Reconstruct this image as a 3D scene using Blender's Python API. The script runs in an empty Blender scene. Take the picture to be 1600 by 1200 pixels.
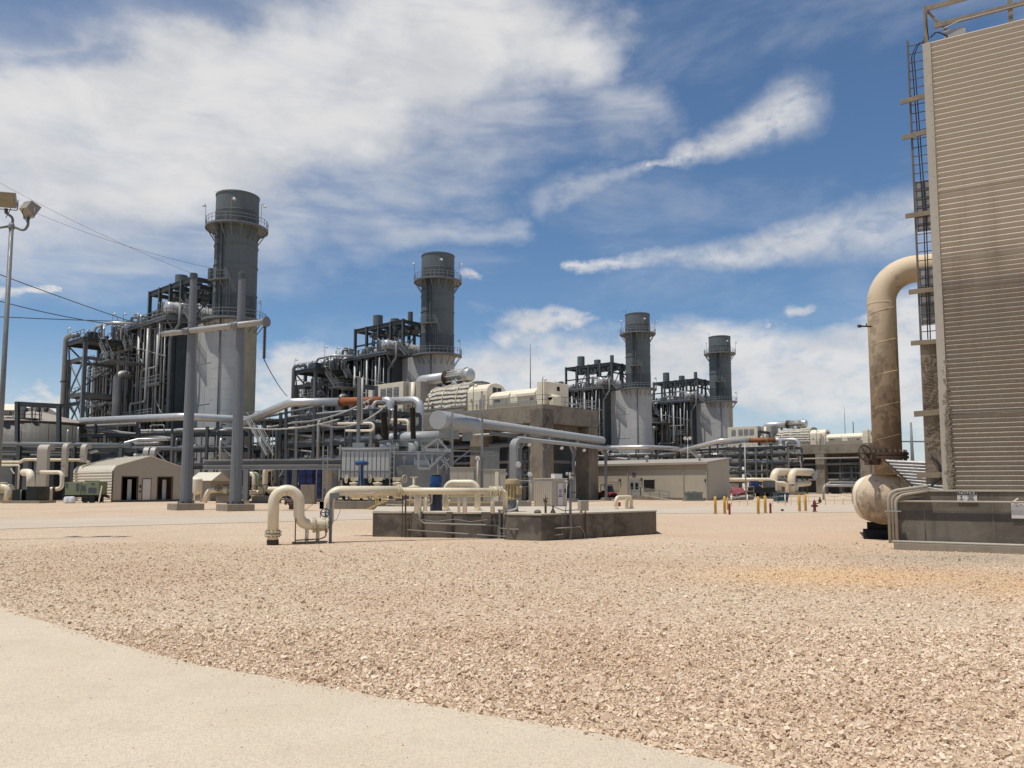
import bpy, math, random
import numpy as np
from mathutils import Vector, Matrix
C = bpy.context.scene
COL = C.collection
R = math.radians
random.seed(7); RNG = np.random.default_rng(11)

# ------------------------------------------------------------------ camera
F_PX, CX, CY, EYE = 1250.0, 800.0, 652.0, 1.65
PITCH = math.atan(108.0 / F_PX)
cam = bpy.data.cameras.new('camera'); co = bpy.data.objects.new('camera', cam); COL.objects.link(co)
co.location = (0, 0, EYE); co.rotation_euler = (R(90) + PITCH, 0, 0)
cam.sensor_width = 36.0; cam.lens = F_PX / 1600 * 36; cam.shift_y = (CY - 600) / 1600
cam.clip_start = 0.1; cam.clip_end = 20000
C.camera = co

# ------------------------------------------------------------------ exposure and sun
C.view_settings.view_transform = 'Standard'; C.view_settings.look = 'None'
C.view_settings.gamma = 1.0; C.view_settings.exposure = -0.14
SUN_TO = Vector((-0.24, -0.14, 0.960)).normalized()
sl = bpy.data.lights.new('sun', 'SUN'); so = bpy.data.objects.new('sun', sl); COL.objects.link(so)
sl.energy = 4.6; sl.angle = R(0.5); sl.color = (1.0, 0.955, 0.89)
so.rotation_euler = SUN_TO.to_track_quat('Z', 'Y').to_euler(); so.location = (0, 0, 80)

# ------------------------------------------------------------------ pixel helpers (photo pixels -> world points at a depth)
CP, SP = math.cos(PITCH), math.sin(PITCH)
def ray(px, py):
    c = (CY - py) / F_PX
    return Vector(((px - CX) / F_PX, CP - SP * c, SP + CP * c))
def P(px, py, Y):
    d = ray(px, py); return Vector((0, 0, EYE)) + d * (Y / d.y)
def G(px, py, z=0.0):
    d = ray(px, py); return Vector((0, 0, EYE)) + d * ((z - EYE) / d.z)
def GX(px, Y, z=0.0):
    # point at world depth Y, height z, seen at column px
    depth = CP * Y + SP * (z - EYE)
    return Vector(((px - CX) / F_PX * depth, Y, z))
def gz(p, z=0.0): return Vector((p[0], p[1], z))

# ------------------------------------------------------------------ node helpers
class NT:
    def __init__(s, nt): s.nt = nt; s.n = nt.nodes; s.l = nt.links
    def add(s, t, **k):
        n = s.n.new(t)
        for a, b in k.items(): setattr(n, a, b)
        return n
    def put(s, sock, v):
        if hasattr(v, 'is_output'): s.l.new(v, sock)
        elif v is not None: sock.default_value = v
    def math(s, op, a, b=None, c=None, clamp=False):
        n = s.add('ShaderNodeMath', operation=op); n.use_clamp = clamp
        s.put(n.inputs[0], a)
        if b is not None: s.put(n.inputs[1], b)
        if c is not None: s.put(n.inputs[2], c)
        return n.outputs[0]
    def vmath(s, op, a, b=None, sc=None):
        n = s.add('ShaderNodeVectorMath', operation=op); s.put(n.inputs[0], a)
        if b is not None: s.put(n.inputs[1], b)
        if sc is not None: s.put(n.inputs['Scale'], sc)
        return n.outputs['Value'] if op in ('DOT_PRODUCT', 'LENGTH', 'DISTANCE') else n.outputs[0]
    def mix(s, f, a, b, mode='MIX'):
        n = s.add('ShaderNodeMix', data_type='RGBA', blend_type=mode)
        s.put(n.inputs[0], f); s.put(n.inputs[6], a); s.put(n.inputs[7], b); return n.outputs[2]
    def noise(s, v, scale=5, detail=4, rough=.5, dist=0, out=0):
        n = s.add('ShaderNodeTexNoise'); s.put(n.inputs['Vector'], v)
        n.inputs['Scale'].default_value = scale; n.inputs['Detail'].default_value = detail
        n.inputs['Roughness'].default_value = rough; n.inputs['Distortion'].default_value = dist
        return n.outputs[out]
    def vor(s, v, scale=5, out='Distance', feature='F1', rnd=1.0):
        n = s.add('ShaderNodeTexVoronoi', feature=feature); s.put(n.inputs['Vector'], v)
        n.inputs['Scale'].default_value = scale; n.inputs['Randomness'].default_value = rnd; return n.outputs[out]
    def ramp(s, v, a, b, lo=0.0, hi=1.0, smooth=True):
        n = s.add('ShaderNodeMapRange'); n.interpolation_type = 'SMOOTHSTEP' if smooth else 'LINEAR'
        s.put(n.inputs[0], v); s.put(n.inputs[1], a); s.put(n.inputs[2], b); s.put(n.inputs[3], lo); s.put(n.inputs[4], hi)
        return n.outputs[0]
    def map(s, v, scale=(1, 1, 1), loc=(0, 0, 0), rot=(0, 0, 0)):
        n = s.add('ShaderNodeMapping'); s.put(n.inputs[0], v)
        n.inputs['Location'].default_value = loc; n.inputs['Rotation'].default_value = rot; n.inputs['Scale'].default_value = scale
        return n.outputs[0]

# ------------------------------------------------------------------ world: Nishita sky with cirrus laid on the sky directions
def make_world():
    w = bpy.data.worlds.new('World'); C.world = w; w.use_nodes = True
    t = NT(w.node_tree); t.n.clear()
    out = t.add('ShaderNodeOutputWorld'); bg = t.add('ShaderNodeBackground')
    t.l.new(bg.outputs[0], out.inputs[0])
    sky = t.add('ShaderNodeTexSky', sky_type='NISHITA'); sky.sun_disc = False
    sky.sun_elevation = math.asin(SUN_TO.z); sky.sun_rotation = math.atan2(SUN_TO.x, SUN_TO.y)
    sky.altitude = 900; sky.air_density = 1.0; sky.dust_density = 0.6; sky.ozone_density = 2.2
    tc = t.add('ShaderNodeTexCoord'); d = tc.outputs['Generated']
    sx = t.add('ShaderNodeSeparateXYZ'); t.l.new(d, sx.inputs[0])
    az = t.math('ARCTAN2', sx.outputs[0], sx.outputs[1]); el = t.math('ARCSINE', sx.outputs[2])
    cb = t.add('ShaderNodeCombineXYZ'); t.put(cb.inputs[0], az); t.put(cb.inputs[1], el)
    ae = cb.outputs[0]
    # warp for ragged edges
    wn = t.noise(t.map(ae, (1, 1.8, 1)), 5, 7, .55, 0, 1)
    warp = t.vmath('SCALE', t.vmath('SUBTRACT', wn, (.5, .5, .5)), sc=0.20)
    p = t.vmath('ADD', ae, warp)
    q_ = t.vmath('ADD', ae, t.vmath('SCALE', t.vmath('SUBTRACT', wn, (.5, .5, .5)), sc=0.05))
    wn2 = t.noise(ae, 38, 5, .6, 0, 1)
    q_ = t.vmath('ADD', q_, t.vmath('SCALE', t.vmath('SUBTRACT', wn2, (.5, .5, .5)), sc=0.02))
    p = t.vmath('ADD', p, t.vmath('SCALE', t.vmath('SUBTRACT', wn2, (.5, .5, .5)), sc=0.022))
    def ang(px, py):
        v = ray(px, py).normalized(); return Vector((math.atan2(v.x, v.y), math.asin(v.z), 0))
    def capsule(a, b, ra, rb, inner=0.25, pp=None):
        pp = pp or p
        A = ang(*a); B = ang(*b); AB = B - A
        ap = t.vmath('SUBTRACT', pp, tuple(A))
        h = t.math('DIVIDE', t.vmath('DOT_PRODUCT', ap, tuple(AB)), AB.length_squared, clamp=True)
        cl = t.vmath('SCALE', tuple(AB), sc=h)
        dist = t.vmath('LENGTH', t.vmath('SUBTRACT', ap, cl))
        r = t.math('MULTIPLY_ADD', h, (rb - ra) / F_PX, ra / F_PX)
        q = t.math('DIVIDE', dist, r)
        return t.ramp(q, 1.0, inner, 0, 1)
    def mx(*v):
        r = v[0]
        for x in v[1:]: r = t.math('MAXIMUM', r, x)
        return r
    fib = t.noise(t.map(ae, (1.0, 3.6, 1), rot=(0, 0, R(-18))), 6, 9, .56, .5)
    fib2 = t.noise(t.map(ae, (1.0, 5.0, 1), rot=(0, 0, R(-4))), 7, 7, .55, .2)
    puff = t.noise(t.map(ae, (1, 1.6, 1)), 26, 8, .62, .3)
    big = mx(capsule((-300, 180), (420, 150), 220, 190, .35), capsule((420, 130), (760, 60), 200, 170, .25), capsule((740, 60), (905, 70), 160, 110, .1))
    big = t.math('MULTIPLY', big, t.ramp(fib, .25, .55, .80, 1.0))
    # greyer, thinner top left
    thin = mx(capsule((-60, -10), (330, 0), 110, 70, .1), capsule((-80, 90), (160, 70), 50, 40, 0))
    big = t.math('MULTIPLY', big, t.math('MULTIPLY_ADD', thin, -.6, 1.0))
    veil = mx(capsule((-200, 340), (420, 330), 170, 140, .1), capsule((300, 290), (800, 345), 130, 50, .0), capsule((500, 230), (1000, 170), 130, 90, .0))
    veil = t.math('MULTIPLY', veil, t.ramp(fib2, .28, .64, .22, .62))
    wisp = mx(capsule((1050, 243), (1245, 168), 20, 62, .0, q_), t.math('MULTIPLY', capsule((850, 312), (1012, 264), 34, 14, .0, q_), .5), capsule((1010, 264), (1060, 240), 8, 14, 0, q_))
    wisp = t.math('MULTIPLY', wisp, t.math('MULTIPLY', t.ramp(fib, .28, .56, .40, .95), t.ramp(puff, .28, .56, .45, 1.0)))
    band = mx(capsule((880, 413), (1200, 380), 9, 38, .0, q_), capsule((1200, 375), (1500, 345), 38, 80, .0, q_))
    band = t.math('MULTIPLY', band, t.math('MULTIPLY', t.ramp(fib, .28, .60, .40, .9), t.ramp(puff, .28, .56, .55, 1.0)))
    low = mx(capsule((770, 600), (1000, 575), 110, 92, .35), capsule((1000, 580), (1700, 560), 100, 118, .45), capsule((330, 605), (490, 600), 52, 55, .2), capsule((800, 520), (960, 470), 42, 12, .1), capsule((1320, 510), (1700, 490), 50, 80, .1), capsule((10, 620), (110, 605), 22, 16, .1), capsule((-30, 470), (130, 455), 30, 14, .1))
    low = t.math('MULTIPLY', low, t.ramp(puff, .25, .55, .62, .97))
    dots = mx(capsule((1236, 478), (1268, 474), 15, 13, .1, q_), capsule((722, 436), (752, 444), 13, 9, .1, q_), capsule((1186, 502), (1196, 503), 9, 7, .1, q_))
    dots = t.math('MULTIPLY', dots, .8)
    # thin general milkiness
    gen = t.math('MULTIPLY', t.ramp(t.noise(t.map(ae, (1, 2.5, 1), rot=(0, 0, R(-14))), 4, 7, .6, .4), .45, .8, 0, .30), 1.0)
    hz = t.ramp(el, R(11), R(0.5), 0, .55)
    dens = mx(big, veil, wisp, band, low, dots, gen, hz)
    shade = t.noise(t.map(ae, (1, 1.9, 1), loc=(.3, .02, 0)), 8, 7, .6, .3)
    ccol = t.mix(t.ramp(shade, .34, .62), (5.9, 5.95, 6.1, 1), (7.0, 6.95, 6.95, 1))
    skyc = t.mix(1.0, sky.outputs[0], (0.74, 0.88, 0.96, 1), 'MULTIPLY')
    col = t.mix(t.math('MULTIPLY', dens, .97, clamp=True), skyc, ccol)
    t.l.new(col, bg.inputs[0]); bg.inputs[1].default_value = 0.12
make_world()

# ------------------------------------------------------------------ materials
MATS = {}
def new_mat(name):
    m = bpy.data.materials.new(name); m.use_nodes = True
    t = NT(m.node_tree); b = t.n['Principled BSDF']; MATS[name] = m
    tc = t.add('ShaderNodeTexCoord'); return m, t, b, tc.outputs['Object']
def lin(c):
    return tuple(((x / 255) / 12.92 if x / 255 < .04045 else ((x / 255 + .055) / 1.055) ** 2.4) for x in c)
def mat(name, col, rough=.6, metal=0.0, var=.18, scale=.6, streak=0.0, dirt=None, dirt_amt=0.0, dirt_scale=1.2, bump=0.0, bscale=30, spec=.4):
    """painted or bare surface: broad tone variation, vertical run-off streaks and patches of dirt"""
    m, t, b, oc = new_mat(name)
    c = tuple(col) + (1,)
    n1 = t.noise(oc, scale, 6, .6); n2 = t.noise(oc, scale * 9, 4, .6)
    v = t.math('ADD', t.math('MULTIPLY', n1, .65), t.math('MULTIPLY', n2, .35))
    k = t.ramp(v, .3, .7, 1 - var, 1 + var, False)
    base = t.mix(1.0, c, k, 'MULTIPLY')
    if streak > 0:
        st = t.noise(t.map(oc, (2.2, 2.2, .16)), 1.6, 6, .65)
        base = t.mix(t.ramp(st, .5, .78, 0, streak), base, tuple(x * .38 for x in col) + (1,))
    if dirt is not None:
        dn = t.noise(oc, dirt_scale, 8, .68, .3)
        base = t.mix(t.ramp(dn, .5, .62, 0, dirt_amt), base, tuple(dirt) + (1,))
    t.put(b.inputs['Base Color'], base)
    t.put(b.inputs['Roughness'], t.ramp(n2, .3, .7, max(.05, rough - .1), min(1, rough + .1)))
    b.inputs['Metallic'].default_value = metal
    b.inputs['Specular IOR Level'].default_value = spec
    if bump > 0:
        bp = t.add('ShaderNodeBump'); bp.inputs['Strength'].default_value = bump; bp.inputs['Distance'].default_value = .02
        t.put(bp.inputs['Height'], t.noise(oc, bscale, 6, .6)); t.l.new(bp.outputs[0], b.inputs['Normal'])
    return m

CREAM = mat('cream_paint', (.72, .62, .44), .38, var=.07, dirt=(.40, .33, .22), dirt_amt=.35, dirt_scale=.9)
CREAMW = mat('cream_white_paint', (.77, .68, .51), .5, var=.08, streak=.18)
WHITE = mat('white_paint', (.72, .70, .66), .5, var=.06)
STEEL = mat('grey_painted_steel', (.165, .172, .170), .5, var=.2, streak=.2)
STEELD = mat('dark_painted_steel', (.074, .084, .086), .55, var=.3, streak=.2)
STEELL = mat('light_grey_steel', (.28, .283, .27), .5, var=.14, streak=.15)
CASING = mat('boiler_casing', (.048, .058, .062), .6, var=.35, scale=.35, streak=.25)
STACKM = mat('chimney_grey_paint', (.122, .142, .145), .8, var=.16, scale=.25, streak=.35)
LAGGING = mat('weathered_lagging', (.41, .41, .39), .75, var=.12, scale=.3, streak=.35)
LAGTAN = mat('tan_lagging', (.34, .30, .20), .6, var=.2, streak=.4)
ALU = mat('aluminium_jacket', (.56, .545, .51), .40, .5, var=.14, scale=1.2)
ALUD = mat('dull_metal_jacket', (.30, .295, .28), .5, .3, var=.2, scale=.8, streak=.2)
GALV = mat('galvanised_steel', (.36, .345, .315), .52, .2, var=.15, scale=3)
GREYBUS = mat('grey_duct_paint', (.34, .35, .345), .45, var=.06, streak=.08)
XFMR = mat('transformer_grey', (.29, .30, .295), .5, var=.08, streak=.12)
BUSH = mat('brown_porcelain', (.075, .066, .058), .35, var=.2)
CONC = mat('weathered_concrete', (.25, .212, .158), .85, var=.25, scale=.35, streak=.55, dirt=(.12, .105, .08), dirt_amt=.55, dirt_scale=.5, bump=.25)
CONCD = mat('stained_concrete', (.165, .138, .105), .85, var=.3, scale=.7, streak=.6, dirt=(.055, .047, .038), dirt_amt=.7, dirt_scale=1.0, bump=.4)
CONCT = mat('dusty_concrete_top', (.50, .43, .33), .9, var=.1, scale=1.0, dirt=(.34, .28, .2), dirt_amt=.4)
CONCB = mat('footing_concrete', (.30, .25, .185), .9, var=.2, scale=.8, streak=.3, bump=.3)
TANK = mat('tank_grey', (.115, .106, .09), .6, var=.12, scale=.2, streak=.3)
TANKR = mat('tank_roof_tan', (.34, .30, .24), .6, var=.08)
TAN = mat('tan_wall_panel', (.41, .36, .275), .6, var=.06, streak=.08)
TAND = mat('tan_band', (.33, .29, .22), .6, var=.06)
BEIGE = mat('beige_sheet_metal', (.42, .375, .30), .5, var=.08, streak=.12)
BEIGER = mat('beige_roof_sheet', (.68, .62, .49), .45, var=.05)
BLUE = mat('blue_paint', (.012, .055, .16), .4, var=.15)
BLUED = mat('blue_equipment', (.012, .025, .12), .4, var=.2)
TEAL = mat('teal_skip_paint', (.02, .075, .11), .5, var=.25)
YEL = mat('yellow_paint', (.62, .36, .05), .5, var=.12, streak=.25)
RED = mat('red_paint', (.30, .022, .018), .5, var=.2)
HYDR = mat('faded_red_paint', (.17, .035, .028), .6, var=.2)
PINK = mat('faded_pink_paint', (.30, .045, .07), .5, var=.2)
ORNG = mat('rusty_orange_jacket', (.30, .095, .025), .7, var=.3, scale=1.5)
GREENL = mat('pale_green_paint', (.19, .22, .13), .5, var=.08)
GREEND = mat('dark_green_paint', (.012, .018, .013), .5, var=.2)
PADMT = mat('pale_green_cabinet', (.175, .20, .165), .5, var=.1, streak=.1)
BLACK = mat('black_rubber', (.012, .012, .012), .7, var=.2)
DARK = mat('dark_interior', (.012, .012, .012), .9, var=.2)  # near-black for real dark parts and for shade painted into interiors
GLASS = mat('dark_window_glass', (.02, .022, .02), .12, var=.1, spec=.6)
RUST = mat('rusted_iron', (.085, .055, .038), .85, var=.35, scale=6, bump=.3)
MOTOR = mat('tan_motor_paint', (.42, .32, .17), .5, var=.1)
SCUM = mat('mud_caked_pipe', (.60, .50, .35), .75, var=.08, dirt=(.27, .20, .13), dirt_amt=.9, dirt_scale=1.6, bump=.2, bscale=9)
WOOD = mat('weathered_timber', (.25, .20, .135), .85, var=.3, scale=4, streak=.3, bump=.4)
CABLE = mat('black_cable', (.02, .022, .03), .5)
WIRE = mat('line_wire', (.06, .06, .065), .5)
BRONZE = mat('lamp_bronze', (.30, .27, .21), .5, var=.15)
TRAYM = mat('dull_tray_steel', (.125, .105, .085), .7, 0, var=.25, scale=3)
LENS = mat('lamp_lens', (.25, .215, .135), .15, var=.3, scale=8)
SIGNW = mat('sign_white', (.60, .57, .52), .6, var=.05)
SIGNB = mat('sign_ink', (.035, .034, .034), .6)
SIGNP = mat('sign_purple_ink', (.16, .13, .26), .6)
PLASTIC = mat('white_plastic_wrap', (.72, .71, .69), .3, var=.06)
MUD = mat('dried_mud', (.20, .155, .11), .9, var=.3, scale=3, streak=.4, dirt=(.30, .24, .17), dirt_amt=.6, dirt_scale=3, bump=.6, bscale=14)
PUMPN = mat('navy_pump_paint', (.022, .024, .045), .45, var=.15)
PADC = mat('weathered_conduit', (.25, .235, .20), .65, .1, var=.15, scale=3)
DUSTY = mat('dusty_conduit', (.40, .35, .27), .7, var=.12, scale=3)
RAD = mat('radiator_grey', (.43, .44, .42), .5, var=.06, streak=.12)
PALEY = mat('faded_yellow_paint', (.55, .41, .14), .6, var=.15, streak=.2)
FAN = mat('pale_valve_paint', (.60, .53, .36), .45, var=.12, dirt=(.25, .18, .08), dirt_amt=.5, dirt_scale=5)

def mat_blanket():
    m, t, b, oc = new_mat('insulation_blanket')
    n = t.noise(oc, 2.5, 5, .6)
    t.put(b.inputs['Base Color'], t.mix(t.ramp(n, .35, .65), (.35, .31, .235, 1), (.50, .455, .365, 1)))
    b.inputs['Roughness'].default_value = .9
    w = t.add('ShaderNodeTexWave', wave_type='BANDS', bands_direction='Z'); t.put(w.inputs[0], oc)
    w.inputs['Scale'].default_value = .55; w.inputs['Distortion'].default_value = 3.5; w.inputs['Detail'].default_value = 2
    bp = t.add('ShaderNodeBump'); bp.inputs['Strength'].default_value = .9; bp.inputs['Distance'].default_value = .25
    t.put(bp.inputs['Height'], w.outputs[1]); t.l.new(bp.outputs[0], b.inputs['Normal']); return m
BLANKET = mat_blanket()

def mat_clad():
    # sheet cladding: pale above, stained brown lower down, runs under the sheet laps
    m, t, b, oc = new_mat('ribbed_cladding')
    sx = t.add('ShaderNodeSeparateXYZ'); t.put(sx.inputs[0], oc); z = sx.outputs[2]
    n = t.noise(oc, .8, 6, .6); st = t.noise(t.map(oc, (2.2, 2.2, .12)), 1.5, 7, .65); fine = t.noise(oc, 14, 5, .7)
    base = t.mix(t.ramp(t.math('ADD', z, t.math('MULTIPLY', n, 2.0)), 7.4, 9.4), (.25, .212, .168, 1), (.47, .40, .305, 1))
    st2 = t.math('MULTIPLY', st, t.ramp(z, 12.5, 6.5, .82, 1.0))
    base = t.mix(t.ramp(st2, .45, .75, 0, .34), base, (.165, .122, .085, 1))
    base = t.mix(t.ramp(fine, .5, .72, 0, .3), base, (.55, .47, .36, 1))
    t.put(b.inputs['Base Color'], base); b.inputs['Roughness'].default_value = .5; b.inputs['Metallic'].default_value = .15
    return m
CLAD = mat_clad()

def mat_riser(name='muddy_cream_paint', z0=1.0, z1=8.2, sc=1.5):
    # clean cream paint at the bend, ragged mud film thicker towards the ground
    m, t, b, oc = new_mat(name)
    sx = t.add('ShaderNodeSeparateXYZ'); t.put(sx.inputs[0], oc); z = sx.outputs[2]
    n = t.noise(oc, sc, 9, .74, .5); st = t.noise(t.map(oc, (3, 3, .3)), 1.3, 7, .6)
    k = t.math('ADD', t.math('ADD', t.math('MULTIPLY', n, 2.4), t.math('MULTIPLY', st, .7)), t.ramp(z, z0, z1, -1.06, -1.80, False))
    base = t.mix(t.ramp(k, -.12, .10, 0, .85), (.62, .50, .34, 1), (.38, .29, .195, 1))
    base = t.mix(t.ramp(k, .22, .40, 0, .85), base, (.235, .175, .12, 1))
    t.put(b.inputs['Base Color'], base); b.inputs['Roughness'].default_value = .75
    bp = t.add('ShaderNodeBump'); bp.inputs['Strength'].default_value = .35; bp.inputs['Distance'].default_value = .02
    t.put(bp.inputs['Height'], n); t.l.new(bp.outputs[0], b.inputs['Normal']); return m
RISERM = mat_riser(); HEADM = mat_riser('muddy_header_paint', .3, 1.9, 3.2)

def mat_basin():
    m, t, b, oc = new_mat('basin_concrete')
    sx = t.add('ShaderNodeSeparateXYZ'); t.put(sx.inputs[0], oc); z = sx.outputs[2]
    n = t.noise(oc, 1.1, 7, .65); st = t.noise(t.map(oc, (3, 3, .25)), 1.6, 6, .6); f = t.noise(oc, 12, 6, .7)
    base = t.mix(t.ramp(n, .35, .68), (.115, .095, .07, 1), (.20, .168, .125, 1))
    base = t.mix(t.ramp(st, .5, .75, 0, .6), base, (.09, .08, .066, 1))
    band = t.math('MULTIPLY', t.ramp(z, .74, .78), t.ramp(z, 1.04, 1.0))       # tide line of old water
    base = t.mix(t.math('MULTIPLY', band, .6), base, (.075, .068, .058, 1))
    base = t.mix(t.ramp(f, .6, .75, 0, .4), base, (.36, .31, .24, 1))
    t.put(b.inputs['Base Color'], base); b.inputs['Roughness'].default_value = .88
    bp = t.add('ShaderNodeBump'); bp.inputs['Strength'].default_value = .3; bp.inputs['Distance'].default_value = .02
    t.put(bp.inputs['Height'], f); t.l.new(bp.outputs[0], b.inputs['Normal']); return m
BASIN = mat_basin()

def mat_gravel(name, stones=False):
    m, t, b, oc = new_mat(name)
    geo = t.add('ShaderNodeNewGeometry'); pos = geo.outputs['Position']
    big = t.noise(pos, .16, 5, .6, .3); mid = t.noise(pos, .9, 5, .6)
    if stones:
        rv = geo.outputs['Random Per Island']
    else:
        v1 = t.vor(pos, 27, 'Color'); s = t.add('ShaderNodeSeparateColor'); t.put(s.inputs[0], v1); rv = s.outputs[0]
    r = t.add('ShaderNodeValToRGB'); t.put(r.inputs[0], rv); cr = r.color_ramp
    cols = [(0, (.36, .26, .175)), (.08, (.52, .39, .275)), (.40, (.64, .495, .36)), (.75, (.73, .595, .45)), (1, (.82, .71, .575))]
    while len(cr.elements) < len(cols): cr.elements.new(.5)
    for e, (q, c) in zip(cr.elements, cols): e.position = q; e.color = c + (1,)
    base = r.outputs[0]
    base = t.mix(t.ramp(big, .38, .66, 0, .42), base, (.54, .37, .25, 1))
    base = t.mix(t.ramp(mid, .55, .75, 0, .25), base, (.70, .58, .44, 1))
    tr = t.noise(t.map(pos, (.5, 2.2, 1), rot=(0, 0, R(6))), 1.3, 8, .7, .2)
    base = t.mix(t.ramp(tr, .50, .68, 0, .10 if stones else .30), base, (.46, .33, .225, 1))
    base = t.mix(1.0, base, (1.0, .975, .915, 1), 'MULTIPLY')
    sx = t.add('ShaderNodeSeparateXYZ'); t.put(sx.inputs[0], pos)
    def spot(x, y, rx, ry):
        q = t.vmath('LENGTH', t.vmath('MULTIPLY', t.vmath('SUBTRACT', t.vmath('ADD', pos, t.vmath('SCALE', t.noise(pos, .5, 4, .6, 0, 1), sc=2.0)), (x + 1, y + 1, 1)), (1 / rx, 1 / ry, 0)))
        return t.ramp(q, 1.0, .0)
    # yellow iron-stained patches and a bare reddish dirt area on the right
    ys = t.math('MAXIMUM', spot(6.2, 15.0, 5.0, 2.8), spot(9.2, 12.4, 3.4, 3.6))
    base = t.mix(t.math('MULTIPLY', ys, .48), base, (.80, .50, .22, 1))
    ds = t.math('MAXIMUM', spot(9.0, 27, 5.5, 5.0), spot(11, 40, 12, 10))
    base = t.mix(t.math('MULTIPLY', ds, .75), base, (.58, .405, .28, 1))
    gs = spot(11.0, 18.5, 5.0, 2.6)
    base = t.mix(t.math('MULTIPLY', gs, .7), base, (.46, .39, .295, 1))
    if not stones:
        # stones farther off: small dark gaps between them
        d1 = t.vor(pos, 27, 'Distance'); gap = t.ramp(d1, .50, .74, 0, .5)
        gap = t.math('MULTIPLY', gap, t.math('MULTIPLY_ADD', ds, -.7, 1.0))
        base = t.mix(gap, base, (.26, .18, .12, 1))
        d2 = t.noise(pos, 5, 4, .7)
        bp = t.add('ShaderNodeBump'); bp.inputs['Strength'].default_value = .9; bp.inputs['Distance'].default_value = .03
        t.put(bp.inputs['Height'], t.math('MULTIPLY_ADD', d1, -1.0, t.math('MULTIPLY', d2, .7))); t.l.new(bp.outputs[0], b.inputs['Normal'])
    t.put(b.inputs['Base Color'], base); b.inputs['Roughness'].default_value = .92; b.inputs['Specular IOR Level'].default_value = .2
    return m
GRAVEL = mat_gravel('crushed_limestone'); STONE = mat_gravel('limestone_chips', True)

def mat_pave(name, c0, c1, sc=1.0, cracks=True):
    m, t, b, oc = new_mat(name)
    geo = t.add('ShaderNodeNewGeometry'); pos = geo.outputs['Position']
    n = t.noise(pos, .7 * sc, 6, .62, .2); f = t.noise(pos, 60, 4, .7); s = t.noise(pos, 190, 2, .6); pt = t.noise(pos, 2.6, 5, .65)
    base = t.mix(t.ramp(n, .32, .68), c0 + (1,), c1 + (1,))
    base = t.mix(t.ramp(pt, .52, .74, 0, .3), base, tuple(x * .78 for x in c0) + (1,))
    base = t.mix(t.ramp(f, .49, .62, 0, .6), base, tuple(x * .66 for x in c0) + (1,))
    f2 = t.noise(pos, 24, 5, .75); base = t.mix(t.ramp(f2, .50, .66, 0, .40), base, tuple(x * .72 for x in c0) + (1,))
    base = t.mix(t.ramp(s, .53, .66, 0, .65), base, (.28, .235, .175, 1))
    base = t.mix(t.ramp(s, .42, .30, 0, .4), base, (.66, .60, .49, 1))
    if cracks:
        d = t.vor(t.vmath('ADD', pos, t.vmath('SCALE', t.noise(pos, 2.2, 6, .7, 0, 1), sc=.5)), .33, 'Distance', 'DISTANCE_TO_EDGE')
        base = t.mix(t.ramp(d, .004, .001, 0, .55), base, (.2, .165, .12, 1))
    t.put(b.inputs['Base Color'], base); b.inputs['Roughness'].default_value = .92; b.inputs['Specular IOR Level'].default_value = .2
    bp = t.add('ShaderNodeBump'); bp.inputs['Strength'].default_value = .35; bp.inputs['Distance'].default_value = .008
    t.put(bp.inputs['Height'], t.math('ADD', f, s)); t.l.new(bp.outputs[0], b.inputs['Normal']); return m
PAVE = mat_pave('dusty_concrete_pavement', (.60, .495, .358), (.66, .55, .405), 1.0, False)
ROAD = mat_pave('plant_road_surface', (.52, .425, .32), (.58, .48, .365), .3, False)

# ------------------------------------------------------------------ mesh builder
def basis(ax):
    z = Vector(ax).normalized(); h = Vector((0, 0, 1)) if abs(z.z) < .9 else Vector((1, 0, 0))
    x = h.cross(z).normalized(); return x, z.cross(x), z
def fillet(pts, r, seg=6):
    pts = [Vector(p) for p in pts]
    if r <= 0 or len(pts) < 3: return pts
    out = [pts[0]]
    for i in range(1, len(pts) - 1):
        a, b, c = pts[i - 1], pts[i], pts[i + 1]
        u = (a - b); v = (c - b); lu, lv = u.length, v.length
        if lu < 1e-6 or lv < 1e-6: continue
        u /= lu; v /= lv; ang = u.angle(v)
        if ang > 3.05: out.append(b); continue
        t = min(r / math.tan(ang / 2), lu * .499, lv * .499); rr = t * math.tan(ang / 2)
        bis = (u + v).normalized(); cen = b + bis * (rr / math.sin(ang / 2))
        p0 = b + u * t; p1 = b + v * t; w0 = p0 - cen; w1 = p1 - cen
        for k in range(seg + 1):
            f = k / seg; w = w0.slerp(w1, f) if w0.angle(w1) > 1e-4 else w0
            out.append(cen + w.normalized() * rr)
    out.append(pts[-1]); return out
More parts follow.
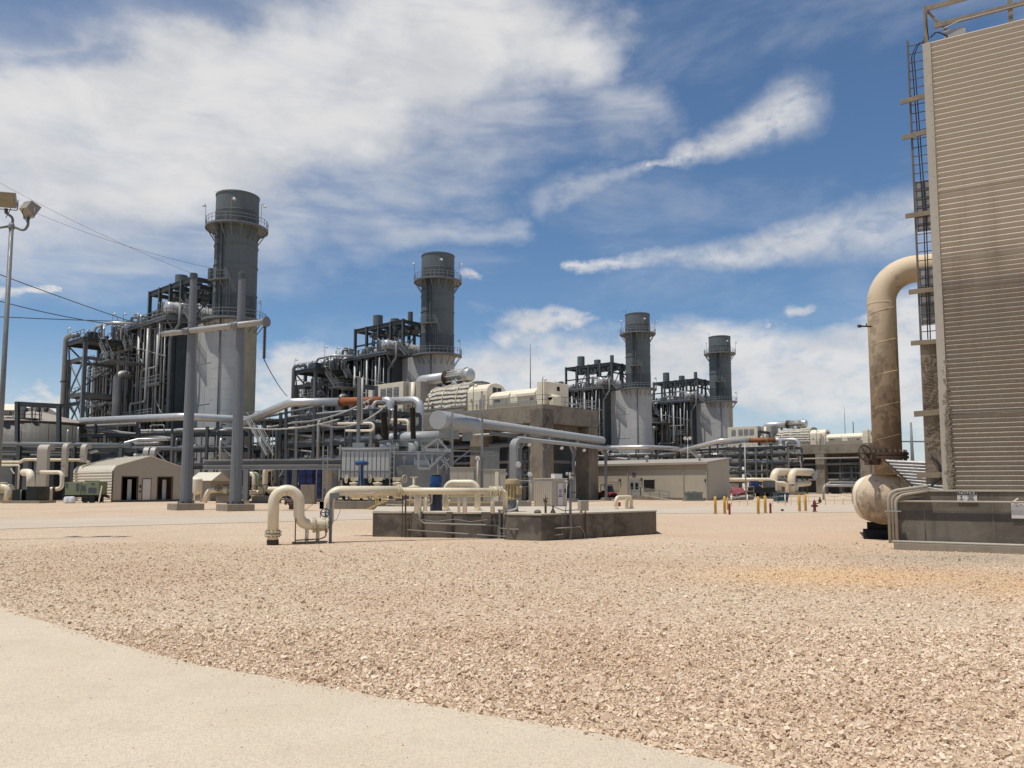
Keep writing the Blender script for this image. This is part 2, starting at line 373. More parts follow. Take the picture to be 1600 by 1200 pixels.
class MB:
    def __init__(s): s.v = []; s.f = []; s.sm = []
    def _add(s, vs, fs, smooth=False):
        o = len(s.v); s.v += [tuple(p) for p in vs]; s.f += [tuple(i + o for i in f) for f in fs]
        s.sm += ([smooth] * len(fs)) if isinstance(smooth, bool) else smooth; return s
    def obox(s, o, ex, ey, ez):
        o, ex, ey, ez = map(Vector, (o, ex, ey, ez))
        if ex.cross(ey).dot(ez) < 0: o = o + ex; ex = -ex
        v = [o, o + ex, o + ex + ey, o + ey]; v += [p + ez for p in v]
        return s._add(v, [(3, 2, 1, 0), (4, 5, 6, 7), (0, 1, 5, 4), (1, 2, 6, 5), (2, 3, 7, 6), (3, 0, 4, 7)])
    def box(s, c, d, rz=0.0):
        ca, sa = math.cos(rz), math.sin(rz); ex = Vector((ca, sa, 0)) * d[0]; ey = Vector((-sa, ca, 0)) * d[1]; ez = Vector((0, 0, d[2]))
        return s.obox(Vector(c) - ex / 2 - ey / 2 - ez / 2, ex, ey, ez)
    def b2(s, x0, x1, y0, y1, z0, z1): return s.obox((x0, y0, z0), (x1 - x0, 0, 0), (0, y1 - y0, 0), (0, 0, z1 - z0))
    def bar(s, a, b, w, h=None):
        a, b = Vector(a), Vector(b); h = h or w; x, y, z = basis(b - a)
        return s.obox(a - x * w / 2 - y * h / 2, x * w, y * h, b - a)
    def hbeam(s, a, b, w, h=None, tk=None):
        # rolled H section: web and two flanges
        a, b = Vector(a), Vector(b); h = h or w; tk = tk or w * .14; x, y, z = basis(b - a)
        if abs(z.z) > .9: x, y = Vector((1, 0, 0)), Vector((0, 1, 0))
        for q in (-1, 1): s.obox(a - x * w / 2 + y * (q * h / 2 - tk / 2), x * w, y * tk, b - a)
        return s.obox(a - x * tk / 2 - y * (h / 2 - tk / 2), x * tk, y * (h - tk), b - a)
    def tube(s, pts, r, n=8, bend=0.0, cap=True, seg=6, r1=None):
        pts = fillet(pts, bend, seg); m = len(pts); x = None; rings = []
        for i, p in enumerate(pts):
            d = (pts[min(i + 1, m - 1)] - pts[max(i - 1, 0)])
            if d.length < 1e-9: d = Vector((0, 0, 1))
            d.normalize()
            if x is None: x, y, _ = basis(d)
            else:
                x = (x - d * x.dot(d)); x = x.normalized() if x.length > 1e-6 else basis(d)[0]; y = d.cross(x)
            rr = r if r1 is None else r + (r1 - r) * i / max(1, m - 1)
            rings.append([p + (x * math.cos(2 * math.pi * k / n) + y * math.sin(2 * math.pi * k / n)) * rr for k in range(n)])
        vs = [q for g in rings for q in g]; fs = []; sm = []
        for i in range(m - 1):
            for k in range(n):
                fs.append((i * n + k, i * n + (k + 1) % n, (i + 1) * n + (k + 1) % n, (i + 1) * n + k)); sm.append(True)
        if cap:
            fs.append(tuple(range(n - 1, -1, -1))); fs.append(tuple((m - 1) * n + k for k in range(n))); sm += [False, False]
        return s._add(vs, fs, sm)
    def cyl(s, a, b, r, n=16, r1=None): return s.tube([a, b], r, n, r1=r1)
    def lathe(s, o, ax, prof, n=24, smooth=True, cap=True, a0=0.0, a1=None):
        # prof: list of (radius, distance along the axis)
        o = Vector(o); x, y, z = basis(ax); full = a1 is None; kk = n if full else n + 1
        rng = [(a0 + (2 * math.pi if full else a1 - a0) * k / n) for k in range(kk)]
        vs = []; fs = []; sm = []; rid = []; prof = list(prof)
        def ring(r, h): vs.extend([o + z * h + (x * math.cos(t) + y * math.sin(t)) * max(r, 1e-4) for t in rng]); return len(vs) // kk - 1
        dirs = [Vector((b[0] - a[0], b[1] - a[1])) for a, b in zip(prof, prof[1:])]
        first = last = ring(*prof[0])
        for i in range(len(prof) - 1):
            if i > 0 and dirs[i].length > 1e-9 and dirs[i - 1].length > 1e-9 and dirs[i].angle(dirs[i - 1]) > .6: last = ring(*prof[i])   # sharp edge
            nx = ring(*prof[i + 1])
            for k in range(n):
                k2 = (k + 1) % kk; fs.append((last * kk + k, last * kk + k2, nx * kk + k2, nx * kk + k)); sm.append(smooth)
            last = nx
        if cap and full:
            fs.append(tuple(first * kk + k for k in range(kk - 1, -1, -1))); fs.append(tuple(last * kk + k for k in range(kk))); sm += [False, False]
        return s._add(vs, fs, sm)
    def prism(s, poly, vec):
        poly = [Vector(p) for p in poly]; vec = Vector(vec); n = len(poly)
        nrm = Vector((0, 0, 0))
        for i in range(n): nrm += poly[i].cross(poly[(i + 1) % n])
        if nrm.dot(vec) < 0: poly = poly[::-1]
        vs = poly + [p + vec for p in poly]
        fs = [tuple(range(n - 1, -1, -1)), tuple(range(n, 2 * n))] + [(i, (i + 1) % n, n + (i + 1) % n, n + i) for i in range(n)]
        return s._add(vs, fs)
    def torus(s, c, ax, R_, r, n=20, m=6):
        c = Vector(c); x, y, z = basis(ax); vs = []; fs = []
        for i in range(n):
            t = 2 * math.pi * i / n; d = x * math.cos(t) + y * math.sin(t)
            for k in range(m):
                q = 2 * math.pi * k / m; vs.append(c + d * (R_ + r * math.cos(q)) + z * r * math.sin(q))
        for i in range(n):
            for k in range(m):
                fs.append((i * m + k, ((i + 1) % n) * m + k, ((i + 1) % n) * m + (k + 1) % m, i * m + (k + 1) % m))
        return s._add(vs, fs, True)
    def wheel(s, c, ax, R_, r=.02, sp=5):
        s.torus(c, ax, R_, r, 20, 6); x, y, z = basis(ax)
        for k in range(sp):
            t = 2 * math.pi * k / sp; s.tube([c, Vector(c) + (x * math.cos(t) + y * math.sin(t)) * R_], r * .8, 5)
        return s.cyl(Vector(c) - z * r * 2, Vector(c) + z * r * 2, R_ * .16, 8)
    def rail(s, pts, h=1.07, r=.022, gap=1.8, mids=(.55,), toe=0.0):
        # handrail: posts and rails along a path of points
        pts = [Vector(p) for p in pts]; up = Vector((0, 0, 1))
        for a, b in zip(pts, pts[1:]):
            L = (b - a).length; k = max(1, round(L / gap))
            for i in range(k + 1): s.bar(a + (b - a) * i / k, a + (b - a) * i / k + up * h, r * 2)
            for q in tuple(mids) + (1.0,): s.bar(a + up * h * q, b + up * h * q, r * 2)
            if toe: s.bar(a + up * toe / 2, b + up * toe / 2, .012, toe)
        return s
    def build(s, name, m, parent=None, loc=None, rotz=0.0, world=True, bevel=0.0):
        V = np.array(s.v, dtype=np.float64).reshape(-1, 3)
        if parent is not None:
            if world: V = to_local(parent, V)
            loc = (0, 0, 0); rz = 0.0
        else:
            if loc is None:
                lo, hi = V.min(0), V.max(0); loc = ((lo[0] + hi[0]) / 2, (lo[1] + hi[1]) / 2, lo[2])
            V = V - np.array(loc); rz = 0.0
        me = bpy.data.meshes.new(name); me.from_pydata(V.tolist(), [], s.f); me.polygons.foreach_set('use_smooth', s.sm)
        me.materials.append(m); me.update()
        o = bpy.data.objects.new(name, me); COL.objects.link(o); o.location = loc
        if parent is not None: o.parent = parent
        if bevel > 0:
            bm = o.modifiers.new('bevel', 'BEVEL'); bm.width = bevel; bm.segments = 2; bm.limit_method = 'ANGLE'; bm.angle_limit = R(40)
        return o
def to_local(o, V):
    while o.parent is not None: o = o.parent
    ca, sa = math.cos(-o.rotation_euler.z), math.sin(-o.rotation_euler.z); W = V - np.array(o.location)
    return np.stack([W[:, 0] * ca - W[:, 1] * sa, W[:, 0] * sa + W[:, 1] * ca, W[:, 2]], 1)
def tag(o, label=None, cat=None, group=None, kind=None):
    if label: o['label'] = label
    if cat: o['category'] = cat
    if group: o['group'] = group
    if kind: o['kind'] = kind
    return o
def thing(name, label, cat, loc, rotz=0.0, group=None):
    o = bpy.data.objects.new(name, None); COL.objects.link(o); o.empty_display_size = .3
    o.location = loc; o.rotation_euler = (0, 0, rotz); return tag(o, label, cat, group)
def copy_thing(o, loc=None, rotz=None, label=None, group=None, parent=None):
    c = o.copy(); COL.objects.link(c)
    if loc is not None: c.location = loc
    if rotz is not None: c.rotation_euler = (0, 0, rotz)
    if label: c['label'] = label
    if group: c['group'] = group
    if parent is not None: c.parent = parent
    for ch in list(o.children): copy_thing(ch, parent=c)
    return c
# plant grid: x axis towards the near right, y axis along the row of units to the far right
GA = math.atan2(-.67, .74); GXV = Vector((math.cos(GA), math.sin(GA), 0)); GYV = Vector((-math.sin(GA), math.cos(GA), 0))
# ================================================================== SETTING: ground, pavement, road, loose stones
edge_px = [(-420, 880), (-180, 915), (0, 955), (150, 1000), (300, 1043), (450, 1070), (600, 1095), (750, 1122), (900, 1148), (1000, 1170), (1060, 1185), (1130, 1200), (1300, 1242), (1600, 1330)]
edge_w = [G(*e) for e in edge_px]
EX = np.array([e.x for e in edge_w]); EY = np.array([e.y for e in edge_w])
def edge_y(x): return np.interp(x, EX, EY)
def make_ground():
    mb = MB(); xs = [-6000, -300, -60, 60, 300, 6000]; ys = [-400, -20, 0, 40, 160, 600, 9000]
    for i in range(5):
        for j in range(6):
            mb._add([(xs[i], ys[j], 0), (xs[i + 1], ys[j], 0), (xs[i + 1], ys[j + 1], 0), (xs[i], ys[j + 1], 0)], [(0, 1, 2, 3)])
    tag(mb.build('ground', GRAVEL, loc=(0, 0, 0)), 'pinkish crushed limestone gravel spread over the whole plant yard', 'ground', kind='structure')
    # foreground pavement slab with a worn edge
    pts = []; x = EX[0]
    while x < EX[-1]:
        pts.append((x, float(edge_y(x)) + random.uniform(-.022, .022) + .018 * math.sin(x * 2.1), .03)); x += .07
    poly = [Vector(p) for p in pts] + [Vector((pts[-1][0], -8, .03)), Vector((pts[0][0], -8, .03))]
    mb = MB(); mb._add(poly, [tuple(range(len(poly) - 1, -1, -1))])
    for a, b in zip(pts, pts[1:]):
        mb._add([(a[0], a[1], .03), (b[0], b[1], .03), (b[0], b[1] + .05, -.01), (a[0], a[1] + .05, -.01)], [(3, 2, 1, 0)])
    tag(mb.build('pavement', PAVE, loc=(0, 0, 0)), 'pale dusty concrete pavement in the bottom left foreground', 'pavement', kind='structure')
    # road crossing behind the pipes
    far = [(-700, 824), (0, 812), (300, 805), (560, 799), (800, 795), (1100, 791), (1500, 787), (2300, 783)]
    near = [(2300, 796), (1500, 799.5), (1100, 802), (1000, 803), (560, 812), (300, 819), (0, 827), (-700, 842)]
    def sub(l):
        r = []
        for a, b in zip(l, l[1:]):
            for k in range(8): f = k / 8; r.append((a[0] + (b[0] - a[0]) * f, a[1] + (b[1] - a[1]) * f))
        return r + [l[-1]]
    F, N = sub(far), sub(near)[::-1]; mb = MB()
    for i in range(len(F) - 1):
        q = [G(*F[i]), G(*F[i + 1]), G(*N[i + 1]), G(*N[i])]
        mb._add([(p.x, p.y + random.uniform(-.0, .0), .012) for p in q], [(3, 2, 1, 0)])
    tag(mb.build('road', ROAD, loc=(0, 0, 0)), 'pale dusty service road crossing the yard behind the cream pipes', 'road', kind='structure')
make_ground()

def make_stones():
    # angular chips: jittered cubes scattered over the gravel close to the viewer
    def scatter(n, y0, y1, dens_edge=None):
        u = RNG.random(n); y = np.sqrt(y0 ** 2 + u * (y1 ** 2 - y0 ** 2)); x = (RNG.random(n) * 2 - 1) * (.70 * y + .3); return x, y
    x1, y1 = scatter(160000, 4.0, 9.5); x2, y2 = scatter(130000, 9.5, 24.0)
    k2 = RNG.random(len(y2)) < np.clip((24.5 - y2) / 11, 0, 1); x2, y2 = x2[k2], y2[k2]
    x = np.concatenate([x1, x2]); y = np.concatenate([y1, y2])
    d = y - edge_y(x)
    keep = (d > .0) | ((d > -.35) & (RNG.random(len(d)) < np.exp(d / .07) * .5)) | (RNG.random(len(d)) < .004)
    # thin, dusty margin along the slab
    keep &= ~((d > 0) & (d < .25) & (RNG.random(len(d)) < .45))
    x, y, d = x[keep], y[keep], d[keep]; n = len(x)
    s = np.exp(RNG.normal(math.log(.0072), .46, n)) * np.where(d < -.02, .42, 1.0); s = np.clip(s, .003, .024)
    base = np.array([(-1, -1, -1), (1, -1, -1), (1, 1, -1), (-1, 1, -1), (-1, -1, 1), (1, -1, 1), (1, 1, 1), (-1, 1, 1)], float)
    base = base[None] * (1 + RNG.normal(0, .22, (n, 8, 3))); base[:, 4:, :2] *= (.55 + .4 * RNG.random((n, 1, 1)))
    base *= np.stack([RNG.uniform(.8, 1.5, n), RNG.uniform(.7, 1.1, n), RNG.uniform(.35, .75, n)], 1)[:, None]
    # random rotation
    q = RNG.normal(size=(n, 4)); q[:, 1:3] *= .45; q /= np.linalg.norm(q, axis=1, keepdims=True); w, a, b, c = q.T
    M = np.stack([1 - 2 * (b * b + c * c), 2 * (a * b - c * w), 2 * (a * c + b * w), 2 * (a * b + c * w), 1 - 2 * (a * a + c * c), 2 * (b * c - a * w), 2 * (a * c - b * w), 2 * (b * c + a * w), 1 - 2 * (a * a + b * b)], 1).reshape(n, 3, 3)
    V = np.einsum('nij,nkj->nki', M, base) * s[:, None, None]
    zz = np.where(d < -.02, .03 + s * .4, s * RNG.uniform(.1, .9, n))
    V += np.stack([x, y, zz], 1)[:, None]
    F = np.array([(3, 2, 1, 0), (4, 5, 6, 7), (0, 1, 5, 4), (1, 2, 6, 5), (2, 3, 7, 6), (3, 0, 4, 7)])
    faces = (F[None] + (np.arange(n) * 8)[:, None, None]).reshape(-1)
    me = bpy.data.meshes.new('gravel'); nf = n * 6
    me.vertices.add(n * 8); me.vertices.foreach_set('co', V.reshape(-1)); me.loops.add(nf * 4); me.loops.foreach_set('vertex_index', faces.astype(np.int32))
    me.polygons.add(nf); me.polygons.foreach_set('loop_start', np.arange(0, nf * 4, 4, dtype=np.int32))
    me.polygons.foreach_set('loop_total', np.full(nf, 4, dtype=np.int32)); me.polygons.foreach_set('use_smooth', np.zeros(nf, dtype=bool)); me.update(calc_edges=True); me.validate()
    me.materials.append(STONE); o = bpy.data.objects.new('gravel', me); COL.objects.link(o)
    tag(o, 'loose pale limestone chips lying beside the foreground pavement', 'gravel', kind='stuff')
make_stones()

# ================================================================== COOLING TOWER at the right
TB = G(1405, 858); TR = Vector((.86, -.51, 0)).normalized(); TN = Vector((.51, .86, 0)).normalized(); UP = Vector((0, 0, 1))
def T(a, n, z): return Vector((TB.x, TB.y, 0)) + TR * a + TN * n + UP * z      # along the wall, into the tower, height
TLEN = 9.0
def make_tower():
    root = thing('cooling_tower', 'tall cooling tower clad in ribbed beige sheet, stained brown low down', 'cooling tower', T(4, 3, 0))
    # basin
    mb = MB(); mb.prism([T(0, 0, .14), T(TLEN, 0, .14), T(TLEN, 9, .14), T(0, 9, .14)], UP * (1.52 - .14)); basin = mb.build('basin', BASIN, root, bevel=.02)
    mb = MB(); mb.prism([T(-.10, -.30, -.05), T(TLEN + .1, -.30, -.05), T(TLEN + .1, 9.1, -.05), T(-.10, 9.1, -.05)], UP * (.05 + .17)); mb.build('footing', CONCB, basin)
    mb = MB(); mb.prism([T(-.02, -.03, 1.52), T(TLEN, -.03, 1.52), T(TLEN, .3, 1.52), T(-.02, .3, 1.52)], UP * .05); mb.build('coping', CONCT, basin)
    for a in (.62, 2.15, 4.1):                                                # shallow joints
        MB().obox(T(a, -.008, .2), TR * .03, TN * .01, UP * 1.28).build('joint', CONCD, basin)
    # the corner x where the cladding starts
    a0 = 1.17; n0 = .32
    ztop = 13.74
    zc = 7.72                                                                  # where one sheet width ends and the narrower ribs begin
    mb = MB(); prof = []
    z = 1.57
    while z < ztop - .02:
        s = .123 if z < zc else .148; d = .030 if z < zc else .034
        for q, o in ((0, 0), (.08, .003), (.66, d * .95), (.74, d * 1.1), (.80, d * 1.05)): prof.append((z + q * s, o))
        z += s
    zt = z; prof.append((zt, .0))
    segs = 24; n = len(prof); vs = []
    for i in range(segs + 1):
        a = a0 + .10 + (TLEN - a0 - .12) * i / segs
        for (zz, o) in prof: vs.append(T(a, n0 - o + .004 * math.sin(a * 3.1 + zz * 1.7) + .003 * math.sin(a * 7.3 - zz * 5), zz))
    fs = []
    for i in range(segs):
        for k in range(n - 1): fs.append((i * n + k, (i + 1) * n + k, (i + 1) * n + k + 1, i * n + k + 1))
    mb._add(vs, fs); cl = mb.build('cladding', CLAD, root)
    for zz in (9.55, 7.72, 6.93, 3.55): MB().obox(T(a0 + .1, n0 - .052, zz), TR * (TLEN - a0 - .1), TN * .02, UP * .035).build('lap_strip', CLAD, cl)
    MB().prism([T(a0 + .15, n0 + .04, 1.5), T(TLEN, n0 + .04, 1.5), T(TLEN, 8.6, 1.5), T(a0 + .15, 8.6, 1.5)], UP * (zt - 1.5)).build('frame', CLAD, root)
    mb = MB().obox(T(a0 - .10, n0 - .07, 1.57), TR * .2, TN * .2, UP * (zt - 1.60)); cp = mb.build('corner_post', BEIGE, root, bevel=.01)
    mb = MB()
    for k in range(30): mb.cyl(T(a0 + .05, n0 - .075, 2.2 + k * .37), T(a0 + .05, n0 - .07, 2.2 + k * .37), .012, 8)
    mb.build('rivets', GALV, cp)
    mb = MB()                                                                  # mineral crust at the foot of the post
    for k in range(420):
        zz = 1.62 + abs(random.gauss(0, 1.0)) * 1.1
        if zz > 6: continue
        w = random.uniform(.02, .07); mb.box(T(a0 + .085 + random.gauss(0, .03), n0 - .075 - random.uniform(0, .012), zz), (w, .02, w * random.uniform(.5, 1.4)), random.uniform(0, 6))
    tag(mb.build('crust', CONCB, cp), kind='stuff')
    # handrail of planks on the roof
    mb = MB(); ph = zt
    posts = [(a0 - .0, .42), (3.15, .42), (5.4, .42)]
    for a, nn in posts: mb.obox(T(a - .05, nn, ph - .3), TR * .1, TN * .06, UP * 1.45)
    mb.obox(T(a0 + .06, .40, ph + .98), TR * 7, TN * .05, UP * .12); mb.obox(T(a0 + .2, .40, ph + .42), TR * 7, TN * .05, UP * .13)
    mb.bar(T(a0 + .05, .5, ph + 1.0), T(a0 + .62, .5, ph + .1), .08, .05)
    mb.build('roof_railing', WOOD, root)
    mb = MB().tube([T(a0 + .2, .36, ph + .28), T(a0 + .5, .36, ph + .33), T(a0 + .8, .36, ph + .42), T(8, .36, ph + .42)], .014, 6, .2); mb.build('railing_conduit', GALV, root)
    MB().obox(T(a0 + .42, .40, ph), TR * .52, TN * .3, UP * .26).build('roof_junction_box', GALV, root)
    mb = MB().tube([T(a0 + .1, .45, ph + .2), T(a0 + .25, .3, ph + .25), T(a0 + .45, .35, ph + .12), T(a0 + .55, .45, ph + .05)], .018, 6, .1)
    mb.tube([T(a0, .37, ph + 1.1), T(a0 + .02, .35, ph + .5), T(a0 + .06, .36, ph + .1)], .012, 6); mb.build('roof_cable', CABLE, root)
    # vertical cable tray on timber brackets beside the corner
    ta, tw = .70, .42; tn = .45
    def TT(a, nn, z): return T(a, nn, z)
    tray = MB()
    for a in (ta, ta + tw): tray.obox(TT(a - .025, tn, 1.7), TR * .05, TN * .10, UP * (zt + .28 - 1.7))
    z = 1.9
    while z < zt + .2:
        tray.tube([TT(ta, tn + .03, z), TT(ta + tw, tn + .03, z)], .013, 6); z += .245
    tr = tray.build('cable_tray', TRAYM, root)
    for (z0, z1) in ((1.72, 5.5), (6.0, 7.6), (8.6, 10.0)): MB().obox(TT(ta + .03, tn + .085, z0), TR * (tw - .06), TN * .012, UP * (z1 - z0)).build('tray_back_plate', ALUD, tr)
    MB().obox(TT(ta - .02, tn - .015, 1.72), TR * (tw + .02), TN * .012, UP * (5.55 - 1.72)).build('muddy_tray_cover', MUD, tr)
    mb = MB()
    for k in range(260):
        zz = random.choice((3.1, 4.3, 4.75, 3.9)) + random.gauss(0, .3); mb.box(TT(ta + random.uniform(.02, tw - .04), tn - .022, zz), (random.uniform(.02, .09), .02, random.uniform(.01, .04)), random.uniform(-.4, .4) + math.atan2(TR.y, TR.x))
    tag(mb.build('mud_clods', MUD, tr), kind='stuff')
    mb = MB()
    for k in range(2):
        o = k * .06; mb.tube([TT(ta + .17 + o, tn + .02, 5.6), TT(ta + .20 + o, tn + .03, 9), TT(ta + .10 + o, tn + .03, zt - .8), TT(ta + .08 + o, tn + .02, zt - .2), TT(ta + .22 + o, tn + .02, zt + .12), TT(a0 - .05, tn, zt + .15 - o)], .014, 6, .3)
    mb.tube([TT(ta + .15, tn - .05, 2.5), TT(ta + .32, tn - .06, 2.2), TT(ta + .34, tn - .06, 1.9), TT(ta + .1, tn - .1, 1.66)], .03, 6, .2)
    mb.build('cable', CABLE, tr)
    for zz in (12.33, 11.30, 9.06, 6.95, 5.52, 3.62, 1.95):
        w = .10 if zz > 5 else .12
        MB().bar(TT(ta - .24, tn - .05, zz - .02 + random.uniform(-.02, .02)), TT(a0 + .04, tn - .06, zz + random.uniform(-.02, .02)), .06, w * 1.25).build('timber_bracket', WOOD, tr)
    mb = MB()
    for k in range(3): mb.tube([TT(ta + tw, tn, zt + .22 - k * .12), TT(a0, tn, zt + .28 - k * .12)], .022, 6)
    mb.build('conduit', GALV, tr)
    # conduits along and around the basin
    for (pts, r) in (([T(.02, -.10, 1.26), T(TLEN, -.10, 1.26)], .026), ([T(-.12, -.14, .20), T(3.0, -.14, .20), T(TLEN, -.14, .22)], .04)):
        MB().tube(pts, r, 8).build('conduit', DUSTY, root)
    mb = MB().bar(T(2.6, -.1, 1.26), T(2.72, -.06, 1.36), .03); mb.build('conduit_clip', CREAMW, root)
    for k in range(3):
        o = k * .085
        MB().tube([T(-.20 + o, -.10 - .01 * k, .16), T(-.20 + o, -.12, 1.52 - o * .7), T(.75, -.10, 1.66 - o * .7)], .042 if k != 1 else .034, 8, .28).build('riser_conduit', DUSTY, root)
    MB().bar(T(-.30, -.17, 1.0), T(.10, -.17, 1.0), .05, .03).build('conduit_clamp', GALV, root)
    return root
make_tower()

def text_mesh(s, size, name='lettering'):
    cu = bpy.data.curves.new(name, 'FONT'); cu.body = s; cu.size = size; cu.extrude = .001; cu.align_x = 'CENTER'; cu.align_y = 'CENTER'
    o = bpy.data.objects.new(name, cu); COL.objects.link(o); bpy.context.view_layer.update()
    me = bpy.data.meshes.new_from_object(o.evaluated_get(bpy.context.evaluated_depsgraph_get())); bpy.data.objects.remove(o)
    v = [tuple(p.co) for p in me.vertices]; f = [tuple(p.vertices) for p in me.polygons]; bpy.data.meshes.remove(me); return v, f
def put_text(mb, s, size, c, ex, ez):
    v, f = text_mesh(s, size); ex = Vector(ex).normalized(); ez = Vector(ez).normalized(); nn = ex.cross(ez); c = Vector(c)
    mb._add([c + ex * p[0] + ez * p[1] + nn * p[2] for p in v], f); return mb
def make_signs():
    # NOTICE sign fixed to the basin
    r = thing('notice_sign', 'small weathered sign headed NOTICE fixed to the basin under the ribbed cladding', 'sign', T(1.62, -.03, 1.26))
    MB().obox(T(1.40, -.035, 1.27), TR * .44, TN * .012, UP * .26).build('sign_board', SIGNW, r)
    MB().obox(T(1.405, -.040, 1.43), TR * .43, TN * .004, UP * .095).build('header_band', SIGNB, r)
    put_text(MB(), 'NOTICE', .10, T(1.62, -.046, 1.477), TR, UP).build('header_lettering', SIGNW, r)
    mb = MB()
    for k, w in enumerate((.15, .10, .13, .16)): mb.obox(T(1.70 - w / 2, -.040, 1.40 - k * .033), TR * w, TN * .003, UP * .012)
    mb.cyl(T(1.49, -.042, 1.39), T(1.49, -.038, 1.39), .02, 10); mb.bar(T(1.46, -.039, 1.335), T(1.52, -.039, 1.345), .02, .003); mb.bar(T(1.43, -.039, 1.315), T(1.54, -.039, 1.32), .018, .003)
    mb.build('small_print', SIGNB, r)
    r = thing('information_plate', 'blank whitish square plate fixed low on the basin at the frame edge', 'sign', T(2.66, -.05, .95))
    MB().obox(T(2.56, -.045, .86), TR * .33, TN * .02, UP * .21).build('plate_lower', SIGNW, r)
    MB().obox(T(2.56, -.060, 1.07), TR * .33, TN * .035, UP * .20).build('plate_upper', WHITE, r)
    mb = MB(); mb.obox(T(2.66, -.064, 1.155), TR * .06, TN * .003, UP * .012)
    for k in range(5): t = .5 + k * .3; mb.obox(T(2.75 + .04 * math.cos(t), -.064, 1.15 + .05 * math.sin(t)), TR * .014, TN * .003, UP * .012)
    mb.build('printed_mark', SIGNB, r)
make_signs()

def make_riser():
    Yr = 25.0
    b = GX(1392, Yr)
    def X(px): return GX(px, Yr).x
    z = lambda py: P(1392, py, Yr).z
    r = thing('riser_pipe', 'fat mud streaked cream riser pipe bending over into the cooling tower', 'pipe', (b.x, Yr, 0))
    top = z(425)
    path = [(b.x, Yr, z(742)), (b.x, Yr, top), (b.x + 2.6, Yr - 1.0, top)]
    MB().tube(path, .425, 28, 1.02, seg=12).build('pipe', RISERM, r)
    mb = MB()
    for k in range(6):                                                          # spiral weld seams
        za = z(690) + k * 1.0
        if za > top - .9: break
        mb.tube([(b.x + .424 * math.cos(t), Yr + .424 * math.sin(t), za + .30 * (t + math.pi) / math.pi) for t in [math.pi * (-1 + q / 12) for q in range(13)]], .012, 5)
    mb.lathe((b.x, Yr, top - 1.06), UP, [(.42, 0), (.432, .01), (.432, .03), (.42, .04)], 28); mb.build('weld_seam', RISERM, r)
    zf = z(712)
    f = MB().lathe((b.x, Yr, zf - .10), UP, [(.44, 0), (.60, 0), (.60, .085), (.44, .085)], 28, False); f.lathe((b.x, Yr, zf + .01), UP, [(.44, 0), (.60, 0), (.60, .085), (.44, .085)], 28, False)
    fl = f.build('flange', RUST, r)
    mb = MB()
    for k in range(20):
        t = 2 * math.pi * k / 20; mb.cyl((b.x + .53 * math.cos(t), Yr + .53 * math.sin(t), zf - .17), (b.x + .53 * math.cos(t), Yr + .53 * math.sin(t), zf + .17), .028, 6)
    mb.build('bolts', RUST, fl)
    mb = MB(); zn = z(511); mb.tube([(b.x - .40, Yr - .1, zn), (b.x - .80, Yr - .15, zn)], .028, 8); mb.cyl((b.x - .74, Yr - .15, zn), (b.x - .84, Yr - .15, zn), .05, 8); mb.cyl((b.x - .55, Yr - .12, zn), (b.x - .55, Yr - .12, zn + .10), .018, 6)
    mb.build('drain_cock', RUST, r)
    # butterfly valve gearbox with handwheel
    hw = P(1352, 708, Yr - .5)
    g = MB(); g.box((b.x - .55, Yr - .15, zf - .12), (.34, .34, .34)); g.cyl((b.x - .45, Yr - .1, zf - .1), (b.x - .2, Yr, zf - .1), .1, 10); g.tube([(b.x - .6, Yr - .15, zf - .08), hw], .03, 8)
    gb = g.build('gearbox', RUST, r)
    MB().wheel(hw, (.35, -.9, .2), .25, .024, 6).build('handwheel', RUST, gb)
    # header with domed end, and its smaller bypass pipe
    c = P(1382, 778.5, Yr); R0 = .82
    ax = Vector((-.36, -.93, 0)).normalized()
    h = thing('header_tank', 'big round dirty cream header end sitting on a dark support beside the basin', 'tank', (c.x, c.y, 0))
    prof = [(R0, -4.0), (R0, -.15)] + [(R0 * math.cos(t), -.15 + R0 * .62 * math.sin(t)) for t in [R(90) * k / 12 for k in range(13)]]
    MB().lathe(c, ax, prof, 40).build('shell', HEADM, h)
    mb = MB(); s = ax.cross(UP)
    sb = Vector((c.x, c.y, 0)) - ax * .45
    mb.obox(sb - s * .62 - ax * .3 , s * 1.24, ax * .6, UP * .30); mb.obox(sb - s * .5 - ax * .2 + UP * .30, s * 1.0, ax * .4, UP * .22); mb.build('support', DARK, h)
    q = c + ax * .1
    bp = thing('bypass_pipe', 'thin white bypass pipe arching down behind the round header end', 'pipe', (c.x - .95, c.y + .5, 0))
    pa = P(1340, 800, Yr + .9)
    MB().tube([(pa.x + .9, pa.y + .3, .55), (pa.x + .06, pa.y, .8), (pa.x, pa.y, P(0, 752, pa.y).z), (pa.x + .9, pa.y + .2, P(0, 752, pa.y).z + .02)], .155, 16, .40).build('pipe', CREAMW, bp)
    # slanted louvre sheet under the tray on the tower's end
    l = thing('splash_louvre', 'slanting silver corrugated splash sheet behind the round header and cable tray', 'louvre', T(.2, .9, 0))
    Yl = 23.6
    A, B, D, E = P(1378, 718, Yl), P(1474, 722, Yl - .9), P(1474, 768, Yl - .9), P(1424, 762, Yl - .5)
    mb = MB(); m = 9
    for k in range(m):
        f0, f1 = k / m, (k + 1) / m
        for (q0, q1, o0, o1) in ((0, .5, 0, .05), (.5, 1, .05, 0)):
            g0 = f0 + (f1 - f0) * q0; g1 = f0 + (f1 - f0) * q1
            L0, L1 = A.lerp(E, g0), A.lerp(E, g1); R0_, R1_ = B.lerp(D, g0), B.lerp(D, g1); nn = Vector((-.4, -.9, .1))
            mb._add([L0 + nn * o0, R0_ + nn * o0, R1_ + nn * o1, L1 + nn * o1], [(3, 2, 1, 0)])
    mb.build('sheet', ALU, l)
